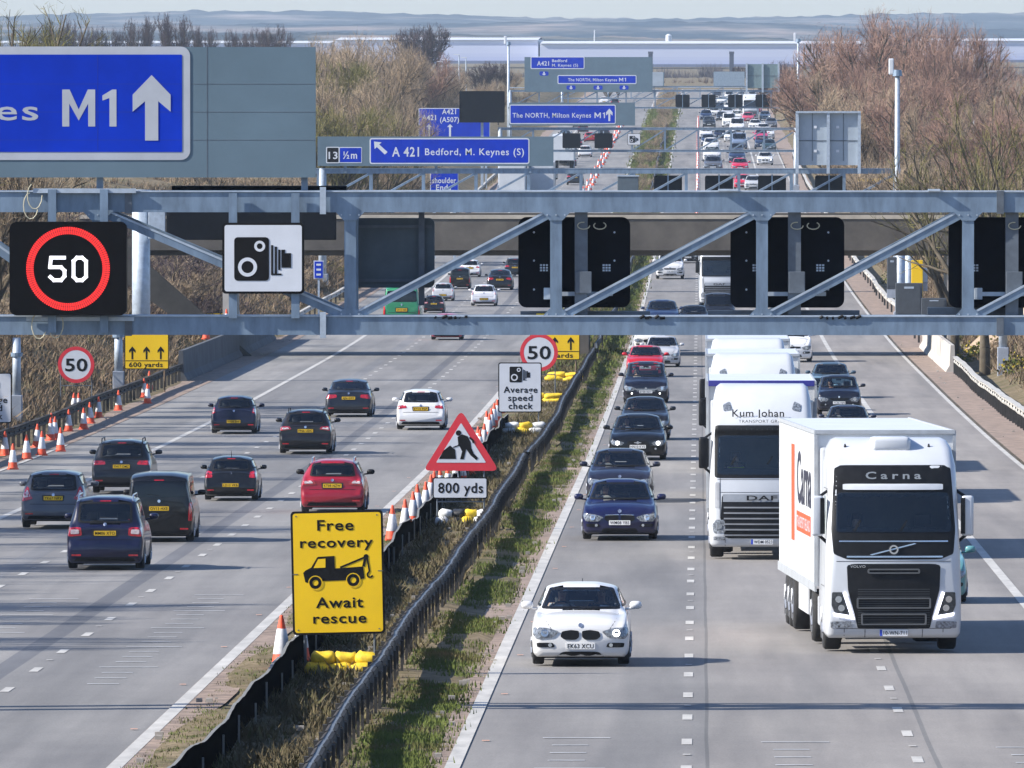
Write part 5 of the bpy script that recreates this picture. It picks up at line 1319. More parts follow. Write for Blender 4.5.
    for s in (-1, 1):
        q = MB(); pts_ = [(s*Wd*.60, hd*.72), (s*Wd*.70, hd*.86), (s*Wd*.76, hd*.97)]
        for (xa, za), (xb, zb_) in zip(pts_, pts_[1:]): q.add(*decal_mesh([(xa-.006, za), (xa+.006, za), (xb+.006, zb_), (xb-.006, zb_)], bvh, 'y', -1, .004, .1))
        q.build('bonnet_shut_line', black, root, fix=False)
        q = MB()
        for yy_ in (y0+B['yc']+.38, (y0+y1)/2+.10, y1-1.25): q.add(*decal_mesh([(yy_-.006, zb+.12), (yy_+.006, zb+.12), (yy_+.006, cw), (yy_-.006, cw)], bvh, 'x', s, .004, .15))
        q.build('door_shut_lines', black, root, fix=False)
    dec('plate_recess_shade', rnd_poly([(-.29, rr_*re_pz(rear, kind)-.085) , (.29, rr_*re_pz(rear, kind)-.085), (.31, rr_*re_pz(rear, kind)+.085), (-.31, rr_*re_pz(rear, kind)+.085)], .1), M('paint_shadow_gap', (.01, .01, .012), .5), 1, .004) if kind != 'saloon' else None  # flat dark patch: shade of a plate recess put into the colour
    # rear face
    re = dict(tl=[(.62, .80), (.93, .78), (.95, .95), (.80, 1.0), (.66, .96)], pz=.78, clear=False, bump=.42, badge=True, hi=False)
    if kind in ('estate',): re['tl'] = [(.48, .86), (.92, .80), (.95, .97), (.60, .96)]
    if kind == 'saloon': re['tl'] = [(.50, .80), (.93, .74), (.95, .93), (.52, .93)]
    if kind in ('mpv', 'van'): re['tl'] = [(.80, .62), (.965, .62), (.955, 1.02), (.84, 1.02)]
    if rear: re.update(rear)
    rb = rr_ if kind != 'saloon' else cw
    tp = [(x*Wd, z*rb) for x, z in re['tl']]
    for s in (-1, 1):
        o = dec('tail_light', rnd_poly(tp if s == 1 else mirror(tp), .18), tail_r, 1, .012, res=.05)
        if re['clear']:
            cx = sum(p[0] for p in tp)/len(tp); cz = sum(p[1] for p in tp)/len(tp)
            q = [(cx+(x-cx)*.62-.02*0, cz+(z-cz)*.5) for x, z in tp]
            dec('lens', rnd_poly(q if s == 1 else mirror(q), .2), tail_w, 1, .018, parent=o, res=.05)
        if re['hi']:
            q = [(x*Wd, z) for x, z in re['hi']]; dec('upper_tail_light', rnd_poly(q if s == 1 else mirror(q), .15), tail_r, 1, .010, res=.06)
        q = [(.62*Wd, zb+.16), (.86*Wd, zb+.16), (.86*Wd, zb+.20), (.62*Wd, zb+.20)]
        dec('rear_reflector', q if s == 1 else mirror(q), tail_r, 1, .014, res=.1)
    dec('rear_bumper_trim', rnd_poly([(-Wd*.80, zb+.03), (Wd*.80, zb+.03), (Wd*.74, zb+.13), (-Wd*.74, zb+.13)], .15), black, 1, .010)
    v = MB(); vv, ff = decal_mesh([(-Wd*.72, rb*.70), (Wd*.72, rb*.70), (Wd*.72, rb*.712), (-Wd*.72, rb*.712)], bvh, 'y', 1, .006, .1); v.add(vv, ff)
    v.build('boot_shut_line', black, root)
    if re['badge']: dec('rear_badge', circ(0, rb*(re.get('bz', .98)), .042, 12), chrome, 1, .014, res=.2)
    dec('high_brake_light', [(-.13, rz1+.010), (.13, rz1+.010), (.13, rz1+.032), (-.13, rz1+.032)], tail_r, 1, .008, res=.1)
    w0 = MB(); vv, ff = decal_mesh([(-.02, rz0+.015), (.30, rz0+.06), (.30, rz0+.075), (-.02, rz0+.035)], bvh, 'y', 1, .022, .1); w0.add(vv, ff)
    if kind != 'saloon': w0.build('rear_wiper', black, root)
    w1 = MB()
    for x in (-.55, .02):
        vv, ff = decal_mesh([(x, wz0+.01), (x+.52, wz0+.035), (x+.52, wz0+.05), (x, wz0+.028)], bvh, 'y', -1, .024, .1); w1.add(vv, ff)
    w1.build('windscreen_wipers', black, root)
    plate_at(rb*re['pz'], 1, plate_y, plate if view == 'rear' else None)
    root['_w'] = Wd*2
    return root
def wpx(px, py, wpix, W):
    y = gy(py); return Vector((wx(px, y), y, zr(y))), wpix*y/F/W
ROOTS = []
def put(root, px, py, wpix, face, yaw=0.):
    """face 'f': comes towards the camera on the right carriageway, 'r': drives away on the left one"""
    p, s = wpx(px, py, wpix, root['_w'])
    L = 4.4*s
    # py is the contact row of the nearest wheels
    c = p.y+L*.5-.8*s
    sl_ = slope(c)
    root.location = (wx(px, p.y)+0*c, c, zr(c)+.022)
    root.scale = (s, s, s)
    root.rotation_mode = 'XYZ'
    root.rotation_euler = (sl_ if face == 'f' else -sl_, 0, (0 if face == 'f' else PI)+yaw)
    return root
def recolor(root, color):
    for ch in root.children:
        if ch.name.split('.')[0] in ('body', 'wing_mirror') and ch.active_material.name == 'car_paint': ch.color = color+(1,)
def clone(src, color, label, group=None):
    c = copy_tree(src); c['label'] = label
    if group: c['group'] = group
    recolor(c, color); return c
NAVY = (.003, .0045, .022); BLK = (.0025, .0027, .0035); DGR = (.010, .011, .014); GRY = (.085, .09, .105); WHT = (.62, .62, .62); RED = (.30, .006, .015); SIL = (.42, .43, .45); BLU = (.012, .025, .07); TEAL = (.10, .26, .27)
HL_SWEEP = [(.42, .62), (.58, .50), (.90, .51), (.965, .62), (.95, .73), (.66, .70)]
HL_ROUND = [(.47, .62), (.55, .53), (.80, .50), (.93, .58), (.95, .70), (.70, .70)]
gR = 'cars queueing in the fast lane towards the camera'
a = make_car('hatch', WHT, dict(hl=[(.43, .67), (.56, .55), (.90, .52), (.97, .60), (.965, .75), (.68, .74)], grille='kidney', lit=1, low=[(-.50, .17), (.50, .17), (.36, .28), (-.36, .28)], pz=.385), plate='EK63 XCU', label='white hatchback with twin oval grilles alone at the front of the fast lane', group=gR, aerial=True); put(a, 581, 666, 98, 'f')
b = make_car('saloon', (.004, .006, .045), dict(hl=HL_SWEEP, grille='kidney', chrome=True), plate='WM08 YBS', label='navy blue saloon with white plate second in the fast lane queue', group=gR); put(b, 620, 540, 75, 'f')
c = make_car('saloon', (.012, .014, .030), dict(hl=HL_SWEEP, grille='kidney', chrome=True), plate='BW57 KFO', label='blue grey saloon tucked close behind the navy saloon', group=gR); put(c, 620, 502, 66, 'f')
d = make_car('saloon', BLK, dict(hl=HL_ROUND, grille='big', lit=True), plate='HN10 KYE', label='black saloon with large dark grille and lit headlights in the fast lane', group=gR); put(d, 638, 460, 57, 'f')
e = make_car('hatch', DGR, dict(hl=HL_ROUND, grille='slot'), plate='KP12 OZA', label='dark grey hatchback just behind the black saloon in the fast lane', group=gR, H=1.5); put(e, 645, 440, 50, 'f')
f_ = make_car('mpv', (.005, .006, .016), dict(hl=HL_SWEEP, grille='chevron', lit=False, fog=True), plate='EY58 RDV', label='dark navy people carrier with lit fog lamps in front of the red car', group=gR, H=1.64); put(f_, 646, 403, 45, 'f')
g_ = make_car('hatch', (.45, .008, .018), dict(hl=HL_ROUND, grille='slot'), plate='LR09 FHU', label='red hatchback behind the dark people carrier in the fast lane', group=gR); put(g_, 645.5, 377, 38, 'f')
sv = clone(e, SIL, 'silver hatchback overlapping the red hatchback in the fast lane', gR); put(sv, 662, 367, 36, 'f')
w2 = clone(a, WHT, 'white hatchback under the near gantry behind the red hatchback', gR); put(w2, 650, 351, 32, 'f')
bl = clone(e, BLU, 'blue car just above the lower gantry beam in the fast lane', gR); put(bl, 662, 330, 35, 'f')
bk = clone(b, (.010, .012, .02), 'dark saloon beside the blue car, seen between the gantry beams', 'cars between the gantry beams'); put(bk, 694, 330, 31, 'f')
wsu = make_car('suv', WHT, dict(hl=HL_ROUND, grille='slot'), plate='YC06 HJN', label='white off roader coming out from under the concrete bridge', group=gR); put(wsu, 670, 279, 28, 'f')
dk = clone(e, BLK, 'small dark car at the bridge edge behind the white off roader', gR); put(dk, 688, 263, 22, 'f')
gS = 'cars in the slow lanes towards the camera'
n1 = clone(wsu, (.005, .007, .018), 'dark navy off roader beside the white lorries in the slow lane', gS); put(n1, 839, 415, 44, 'f')
n2 = clone(c, (.018, .020, .038), 'blue grey saloon showing over the box trailer of the leading lorry', gS); put(n2, 848, 443, 47, 'f')
n3 = clone(e, (.12, .2, .26), 'pale blue hatchback half hidden behind the dark navy off roader', gS); put(n3, 814, 411, 40, 'f')
n4 = clone(e, (.04, .07, .10), 'dark blue hatchback whose roof shows behind the navy off roader', gS); put(n4, 831, 398, 41, 'f')
n5 = clone(e, TEAL, 'pale teal hatchback almost hidden on the far side of the leading lorry', gS); put(n5, 925, 603, 84, 'f')
wv = make_car('van', (.75, .75, .75), dict(hl=HL_ROUND, grille='slot'), plate='GN64 TKX', label='white panel van under the lower gantry beam in the slow lane', group='vans'); put(wv, 792, 362, 40, 'f')
dv = clone(wv, (.007, .008, .012), 'dark panel van with headlights in front of a lorry between the gantry beams', 'vans'); put(dv, 719, 327, 33, 'f')
# left carriageway, seen from behind
gL = 'cars driving away on the left carriageway'
l1 = make_car('mpv', (.0035, .0045, .030), None, dict(tl=[(.60, .80), (.955, .78), (.96, 1.0), (.62, 1.0)], clear=True, pz=.86, bz=1.07), plate='MM06 XTO', label='navy people carrier nearest the camera on the left carriageway', group=gL, view='rear', rails='c', mirror_col='body'); put(l1, 106, 570, 77, 'r')
l2 = make_car('van', BLK, None, dict(pz=.80, tl=[(.86, .50), (.975, .50), (.965, .95), (.88, .95)]), plate='OV13 HXE', label='black panel van between navy people carrier and black hatchback', group=gL, view='rear', mirror_col='black'); put(l2, 160, 542, 68, 'r')
l3 = make_car('suv', GRY, None, dict(tl=[(.62, .86), (.955, .78), (.95, .95), (.84, 1.22), (.78, 1.20), (.72, 1.0)], clear=True, pz=.88), plate='YK67 NRV', label='grey crossover with boomerang tail lamps at the left edge', group=gL, view='rear', H=1.56, W=1.77); put(l3, 54, 529, 65, 'r')
l4 = make_car('suv', DGR, None, dict(tl=[(.52, .90), (.955, .88), (.95, 1.02), (.56, 1.02)], pz=.84), plate='YH17 OMZ', label='dark grey off roader with wide red tail lamps behind the crossover', group=gL, view='rear', rails='b'); put(l4, 122, 494, 60, 'r')
l5 = make_car('hatch', BLK, None, dict(tl=[(.68, .84), (.95, .82), (.95, 1.06), (.84, 1.08), (.70, 1.04)], pz=.56, bz=1.0), plate='LD13 VKB', label='black hatchback with roof aerial in the middle lane', group=gL, view='rear', aerial='long'); put(l5, 231, 501, 54, 'r')
l6 = make_car('estate', (.26, .007, .020), None, dict(tl=[(.50, .86), (.95, .84), (.94, 1.00), (.60, 1.02)], clear=True, pz=.82, bz=.99), plate='KT09 NZW', label='red estate car with chrome roof rails behind the yellow recovery sign', group=gL, view='rear', rails='c', mirror_col='black'); put(l6, 333, 513, 64, 'r')
l7 = make_car('hatch', (.0035, .0045, .018), None, dict(tl=[(.80, .90), (.96, .84), (.95, 1.10), (.84, 1.12)], pz=.52, clear=True), plate='RV08 EHF', label='dark navy hatchback on the solid line, furthest left above the black hatchback', group=gL, view='rear'); put(l7, 234, 434, 46, 'r')
l8 = make_car('estate', (.007, .0055, .006), None, dict(tl=[(.52, .90), (.95, .84), (.94, 1.00), (.60, 1.00)], clear=True, pz=.84), plate='FP66 UDC', label='dark brown estate car with roof rails in the middle lane', group=gL, view='rear', rails='b'); put(l8, 306, 454, 53, 'r')
l9 = make_car('saloon', (.007, .009, .015), None, dict(), plate='AJ56 GWY', label='dark blue grey saloon ahead of the brown estate car', group=gL, view='rear'); put(l9, 349, 417, 47, 'r')
l10 = make_car('hatch', WHT, None, dict(tl=[(.56, .88), (.94, .84), (.94, .98), (.62, 1.0)], pz=.84), plate='KY10 FGP', label='white hatchback in the outer lane above the roadworks triangle', group=gL, view='rear', mirror_col='body'); put(l10, 421, 430, 49, 'r')
gM = 'cars driving away between the gantry beams'
for src, col, px, py, w, lab in ((l5, (.45, .05, .09), 447, 340, 32, 'pink red hatchback cut by the lower gantry beam'), (l8, BLK, 434, 313, 21, 'small black estate left of the pale silver hatchback'),
        (l7, SIL, 443, 301, 22, 'silver hatchback beside the dark panel edge'), (l2, BLK, 460, 289, 21, 'small black van behind the silver hatchback'), (l10, WHT, 470, 277, 21, 'white hatchback furthest up the middle lane below the bridge'),
        (l9, BLK, 500, 290, 26, 'black saloon right of the black van below the bridge'), (l7, (.6, .6, .62), 484, 306, 26, 'pale silver hatchback in the middle between the beams'), (l4, DGR, 515, 277, 21, 'dark off roader partly behind the left signal back')):
    put(clone(src, col, lab, gM), px, py, w, 'r')
# far queue on the right carriageway
gF = 'far cars in the queue beyond the second gantry'
FQ = [(e, GRY, 713, 172, 19, 'grey car closest in the left column of the far queue'), (wsu, WHT, 712, 162, 18, 'white off roader behind the grey car in the far queue'), (n3, BLU, 737, 163, 17, 'dark blue hatchback in the middle column of the far queue'),
      (g_, (.5, .02, .06), 740, 172, 17, 'red hatchback just behind the second gantry beam'), (g_, (.55, .02, .06), 743, 189, 18, 'red hatchback under the second gantry beam'), (a, WHT, 765, 165, 16, 'white hatchback alone in the right column of the far queue'),
      (e, SIL, 753, 190, 17, 'silver hatchback beside the red one under the second gantry'), (n1, BLU, 762, 149, 15, 'dark teal off roader in the right column'), (g_, (.5, .02, .1), 761, 141, 14, 'red hatchback high in the right column'),
      (a, WHT, 731, 142, 14, 'white car middle column beside the van'), (dv, (.15, .2, .3), 739, 149, 16, 'blue grey van in the middle column'), (e, BLU, 708, 146, 14, 'blue hatchback in the left column'), (wsu, WHT, 706, 139, 13, 'small white off roader left column'),
      (b, NAVY, 720, 139, 13, 'navy saloon left of the middle column'), (n1, DGR, 709, 128, 13, 'dark off roader topmost in the left column'), (wv, (.75, .75, .75), 729, 127, 14, 'white van topmost in the middle column'), (wv, (.7, .7, .72), 737, 133, 15, 'second white van in the middle column'),
      (a, WHT, 755, 130, 13, 'white hatchback in front of the far lorry'), (wsu, WHT, 711, 152, 16, 'white off roader amid the left column'), (e, DGR, 736, 156, 15, 'dark hatchback in front of the blue grey van'), (g_, (.5, .05, .1), 748, 122, 12, 'red hatchback near the far lorry'),
      (b, DGR, 722, 121, 12, 'dark saloon between the far vans'), (a, WHT, 763, 134, 13, 'white hatchback behind the high red one')]
for src, col, px, py, w, lab in FQ: put(clone(src, col, lab, gF), px, py, w, 'f')
for i, (src, col, px, py, w, lab) in enumerate([(l4, DGR, 575, 185, 17, 'dark off roader driving away beyond the second gantry'), (l10, WHT, 585, 157, 14, 'white hatchback far up the left carriageway'), (l9, BLK, 570, 166, 13, 'black saloon behind the far white lorry'),
        (l7, DGR, 604, 137, 12, 'tiny dark hatchback under the camera sign'), (l5, NAVY, 576, 148, 13, 'tiny navy hatchback beside cones')]):
    put(clone(src, col, lab, 'far cars on the left carriageway'), px, py, w, 'r')

for i, (px, py, w, src, col) in enumerate(((706, 120, 12, e, BLU), (714, 117, 11, wsu, WHT), (727, 117, 12, a, SIL), (737, 121, 12, wsu, WHT), (744, 113, 11, e, DGR), (729, 111, 11, a, WHT), (719, 111, 11, b, DGR), (709, 110, 10, a, WHT), (757, 113, 10, g_, RED), (765, 120, 11, a, WHT), (771, 128, 12, e, GRY), (768, 139, 13, wsu, WHT), (756, 106, 10, a, WHT), (735, 106, 10, e, BLU), (722, 105, 10, wsu, WHT), (712, 104, 9, a, SIL), (769, 151, 14, e, (.02, .05, .06)), (729, 100, 9, wv, WHT), (741, 99, 9, a, WHT), (717, 98, 9, e, DGR), (752, 99, 9, e, SIL))):
    put(clone(src, col, 'tiny car packed in the furthest part of the queue under the small signal backs', 'furthest cars of the queue'), px, py, w, 'f')
for px, py, w, src, col in ((583, 133, 11, l4, BLK), (592, 126, 11, l10, WHT), (600, 120, 10, l7, DGR), (609, 112, 10, l10, WHT), (565, 140, 12, l8, BLK), (615, 106, 9, l5, DGR), (604, 104, 9, l7, WHT), (578, 128, 11, l3, GRY), (590, 142, 12, l6, RED)):
    put(clone(src, col, 'tiny car driving away on the furthest visible part of the left carriageway', 'furthest cars driving away'), px, py, w, 'r')

# ------------------------------------------------------------------ lorries
def ringloft(levels, name, mat, parent, cap=True, smooth=True):
    """levels: (z, halfwidth, y_front, y_back, r_front, crown) rounded plan outlines stacked in z"""
    vs = []; n = 0
    for (z, hw, yf, yb, rf, cr) in levels:
        ring = []
        for i in range(7): t = PI/2*i/6; ring.append((hw-rf+rf*math.cos(PI/2-t) if False else hw-rf+rf*math.cos(t), yf+rf-rf*math.sin(t)))
        k = 8
        for i in range(1, k):
            u = 1-2*i/k; ring.append((u*(hw-rf), yf-cr*(1-u*u)))
        for i in range(7): t = PI/2*i/6; ring.append((-(hw-rf)-rf*math.sin(t), yf+rf-rf*math.cos(t)))
        ring += [(-hw, (yf+yb)/2), (-hw, yb), (hw, yb), (hw, (yf+yb)/2)]
        n = len(ring); vs += [(x, y, z) for x, y in ring]
    fs = [(a*n+i, a*n+(i+1) % n, (a+1)*n+(i+1) % n, (a+1)*n+i) for a in range(len(levels)-1) for i in range(n)]
    fs.append(tuple(range(n))); fs.append(tuple(range((len(levels)-1)*n, len(levels)*n)))
    o = MB().add(vs, fs).build(name, mat, parent, smooth=smooth)
    return o, BVHTree.FromPolygons([Vector(v) for v in vs], fs)
def make_lorry(style, label, trailer=(.0, 4.0), group='lorries', letter=True, trailer_col=truck_g, top_band=None):
    """front axle near y=-6.8; cab front y=-8.25"""
    root = empty('articulated_lorry', (0, 0, 0), 0, label, 'lorry', group)
    y0 = -8.2; hw = 1.24
    if style == 'v':
        lv = [(.26, 1.18, y0+.10, y0+2.1, .14, .03), (.34, 1.23, y0+.02, y0+2.1, .15, .05), (.62, 1.245, y0, y0+2.2, .15, .06), (1.1, 1.245, y0, y0+2.25, .15, .07), (1.66, 1.235, y0+.02, y0+2.25, .2, .07), (2.0, 1.22, y0+.05, y0+2.25, .2, .07),
              (2.2, 1.215, y0+.08, y0+2.25, .2, .08), (2.9, 1.19, y0+.26, y0+2.25, .2, .09), (3.05, 1.185, y0+.28, y0+2.25, .2, .08), (3.40, 1.17, y0+.42, y0+2.25, .2, .06), (3.72, 1.12, y0+.85, y0+2.25, .2, .03), (3.86, 1.04, y0+1.15, y0+2.25, .18, .0), (3.90, .95, y0+1.35, y0+2.2, .1, 0)]
    else:
        lv = [(.28, 1.17, y0+.12, y0+2.1, .22, .03), (.36, 1.23, y0+.04, y0+2.1, .25, .05), (.60, 1.245, y0, y0+2.2, .28, .06), (1.2, 1.245, y0+.0, y0+2.25, .26, .07), (1.8, 1.235, y0+.04, y0+2.25, .24, .07),
              (1.98, 1.22, y0+.08, y0+2.25, .22, .08), (2.9, 1.19, y0+.24, y0+2.25, .2, .09), (3.05, 1.18, y0+.20, y0+2.25, .2, .09), (3.25, 1.18, y0+.30, y0+2.25, .2, .08), (3.75, 1.14, y0+.62, y0+2.25, .2, .05), (4.02, 1.08, y0+.95, y0+2.25, .18, .0), (4.10, .98, y0+1.2, y0+2.2, .1, 0)]
    cab, bvh = ringloft(lv, 'cab', truck_w, root)
    def dec(nm, poly, mat, off=.010, parent=root, res=.12):
        v, f = decal_mesh(poly, bvh, 'y', -1, off, res); return MB().add(v, f).build(nm, mat, parent, smooth=True)
    def decs(nm, poly, mat, off=.010, parent=root, res=.12):
        m = MB()
        for p in (poly, mirror(poly)): v, f = decal_mesh(p, bvh, 'y', -1, off, res); m.add(v, f)
        return m.build(nm, mat, parent, smooth=True)
    def onface(nm, poly, mat, parent, dep=.03, off=.0):
        """solid slat following the face"""
        v, f = decal_mesh(poly, bvh, 'y', -1, off+dep, .12)
        return MB().add(v, f).build(nm, mat, parent, smooth=True)
    def onx(x, z):
        h = bvh.ray_cast(Vector((x, -30, z)), Vector((0, 1, 0))); return h[0].y if h[0] else y0
    if style == 'v':
        dec('cab_front_panel', rnd_poly([(-1.10, 1.80), (-.85, 1.70), (.85, 1.70), (1.10, 1.80), (1.14, 2.25), (1.10, 2.9), (1.07, 3.36), (.95, 3.42), (-.95, 3.42), (-1.07, 3.36), (-1.10, 2.9), (-1.14, 2.25)], .12), black, .008)
        ws_ = dec('windscreen', rnd_poly([(-1.06, 2.20), (1.06, 2.20), (1.03, 2.92), (-1.03, 2.92)], .06), glass, .016)
        dec('sun_visor_light', rnd_poly([(-.92, 2.97), (.92, 2.97), (.92, 3.08), (-.92, 3.08)], .1), M('light_panel', (.62, .64, .66), .3, .02, 3), .03)
        nm = MB(); text(nm, 'Carna', -.50, .52, 3.17, .13, onx(0, 3.2)-.03, .02, 1.5); nm.build('cab_lettering', M('name_grey', (.33, .36, .38), .5), root, fix=False)
        dec('chrome_strip', [(-1.0, 2.02), (1.0, 2.02), (1.0, 2.045), (-1.0, 2.045)], chrome, .02); dec('chrome_strip', [(-.86, 1.735), (.90, 1.735), (.90, 1.765), (-.86, 1.765)], chrome, .02)
        dec('diagonal_bar', [(-.44, 1.79), (-.40, 1.775), (.42, 1.985), (.38, 2.0)], chrome, .022)
        em = MB(); em.ring(circ(0, 1.88, .085, 20), circ(0, 1.88, .055, 20), onx(0, 1.88)-.04, onx(0, 1.88)-.01); em.build('badge', chrome, root)
        gr = dec('grille', rnd_poly([(-.66, .43), (.66, .43), (.70, .62), (.84, 1.14), (.86, 1.62), (-.86, 1.62), (-.84, 1.14), (-.70, .62)], .12), black, .012)
        for z0, z1, w in ((.50, .71, .60), (.80, 1.00, .68), (1.44, 1.53, .48)):
            m = MB(); yy = onx(0, (z0+z1)/2)-.05
            o_ = rrect(-w, w, z0, z1, .03, 3); i_ = rrect(-w+.03, w-.03, z0+.025, z1-.025, .015, 3)
            m.ring(o_, i_, yy, yy+.05); m.build('grille_frame', M('grille_edge', (.10, .105, .11), .4), gr)
        for k in range(16):
            z = .50+k*.043
            onface('grille_slat', [(-.66, z), (.66, z), (.66, z+.016), (-.66, z+.016)], M('grille_slat_m', (.03, .032, .036), .5), gr, .02)
        nm = MB(); text(nm, 'VOLVO', -.80, -.52, 1.55, .045, onx(.6, 1.6)-.04, .02); text(nm, 'FM', .73, .82, 1.55, .035, onx(.6, 1.6)-.04, .02) if False else None
        nm.build('maker_lettering', chrome, root, fix=False)
        for s in (-1, 1):
            p = [(.76*s, .66), (1.08*s, .72), (1.14*s, .86), (1.13*s, 1.10), (.93*s, 1.10), (.84*s, .88)]
            if s < 0: p = p[::-1]
            h = dec('headlight', rnd_poly(p, .12), M('lamp_dark', (.05, .055, .06), .2, .4, 20), .014)
            dec('projector', circ(s*1.01, .97, .062, 12), chrome, .03, h); dec('projector', circ(s*.96, .81, .062, 12), chrome, .03, h)
            q = [(.72*s, .60), (1.10*s, .67), (1.11*s, .725), (.80*s, .675), (.935*s, 1.09), (.885*s, 1.11)]
            if s < 0: q = q[::-1]
            dec('running_light', q, drl_m, .03, h, .06)
            q = [(.76*s, .44), (1.15*s, .44), (1.16*s, .56), (.78*s, .57)]
            if s < 0: q = q[::-1]
            dec('fog_lamp', rnd_poly(q, .1), lamp_clear, .014)
        MB().box(-.36, .36, y0+.75, y0+1.5, 3.66, 3.93, .08).build('roof_air_unit', truck_w, root, smooth=True)
        for x in (-.84, .70):
            MB().tube((x, y0+.9, 3.66), (x, y0+.9, 3.80), .05, .012, 8).build('air_horn', black, root)
    else:
        dec('cab_front_panel', rnd_poly([(-1.12, 1.90), (1.12, 1.90), (1.12, 2.9), (1.10, 3.14), (-1.10, 3.14), (-1.12, 2.9)], .06), black, .008)
        dec('windscreen', rnd_poly([(-1.06, 1.98), (1.06, 1.98), (1.03, 2.90), (-1.03, 2.90)], .08), glass, .016)
        if letter:
            nm = MB(); text(nm, 'Kum Johan', -.70, .52, 3.34, .17, onx(0, 3.4)-.06, .01); nm.build('cab_lettering', ink, root, fix=False)
            nm = MB(); text(nm, 'TRANSPORT GROUP', -.55, .62, 3.20, .07, onx(0, 3.22)-.07, .0); nm.build('small_cab_lettering', ink, root, fix=False)
        gr = dec('grille', rnd_poly([(-.86, .48), (.86, .48), (.98, .9), (.94, 1.52), (-.94, 1.52), (-.98, .9)], .1), black, .012)
        onface('badge_panel', [(-.92, 1.34), (.92, 1.34), (.92, 1.52), (-.92, 1.52)], M('badge_silver', (.25, .27, .30), .4), gr, .02)
        nm = MB(); text(nm, 'DAF', -.36, .36, 1.38, .11, onx(0, 1.4)-.05, .03); nm.build('maker_lettering', black, root, fix=False)
        for k in range(6):
            z = .54+k*.13; onface('grille_slat', [(-.90+.02*k*0, z), (.90, z), (.90, z+.035), (-.90, z+.035)], M('slat_silver', (.22, .23, .25), .4), gr, .035)
        for s in (-1, 1):
            p = [(.86*s, .62), (1.14*s, .60), (1.17*s, .80), (1.08*s, .92), (.88*s, .92)]
            if s < 0: p = p[::-1]
            h = dec('headlight', rnd_poly(p, .15), lamp_clear, .014); dec('projector', circ(s*1.0, .76, .06, 12), chrome, .03, h)
            q = [(.86*s, .44), (1.14*s, .44), (1.14*s, .52), (.86*s, .52)]
            if s < 0: q = q[::-1]
            dec('fog_lamp', q, lamp_clear, .014)
            q = [(1.0*s, 1.2), (1.12*s, 1.2), (1.1*s, 1.8), (1.0*s, 1.8)]
            if s < 0: q = q[::-1]
            dec('side_intake', rnd_poly(q, .1), M('panel_grey', (.35, .36, .38), .5), .012)
            q = [(.70*s, 3.50), (.90*s, 3.46), (.92*s, 3.62), (.76*s, 3.70)]
            if s < 0: q = q[::-1]
            dec('roof_lamp', rnd_poly(q, .2), lamp_clear, .014)
        if top_band:
            MB().box(-1.26, 1.26, y0+2.4, y0+2.46, 4.02, 4.16, .01).build('trailer_top_band', top_band, root)
    pz = .355 if style == 'v' else .40
    q = MB(); yy = onx(0, pz)-.03; q.prism(rrect(-.26, .26, pz-.06, pz+.06, .01, 2), yy, yy+.02); po = q.build('number_plate', plate_w, root)
    eu = MB(); eu.prism(rrect(-.258, -.215, pz-.058, pz+.058, .005, 1), yy-.003, yy-.001); eu.build('plate_band', M('plate_blue', (.02, .06, .5), .5), po)
    nm = MB(); text(nm, '10-WN-711' if style == 'v' else 'WDM 0523', -.19, .24, pz-.035, .07, yy-.004, .01); nm.build('plate_characters', ink, po, fix=False)
    for s in (-1, 1):
        m = MB(); m.box(min(s*1.27, s*1.49), max(s*1.27, s*1.49), y0+.28, y0+.44, 2.12, 2.86, .05); mo = m.build('mirror_housing', truck_w if style == 'v' else black, root, smooth=True)
        mg = MB(); mg.box(min(s*1.29, s*1.47), max(s*1.29, s*1.47), y0+.44, y0+.475, 2.25, 2.80); mg.build('mirror_glass', chrome, mo)
        mb2 = MB(); mb2.box(min(s*1.25, s*1.33), max(s*1.25, s*1.33), y0+.262, y0+.30, 2.16, 2.82); mb2.build('mirror_stem', black, mo)
        m = MB(); m.tube((s*1.18, y0+.5, 2.95), (s*1.4, y0+.38, 2.80), .03, n=6); m.tube((s*1.2, y0+.5, 2.0), (s*1.4, y0+.38, 2.18), .03, n=6); m.build('mirror_arm', black, root)
        # side window, steps
        v, f = decal_mesh([(y0+.55, 2.15), (y0+1.45, 2.15), (y0+1.45, 2.85), (y0+.62, 2.85)], bvh, 'x', s, .01, .2); MB().add(v, f).build('side_window', glass, root)
    for s in (-1, 1):
        m = MB()
        for x0_, x1_, z0_, z1_ in ((.52, .532, .27, .42), (.90, .912, .30, .44)) if style == 'v' else ((.86, .872, .30, .46), (.98, .992, .95, 1.9)):
            m.add(*decal_mesh([(s*x0_, z0_), (s*x1_, z0_), (s*x1_, z1_), (s*x0_, z1_)], bvh, 'y', -1, .005, .1))
        for (ya_, yb_, za_, zb__) in ((y0+.42, y0+.432, 1.2, 2.95), (y0+1.6, y0+1.612, 1.0, 3.0), (y0+.42, y0+1.6, 1.19, 1.202), (y0+.42, y0+1.6, 2.98, 2.992)): m.add(*decal_mesh([(ya_, za_), (yb_, za_), (yb_, zb__), (ya_, zb__)], bvh, 'x', s, .005, .3))
        m.build('panel_gap', M('gap_grey', (.05, .05, .055), .8), root, fix=False)
    m = MB()
    for z_ in ((1.66, .43) if style == 'v' else (1.56, .50, 1.86)): m.add(*decal_mesh([(-1.05, z_), (1.05, z_), (1.05, z_+.010), (-1.05, z_+.010)], bvh, 'y', -1, .005, .1))
    m.build('front_panel_gap', M('gap_grey', (.05, .05, .055)), root, fix=False)
    if style == 'v' or letter:
        m = MB()
        for x in (-.75, .1):
            v, f = decal_mesh([(x, 2.22), (x+.05, 2.22), (x+.16, 2.42), (x+.13, 2.42)], bvh, 'y', -1, .035, .1); m.add(v, f)
        m.build('windscreen_wipers', black, root)
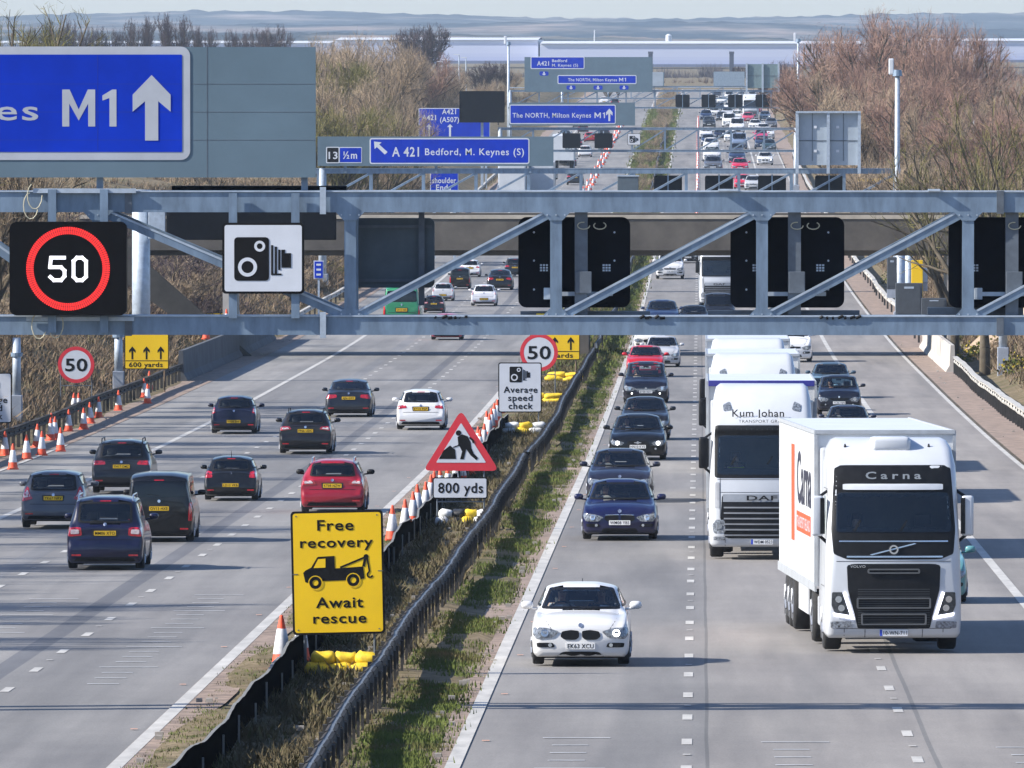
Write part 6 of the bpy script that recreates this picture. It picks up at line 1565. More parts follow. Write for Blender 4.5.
    wz_ = (2.20, 2.92, 1.0) if style == 'v' else (1.98, 2.90, 1.0)
    for o_ in [cab]+[x for x in root.children if x.name.split('.')[0] == 'cab_front_panel']:
        bmx = bmesh.new(); bmx.from_mesh(o_.data)
        if o_ is cab:
            bmesh.ops.bisect_plane(bmx, geom=bmx.verts[:]+bmx.edges[:]+bmx.faces[:], plane_co=(0, 0, wz_[0]+.01), plane_no=(0, 0, 1)); bmesh.ops.bisect_plane(bmx, geom=bmx.verts[:]+bmx.edges[:]+bmx.faces[:], plane_co=(0, 0, wz_[1]-.01), plane_no=(0, 0, 1))
        mg_ = .012 if o_ is cab else .07
        kill = [f for f in bmx.faces if wz_[0]+mg_ < f.calc_center_median().z < wz_[1]-mg_ and abs(f.calc_center_median().x) < wz_[2] and f.calc_center_median().y < y0+.5]
        bmesh.ops.delete(bmx, geom=kill, context='FACES'); bmx.to_mesh(o_.data); bmx.free()
    MB().box(-1.12, 1.12, y0+.45, y0+.85, 1.75, 2.12, .05).build('dashboard', M('cabin_trim', (.02, .02, .022), .8), root)
    MB().box(-1.15, 1.15, y0+1.95, y0+2.05, 1.2, 3.1).build('cab_rear_wall', M('cab_lining', (.10, .10, .095), .9), root)
    MB().box(-1.1, 1.1, y0+.5, y0+2.0, 1.0, 1.3).build('cab_floor', M('cabin_trim', (.02, .02, .022)), root)
    for sx_ in (-.62, .62):
        q = MB(); q.box(sx_-.26, sx_+.26, y0+1.35, y0+1.52, 1.3, 2.25, .05); q.box(sx_-.15, sx_+.15, y0+1.37, y0+1.50, 2.27, 2.5, .04); q.build('seat', M('seat_cloth', (.035, .036, .04)), root, smooth=True)
    q = MB()
    for i in range(16):
        a0, a1 = 2*PI*i/16, 2*PI*(i+1)/16; q.tube((-.62+.23*math.cos(a0), y0+.80+.16*math.sin(a0), 2.10+.16*math.sin(a0)), (-.62+.23*math.cos(a1), y0+.80+.16*math.sin(a1), 2.10+.16*math.sin(a1)), .018, n=5)
    q.build('steering_wheel', black, root)
    # chassis, deflectors and trailer
    MB().box(-1.21, 1.21, y0+2.3, y0+2.9, .9, 3.7, .05).build('side_deflector', truck_w, root)
    MB().box(-.45, .45, y0+1.8, 6.9, .75, .98).build('chassis', black, root)
    for s in (-1, 1):
        MB().box(min(s*.80, s*1.20), max(s*.80, s*1.20), y0+2.35, y0+3.6, .38, .92, .04).build('fuel_tank', truck_w, root)
        MB().box(min(s*1.16, s*1.19), max(s*1.16, s*1.19), -1.2, 2.3, .45, 1.0).build('side_guard', truck_g, root)
    tz0, tz1 = 1.12, trailer[1]
    tr = MB().box(-1.275, 1.275, -5.55, 8.05, tz0, tz1, .02).build('trailer_box', trailer_col, root)
    fr = MB()
    for s in (-1, 1):
        fr.box(s*1.285-.03, s*1.285+.03, -5.59, -5.52, tz0, tz1+.015); fr.box(s*1.285-.02, s*1.285+.02, -5.5, 8.05, tz1-.06, tz1+.015); fr.box(s*1.285-.02, s*1.285+.02, -5.5, 8.05, tz0-.10, tz0+.06)
    fr.box(-1.30, 1.30, -5.60, -5.54, tz1-.05, tz1+.02); fr.build('trailer_frame', M('frame_grey', (.35, .37, .39), .5), tr)
    if style == 'v':
        # lettering on the nearside wall (x = -1.275), read from outside
        q = MB(); vs, fs, a_, b_ = text_geo('Carna', .02, 1.0)
        def side_text(q, s_, ya, yb, zb, cap, bold=.02):
            vs, fs, a_, b_ = text_geo(s_, bold, 1.0); k = (yb-ya)/(b_-a_)
            q.add([(-1.282, ya+(v.x-a_)*k, zb+v.y*cap/.70) for v in vs], fs)
        side_text(q, 'Carna', 1.2, -3.9, 2.55, .95); q.build('trailer_lettering', M('ink_navy', (.03, .03, .05), .5), tr, fix=False)
        q = MB(); q.add([(-1.281, 3.3, 1.75), (-1.281, 2.2, 1.75), (-1.281, 2.2, 3.6), (-1.281, 3.3, 3.6)], [(0, 1, 2, 3)])
        q.add([(-1.281, 1.4, 1.98), (-1.281, -3.6, 1.98), (-1.281, -3.6, 2.36), (-1.281, 1.4, 2.36)], [(0, 1, 2, 3)]); q.build('trailer_stripe', M('orange_red', (.75, .09, .03), .5), tr, fix=False)
        q = MB(); vs, fs, a_, b_ = text_geo('TRANSPORT IRELAND', .0, 1.0); k = (-3.4-1.2)/(b_-a_)
        q.add([(-1.284, 1.2+(v.x-a_)*k, 2.06+v.y*.22/.70) for v in vs], fs); q.build('stripe_lettering', white_p, tr, fix=False)
    # wheels: front axle, drive axle, three trailer axles
    wheels(root, 1.22, (y0+1.4,), .50, .32); wheels(root, 1.22, (y0+5.1,), .50, .55); wheels(root, 1.24, (3.4, 4.7, 6.0), .50, .40)
    root['_w'] = 2.50
    return root
def put_lorry(root, px, py, wpix, yaw=0.):
    p, s = wpx(px, py, wpix, 2.5)
    ca = p.y+1.4*s*0; yaxle = (-8.2+1.4-.5)*s     # nearest contact
    # place so the front axle contact is at p, then the body trails away, turned by yaw
    loc = Vector((p.x, p.y, 0)) - Vector((-math.sin(yaw)*yaxle, math.cos(yaw)*yaxle, 0))
    sl_ = slope(loc.y)
    root.location = (loc.x, loc.y, zr(loc.y)+.03-0*s); root.scale = (s, s, s); root.rotation_euler = (sl_, 0, yaw)
    return root
V1 = make_lorry('v', 'leading white box lorry straddling two lanes with name board lettering above the windscreen'); put_lorry(V1, 891, 652, 136, math.radians(2.5))
navyb = M('navy_band', (.03, .03, .22), .5)
D1 = make_lorry('d', 'white lorry with gothic lettering and dark blue trailer band behind the leading lorry', trailer=(0, 4.12), top_band=navyb); put_lorry(D1, 762, 559, 106)
D2 = make_lorry('d', 'second white lorry following the one with the gothic lettering', trailer=(0, 4.05), letter=False)
yy = 338; D2.location = (wx(753, yy), yy+8, zr(yy+8)+.03); D2.scale = (1.07,)*3; D2.rotation_euler = (slope(yy+8), 0, 0)
D3 = copy_tree(D2); D3['label'] = 'third white lorry of the tight row, furthest back before the near gantry beam'; yy = 378; D3.location = (wx(748, yy), yy+8, zr(yy+8)+.03); D3.rotation_euler = (slope(yy+8), 0, 0)
D4 = copy_tree(D2); D4['label'] = 'white lorry under the concrete bridge behind the dark van'; yy = 765; D4.location = (wx(719.5, yy), yy+8, zr(yy+8)+.03); D4.rotation_euler = (slope(yy+8), 0, 0)
D5 = copy_tree(D2); D5['label'] = 'white lorry at the head of the furthest queue'; yy = gy(121); D5.location = (wx(750.5, yy), yy+8, zr(yy+8)+.03)
for px, py, lab in ((541, 203, 'white box lorry driving away on the left carriageway behind the blue direction sign'), (512, 205, 'white box lorry furthest left in front of the second gantry legs'), (563, 170, 'smaller looking white box lorry driving away beside the dark off roader')):
    t = copy_tree(D2); t['label'] = lab; y = gy(py); t.location = (wx(px, y), y+8, zr(y+8)+.03); t.rotation_euler = (-slope(y+8), 0, PI)
t = clone(l2, (.03, .22, .10), 'green van on the hard shoulder lane beside the dark sign back', 'vans'); put(t, 402, 333, 38, 'r'); t.scale.z *= 1.25

# ------------------------------------------------------------------ drivers, seated with both hands on the wheel
skin_m = M('skin', (.50, .30, .21), .6, .08, 9)
cloth_m, nt_, b_ = new_mat('clothing'); nt_.links.new(N(nt_, 'ShaderNodeObjectInfo').outputs['Color'], b_.inputs['Base Color']); b_.inputs['Roughness'].default_value = .9
bump(nt_, b_, noise(nt_, 20, 3, .6), .4, .01)
def skinned(name, joints, edges, radii, mat, parent, sub=2):
    me = bpy.data.meshes.new(name); me.from_pydata(joints, edges, []); o = bpy.data.objects.new(name, me); COL.objects.link(o)
    md = o.modifiers.new('s', 'SKIN'); ss = o.modifiers.new('u', 'SUBSURF'); ss.levels = sub; ss.render_levels = sub
    for v_, r_ in zip(me.skin_vertices[0].data, radii): v_.radius = (r_, r_) if not isinstance(r_, tuple) else r_; v_.use_root = False
    me.skin_vertices[0].data[0].use_root = True
    bpy.context.view_layer.update(); dg = bpy.context.evaluated_depsgraph_get()
    m2 = bpy.data.meshes.new_from_object(o.evaluated_get(dg)); m2.name = name
    bpy.data.objects.remove(o); m2.polygons.foreach_set('use_smooth', [True]*len(m2.polygons)); m2.materials.clear()
    return link(name, m2, parent, [mat])
def make_driver():
    """origin at the hips on the seat; faces -y; reach is the distance to the wheel"""
    J = [(0, 0, .10), (0, .03, .28), (0, .04, .46), (0, .02, .56), (0, -.005, .63), (0, -.03, .71), (0, -.03, .80),
         (-.19, .03, .50), (-.24, -.12, .34), (-.17, -.38, .40), (-.165, -.45, .425), (.19, .03, .50), (.24, -.12, .34), (.17, -.38, .40), (.165, -.45, .425),
         (-.10, -.06, .08), (-.13, -.46, .12), (-.13, -.52, -.26), (.10, -.06, .08), (.13, -.46, .12), (.13, -.52, -.26)]
    E = [(0, 1), (1, 2), (2, 3), (3, 4), (4, 5), (5, 6), (2, 7), (7, 8), (8, 9), (9, 10), (2, 11), (11, 12), (12, 13), (13, 14), (0, 15), (15, 16), (16, 17), (0, 18), (18, 19), (19, 20)]
    Rr = [(.17, .12), (.155, .11), (.17, .115), .065, .06, (.085, .10), (.075, .09), .065, .050, .036, .030, .065, .050, .036, .030, .09, .065, .05, .09, .065, .05]
    b = skinned('person', J, E, Rr, skin_m, None)
    # jacket over torso and arms, hair over the skull, fingers closed on the rim
    cl = skinned('jacket', [J[i] for i in (0, 1, 2, 7, 8, 9, 11, 12, 13)]+[(0, .03, .53)], [(0, 1), (1, 2), (2, 3), (3, 4), (4, 5), (2, 6), (6, 7), (7, 8), (2, 9)], [(.185, .135), (.175, .13), (.185, .13), .078, .062, .046, .078, .062, .046, .08], cloth_m, b)
    h = skinned('hair', [(0, .0, .79), (0, .01, .84), (0, .04, .74)], [(0, 1), (0, 2)], [(.086, .095), (.06, .07), (.075, .06)], M('hair_dark', (.03, .02, .015), .7), b)
    f = MB(); f.tube((0, -.125, .70), (0, -.145, .725), .014, .010, 6); f.build('nose', skin_m, b, smooth=True)
    f = MB()
    for s in (-1, 1): f.tube((s*.034, -.118, .755), (s*.034, -.124, .755), .010, .008, 8)
    f.build('eyes', ink, b)
    f = MB(); f.tube((-.022, -.118, .672), (.022, -.118, .672), .006, .006, 6); f.build('mouth', M('lips', (.35, .12, .10), .6), b)
    for s in (-1, 1):
        g = MB()
        for k in range(4):
            z = .395+.019*k; g.tube((s*.16, -.46, z+.02), (s*.15, -.495+.004*k, z+.018), .0095, .009, 6); g.tube((s*.15, -.495+.004*k, z+.018), (s*.125, -.49, z+.016), .009, .0075, 6)
        g.tube((s*.155, -.45, .45), (s*.135, -.475, .475), .011, .008, 6); g.build('fingers', skin_m, b, smooth=True)
    return b
DR = make_driver(); first = True
def driver(car, label, color, dx=-.36, dy=None, dz=None, s=1.):
    global first
    o = DR if first else copy_tree(DR); first = False
    bpy.context.view_layer.update()
    sc_ = car.scale[0]; dy = car['_dy'] if dy is None else dy; dz = car['_dz'] if dz is None else dz
    Mx = Matrix.LocRotScale(car.location, car.rotation_euler, car.scale)
    o.location = Mx @ Vector((dx, dy, dz)); o.rotation_euler = car.rotation_euler; o.scale = (sc_*s,)*3
    tag(o, label, 'person', 'drivers behind the windscreens')
    for ch in o.children:
        if ch.name.split('.')[0] == 'jacket': ch.color = color+(1,)
    return o
driver(a, 'driver in light shirt inside the white hatchback with twin oval grilles', (.30, .32, .36)); driver(b, 'driver in pale top inside the navy saloon with white plate', (.35, .34, .33))
p_ = driver(a, 'passenger in dark top beside the driver of the white hatchback', (.03, .03, .04), dx=.36)
driver(c, 'driver in grey top inside the blue grey saloon behind the navy one', (.2, .2, .22)); driver(d, 'driver inside the black saloon with lit headlights', (.08, .1, .16)); driver(e, 'driver inside the dark grey hatchback behind the black saloon', (.25, .1, .08))
driver(f_, 'driver inside the dark navy people carrier with lit fog lamps', (.3, .3, .3)); driver(g_, 'driver inside the red hatchback of the fast lane queue', (.1, .1, .12)); driver(n1, 'driver inside the dark navy off roader in the slow lane', (.3, .16, .12)); driver(n2, 'driver inside the blue grey saloon above the box trailer', (.28, .28, .3))
driver(V1, 'driver in dark jacket at the wheel of the leading lorry', (.02, .03, .06), dx=-.62, dy=-8.2+1.22, dz=1.62); driver(D1, 'driver in yellow high visibility vest at the wheel of the second lorry', (.50, .62, .03), dx=-.62, dy=-8.2+1.22, dz=1.58)
# ------------------------------------------------------------------ bare trees
bark = leafy('bark', (.045, .036, .028), (.085, .07, .05), (.13, .11, .08), .9)
tw_red = leafy('twigs_reddish', (.17, .10, .078), (.29, .18, .138), (.33, .235, .17), .14)
tw_tan = leafy('twigs_tan', (.18, .135, .09), (.31, .235, .16), (.37, .29, .20), .14)
tw_olive = leafy('twigs_olive', (.08, .075, .03), (.15, .14, .05), (.22, .19, .07), .2)
tw_dark = leafy('twigs_dark', (.035, .028, .035), (.07, .05, .055), (.09, .075, .07), .1)
gorse_m = leafy('gorse', (.05, .06, .015), (.09, .10, .02), (.55, .36, .02), 1.6)
def tree_meshes(seed, H, spread, limbs, l2, tw, twl, tww, droop=0., trunkh=.22, bushy=False):
    r = random.Random(seed); segs = []; TV = []; TF = []
    def twig(p, d, L, w):
        d = d.normalized(); a = Vector((r.gauss(0, 1), r.gauss(0, 1), r.gauss(0, 1))).cross(d)
        if a.length < 1e-3: a = Vector((1, 0, 0))
        a.normalize(); m = p+d*L*.5+Vector((r.gauss(0, .08), r.gauss(0, .08), r.gauss(0, .08)))*L; q = m+(d+Vector((r.gauss(0, .25), r.gauss(0, .25), .2-droop))).normalized()*L*.5
        k = len(TV); TV.extend([p-a*w, p+a*w, m+a*w*.7, m-a*w*.7, q]); TF.extend([(k, k+1, k+2, k+3), (k+3, k+2, k+4)])
        return m, q
    def grow(p, d, L, rad, lvl):
        n = 5; pts = [p]; rr = [rad]
        for i in range(n):
            d = (d+Vector((r.gauss(0, .13), r.gauss(0, .13), r.gauss(.05, .07)-droop*.05*lvl))).normalized(); p = p+d*L/n; pts.append(p); rr.append(rad*(1-.8*(i+1)/n))
        for i in range(n): segs.append((pts[i], pts[i+1], rr[i], rr[i+1]))
        if lvl == 1:
            for k in range(l2):
                t = r.uniform(.22, 1.0); j = min(n-1, int(t*n)); q = pts[j].lerp(pts[j+1], t*n-j if j < n else 0)
                out = (pts[-1]-pts[0]).normalized(); side = out.cross(Vector((r.gauss(0, 1), r.gauss(0, 1), r.gauss(0, 1)))).normalized()
                grow(q, (out*.7+side*r.uniform(.5, 1.0)+Vector((0, 0, .35))).normalized(), L*r.uniform(.28, .55)*(1.15-.5*t), rr[j]*.5, 2)
        elif lvl == 2:
            for k in range(tw):
                t = r.uniform(.1, 1.0); j = min(n-1, int(t*n)); q = pts[j]; out = (pts[-1]-pts[0]).normalized()
                side = out.cross(Vector((r.gauss(0, 1), r.gauss(0, 1), r.gauss(0, 1)))).normalized()
                dd = (out*.7+side*r.uniform(.3, 1.)+Vector((0, 0, .3-droop)))
                m, e_ = twig(q, dd, twl*r.uniform(.6, 1.3), tww)
                for s in range(3): twig(m.lerp(e_, r.random()), dd.normalized()+Vector((r.gauss(0, .5), r.gauss(0, .5), r.gauss(0, .4))), twl*r.uniform(.3, .7), tww*.65)
    th = H*trunkh
    if not bushy:
        segs.append((Vector((0, 0, -.6)), Vector((0, 0, th*.5)), H*.024, H*.020)); segs.append((Vector((0, 0, th*.5)), Vector((.1, 0, th)), H*.020, H*.017))
    for i in range(limbs):
        a = 2*PI*i/limbs+r.uniform(-.4, .4); up = r.uniform(.9, 2.3) if i else 4
        d = Vector((math.cos(a)*spread, math.sin(a)*spread, up)).normalized(); z0 = th*r.uniform(.55, 1.0) if not bushy else 0
        base = Vector((0, 0, z0)) if not bushy else Vector((r.gauss(0, .3), r.gauss(0, .3), -.2))
        grow(base, d, (H-z0)*r.uniform(.75, 1.0)/max(.55, d.z)*.85, H*.016, 1)
    n = 5; V = []; Fc = []
    for a, b, r0, r1 in segs:
        d = (b-a); 
        if d.length < 1e-5: continue
        d.normalize(); u = d.orthogonal().normalized(); v = d.cross(u); k = len(V)
        for p, rad in ((a, r0), (b, r1)):
            for i in range(n): t = 2*PI*i/n; V.append(p+(u*math.cos(t)+v*math.sin(t))*max(rad, .012))
        Fc += [(k+i, k+(i+1) % n, k+n+(i+1) % n, k+n+i) for i in range(n)]
    if not bushy:
        zs_ = sorted(p.z for p in TV); kz = H/zs_[int(len(zs_)*.97)]; xs_ = sorted(math.hypot(p.x, p.y) for p in TV); kx = H*.44/xs_[int(len(xs_)*.93)]
        TV = [Vector((p.x*kx, p.y*kx, p.z*kz)) for p in TV]; V = [Vector((p.x*kx if p.z > 1 else p.x, p.y*kx if p.z > 1 else p.y, p.z*kz)) for p in V]
        def ins(p, k): return (p.x/(.50*H))**2+(p.y/(.50*H))**2+((p.z-.50*H)/(.50*H))**2 < k
        NV = []; NF = []
        for i in range(0, len(TV), 5):
            if ins(TV[i+4], r.uniform(.84, 1.0)): k = len(NV); NV += TV[i:i+5]; NF += [(k, k+1, k+2, k+3), (k+3, k+2, k+4)]
        TV, TF = NV, NF
        Fc = [f for f in Fc if all(ins(V[i], .84) or V[i].z < .25*H for i in f)]
    kz = 1
    TV = [Vector((p.x*kz, p.y*kz, p.z*kz)) for p in TV]; V = [Vector((p.x*kz, p.y*kz, p.z*kz)) for p in V]
    me1 = bpy.data.meshes.new('trunk'); me1.from_pydata(V, [], Fc); me1.polygons.foreach_set('use_smooth', [True]*len(Fc))
    me2 = bpy.data.meshes.new('crown'); me2.from_pydata([tuple(v) for v in TV], [], TF)
    return me1, me2
def tree_kind(seed, mat, **k):
    a, b = tree_meshes(seed, **k); a.materials.append(bark); b.materials.append(mat); return a, b
big = dict(H=15, spread=1.35, limbs=10, l2=16, tw=33, twl=1.3, tww=.019)
TK = {'red1': tree_kind(1, tw_red, **big), 'red2': tree_kind(2, tw_red, **dict(big, spread=1.8, limbs=12)), 'tan1': tree_kind(3, tw_tan, **dict(big, spread=1.2)), 'tan2': tree_kind(4, tw_tan, **dict(big, spread=1.7)),
      'olive': tree_kind(5, tw_olive, **dict(big, H=10, twl=.9)), 'dark': tree_kind(6, tw_dark, **dict(big, tww=.06, tw=18, spread=1.8, trunkh=.3)), 'sparse': tree_kind(7, tw_olive, **dict(big, H=9, limbs=8, l2=9, tw=9, twl=.8, tww=.014)),
      'shrub': tree_kind(8, tw_tan, H=3.6, spread=1.4, limbs=9, l2=7, tw=12, twl=.55, tww=.014, bushy=True), 'shrubr': tree_kind(9, tw_red, H=3.6, spread=1.4, limbs=9, l2=7, tw=12, twl=.55, tww=.014, bushy=True), 'shrubd': tree_kind(10, tw_dark, H=3.2, spread=1.5, limbs=10, l2=7, tw=12, twl=.5, tww=.014, bushy=True)}
_tr = random.Random(21)
def tree(kind, X, Y, H, lab, group, nm='bare_tree', z=None, wide=1.):
    a, b = TK[kind]; h0 = {'olive': 10, 'sparse': 9, 'shrub': 3.6, 'shrubr': 3.6, 'shrubd': 3.2}.get(kind, 15)
    e = empty(nm, (X, Y, terr(X, Y)-.1 if z is None else z), _tr.uniform(0, 6.28), lab, 'tree' if nm == 'bare_tree' else 'shrub', group, H/h0)
    e.scale = (H/h0*wide, H/h0*wide, H/h0)
    t = bpy.data.objects.new('trunk', a); c = bpy.data.objects.new('crown', b)
    for o in (t, c): COL.objects.link(o); o.parent = e
    return e
def treepx(kind, px, pytop, Y, lab, group, wide=1.):
    X = wx(px, Y); z = terr(X, Y); H = (wz(pytop, Y)-z)*(1.12 if kind == 'dark' else 1.07)
    return tree(kind, X, Y, H, lab, group, wide=wide)
G1 = 'reddish bare trees on the right'; L1_ = 'reddish bare tree in the dense clump right of the far camera mast'
for px, top, Y, k in ((846, 48, 1180, 'red1'), (856, 28, 1260, 'red2'), (872, 16, 1230, 'red1'), (905, 8, 1250, 'red2'), (935, 14, 1240, 'red1'), (952, 38, 1200, 'red2'), (878, 80, 1020, 'tan1'), (915, 84, 1010, 'red1'), (892, 70, 1060, 'red2'), (945, 95, 1000, 'tan2'), (858, 112, 1050, 'tan1'), (925, 60, 1130, 'red1'), (866, 60, 1150, 'tan2')):
    treepx(k, px, top, Y, L1_, G1, 1.05)
for px, top, Y, k in ((975, 105, 980, 'red1'), (995, 92, 1150, 'tan2'), (1015, 70, 1180, 'red2'), (960, 150, 800, 'tan1'), (1000, 140, 780, 'red2'), (935, 150, 820, 'tan2'), (900, 150, 880, 'tan1'), (1035, 100, 900, 'red1'), (880, 150, 960, 'tan2'), (1022, 165, 720, 'tan1')):
    treepx(k, px, top, Y, 'brown bare tree in the scrub along the right bank', 'brown bare trees on the right bank', 1.3)
treepx('sparse', 985, 118, 560, 'yellowish open limbed tree right of the camera mast', 'open limbed trees', 1.0)
treepx('sparse', 1012, 78, 600, 'tall open limbed tree cut by the right picture edge', 'open limbed trees', 1.0)
treepx('sparse', 955, 140, 600, 'leaning open limbed tree with lichen yellow twigs', 'open limbed trees', 1.0)
for px, top, Y, k in ((338, 30, 1250, 'tan1'), (352, 36, 1200, 'tan2'), (372, 32, 1500, 'tan1'), (384, 44, 1500, 'tan2'), (330, 55, 1080, 'olive'), (352, 70, 1020, 'tan1'), (368, 60, 1250, 'tan2'), (420, 50, 1520, 'red1'), (438, 62, 1560, 'tan1'), (450, 78, 1640, 'tan2'), (368, 90, 1000, 'tan2'), (345, 100, 930, 'olive'), (372, 112, 940, 'tan2'), (455, 92, 1500, 'tan1'), (374, 100, 1120, 'olive'), (318, 80, 1100, 'tan2'), (390, 78, 1450, 'tan1')):
    treepx(k, px, top, Y, 'tan bare tree in the clump between the big blue sign and the black board', 'tan bare trees left of the far gantries', 1.15)
treepx('dark', 425, 26, 2100, 'dark evergreen looking tree standing over the tan clump', 'dark far trees'); treepx('dark', 413, 30, 2300, 'dark slim tree behind the tan clump', 'dark far trees')
for px, top, Y, k in ((480, 66, 1900, 'dark'), (494, 62, 2000, 'dark'), (510, 68, 2100, 'tan1'), (498, 75, 1750, 'tan2'), (485, 82, 1700, 'tan1'), (520, 85, 1900, 'tan2'), (475, 95, 1500, 'tan1'), (618, 60, 2300, 'tan1'), (608, 66, 2250, 'tan2')):
    treepx(k, px, top, Y, 'small far bare tree behind the blue gantry signs', 'far trees behind the gantry signs')
for px, top, Y, k in ((768, 68, 2000, 'dark'), (782, 62, 2100, 'dark'), (790, 75, 1800, 'tan1'), (775, 80, 1900, 'dark'), (818, 70, 1500, 'red2'), (740, 66, 2600, 'dark')):
    treepx(k, px, top, Y, 'far bare tree left of the reddish clump', 'far trees left of the reddish clump')
for px, top, Y in ((61, 22, 2100), (83, 29, 2150), (105, 29, 2100), (141, 19, 2050), (173, 16, 2000), (203, 28, 2200), (236, 31, 2200), (258, 30, 2150), (276, 27, 2100), (40, 30, 2000)):
    treepx('dark', px, top, Y, 'dark bare tree in the far row above the big blue sign', 'dark trees above the big blue sign', .62)
treepx('sparse', 8, 2, 760, 'twiggy tree top in the upper left corner above the big blue sign', 'trees at the left edge', 1.3); treepx('olive', -6, 14, 800, 'denser tree top at the left edge above the big blue sign', 'trees at the left edge', 1.2)
treepx('olive', 28, 45, 900, 'small tree left of the dark far row', 'trees at the left edge', 1.2)
# left bank scrub trees seen under the near gantry
for i, (px, top, Y, k) in enumerate(((20, 205, 640, 'shrub'), (50, 215, 600, 'shrubd'), (90, 200, 660, 'shrub'), (175, 230, 700, 'shrub'), (210, 245, 690, 'shrubd'), (160, 250, 640, 'shrubd'), (15, 320, 520, 'shrubd'), (60, 330, 520, 'shrub'), (95, 320, 560, 'shrubd'), (110, 300, 600, 'shrub'), (35, 290, 560, 'shrub'), (40, 190, 760, 'tan1'), (120, 185, 800, 'tan2'), (220, 185, 850, 'tan1'), (290, 182, 900, 'tan2'), (5, 240, 600, 'shrub'), (230, 215, 760, 'shrub'), (190, 200, 800, 'tan1'), (260, 205, 830, 'tan2'), (285, 225, 800, 'shrub'), (205, 290, 640, 'shrubd'), (175, 300, 620, 'shrubd'))):
    treepx(k, px, top, Y, 'bare scrubby bush on the left bank seen through the near gantry', 'bushes on the left bank', 1.4).name = 'bare_shrub'
r = random.Random(5)
for i in range(90):
    Y = 400+r.random()*800
    if r.random() < .55: X = -27-abs(r.gauss(0, 9)); lab, grp = 'low twiggy bush on the left bank', 'low bushes on the left bank'
    else: X = 16.2+abs(r.gauss(0, 7)); lab, grp = 'low twiggy bush on the right bank', 'low bushes on the right bank'
    tree(r.choice(['shrub', 'shrub', 'shrubd', 'shrub'] if X < 0 else ['shrub', 'shrubr', 'shrubd']), X, Y, r.uniform(1.2, 3.2), lab, grp, 'bare_shrub', wide=1.3)
# hedge in the far median
for i in range(40):
    Y = 1050+i*36+r.uniform(-8, 8); tree('shrub', -6.4+r.uniform(-.6, .8), Y, r.uniform(1., 1.9), 'low bush in the far central reservation', 'bushes in the far central reservation', 'bare_shrub', wide=1.3)
# trees out of frame on the left bank, whose shadows stripe the left carriageway
for i in range(30):
    Y = 225+i*9.3+r.uniform(-4, 4); X = -30-r.uniform(0, 7)
    tree(r.choice(['sparse', 'olive', 'tan1']), X, Y, r.uniform(8.5, 13.0), 'bare roadside tree on the left bank beyond the picture edge', 'roadside trees on the left bank', wide=.9)
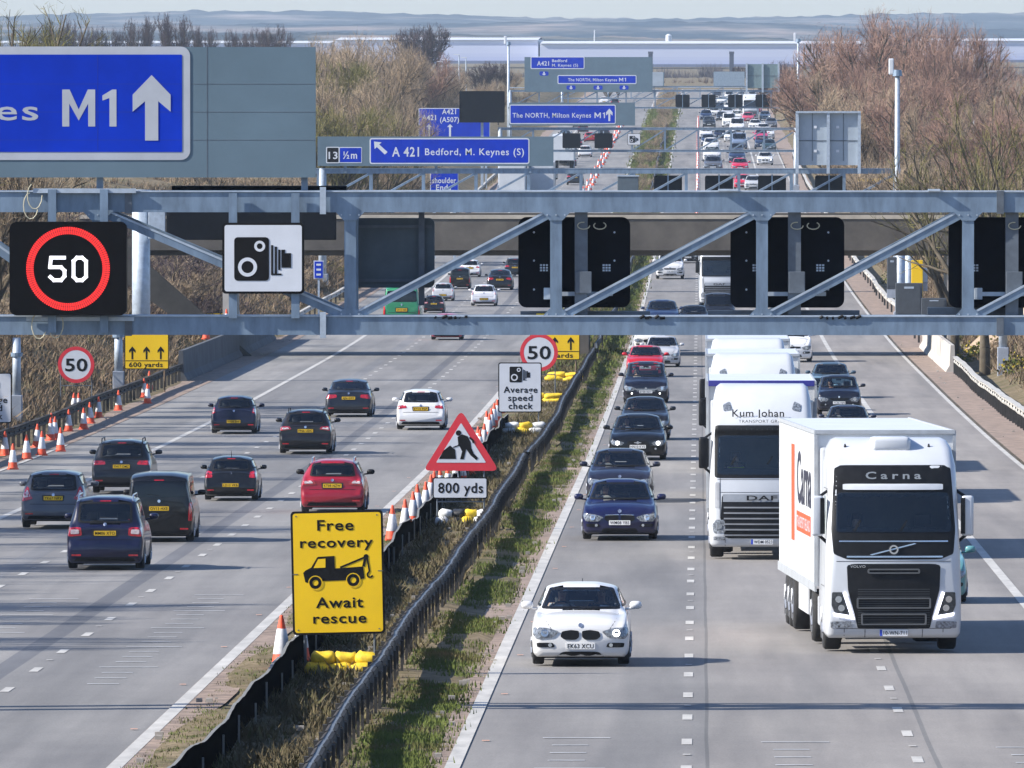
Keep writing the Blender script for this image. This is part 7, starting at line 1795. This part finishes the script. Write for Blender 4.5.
# gorse
gv = {}
def gorse(X, Y, s):
    r = random.Random(int(X*13+Y)); V = []; Fc = []
    for _ in range(420):
        a = r.uniform(0, 2*PI); ph = r.uniform(0, 1.4); rad = s*(.55+.45*r.random())*(1+.25*math.sin(a*3)); c = Vector((math.cos(a)*math.cos(ph)*rad, math.sin(a)*math.cos(ph)*rad, math.sin(ph)*rad*.9)); w = .06*r.uniform(.7, 1.5)
        u = Vector((r.gauss(0, 1), r.gauss(0, 1), r.gauss(0, 1))).normalized()*w; v = u.orthogonal().normalized()*w; k = len(V); V += [c-u, c+v, c+u, c-v]; Fc.append((k, k+1, k+2, k+3))
    me = bpy.data.meshes.new('gorse_bush'); me.from_pydata([tuple(v) for v in V], [], Fc); o = link('gorse_bush', me, None, [gorse_m]); o.location = (X, Y, terr(X, Y)); return o
for px, py, X, lab, g in ((912, 345, 14.0, 'yellow flowering gorse behind the right barrier end', 'gorse on the right verge'), (975, 372, 14.3, 'yellow flowering gorse behind the right barrier end', 'gorse on the right verge'), (948, 345, 15.6, 'yellow flowering gorse behind the right barrier end', 'gorse on the right verge'), (1010, 380, 16.4, 'yellow flowering gorse behind the right barrier end', 'gorse on the right verge'), (956, 358, 14.4, 'yellow flowering gorse behind the right barrier end', 'gorse on the right verge'), (935, 350, 14.6, 'yellow flowering gorse behind the right barrier end', 'gorse on the right verge'), (988, 360, 15.8, 'yellow flowering gorse behind the right barrier end', 'gorse on the right verge'), (998, 350, 17, 'yellow flowering gorse behind the right barrier end', 'gorse on the right verge'), (1020, 400, 15.2, 'yellow flowering gorse behind the right barrier end', 'gorse on the right verge'),
      (893, 300, 14.3, 'small gorse bush left of the dark cabinets', 'gorse by the cabinets'), (330, 278, -27.5, 'yellow gorse by the small blue marker sign', 'gorse by the marker sign'), (343, 270, -26.5, 'yellow gorse by the small blue marker sign', 'gorse by the marker sign'), (785, 137, 16, 'yellow gorse beside the far right barrier', 'gorse beside the far barrier'), (788, 145, 15.5, 'yellow gorse beside the far right barrier', 'gorse beside the far barrier')):
    lo, hi = 150., 2500.
    for _ in range(50):
        m_ = (lo+hi)/2
        if (wx(px, m_) < X) == (X < 0): hi = m_
        else: lo = m_
    tag(gorse(X, m_, 1.0 if m_ < 1200 else 2.0), lab, 'gorse bush', g)
# litter and rubble along the verges
r = random.Random(31); m = MB()
for _ in range(260):
    Y = 160+r.random()**1.5*500; X = r.choice([r.uniform(-4.4, -3.9), r.uniform(11.3, 12.2), r.uniform(-24.2, -23.4), r.uniform(-8.8, -8.3), r.uniform(-7.2, -5.8)]); s = r.uniform(.02, .07); z = terr(X, Y)+.03 if X < -3 and X > -9 else zr(Y)+.01
    m.box(X-s, X+s, Y-s, Y+s, z, z+s*1.2)
tag(m.build('stones', M('stone_pale', (.35, .32, .28), .9, .3, 3)), 'scattered pale stones and litter along the verges', 'stones', kind='stuff')
# ------------------------------------------------------------------ haze
hb = MB().box(-1400, 1400, -80, 11500, -24, 60).build('haze', None)
hm = bpy.data.materials.new('haze_air'); hm.use_nodes = True; nt = hm.node_tree; nt.nodes.clear()
vo = nt.nodes.new('ShaderNodeVolumePrincipled'); out = nt.nodes.new('ShaderNodeOutputMaterial'); vo.inputs['Color'].default_value = (.70, .84, 1.0, 1); vo.inputs['Density'].default_value = .00005; vo.inputs['Anisotropy'].default_value = .2
nt.links.new(vo.outputs[0], out.inputs['Volume']); hm.cycles.volume_sampling = 'DISTANCE'; hb.data.materials.clear(); hb.data.materials.append(hm); hb['kind'] = 'stuff'; hb['label'] = 'pale blue haze over the far distance'; hb['category'] = 'haze'
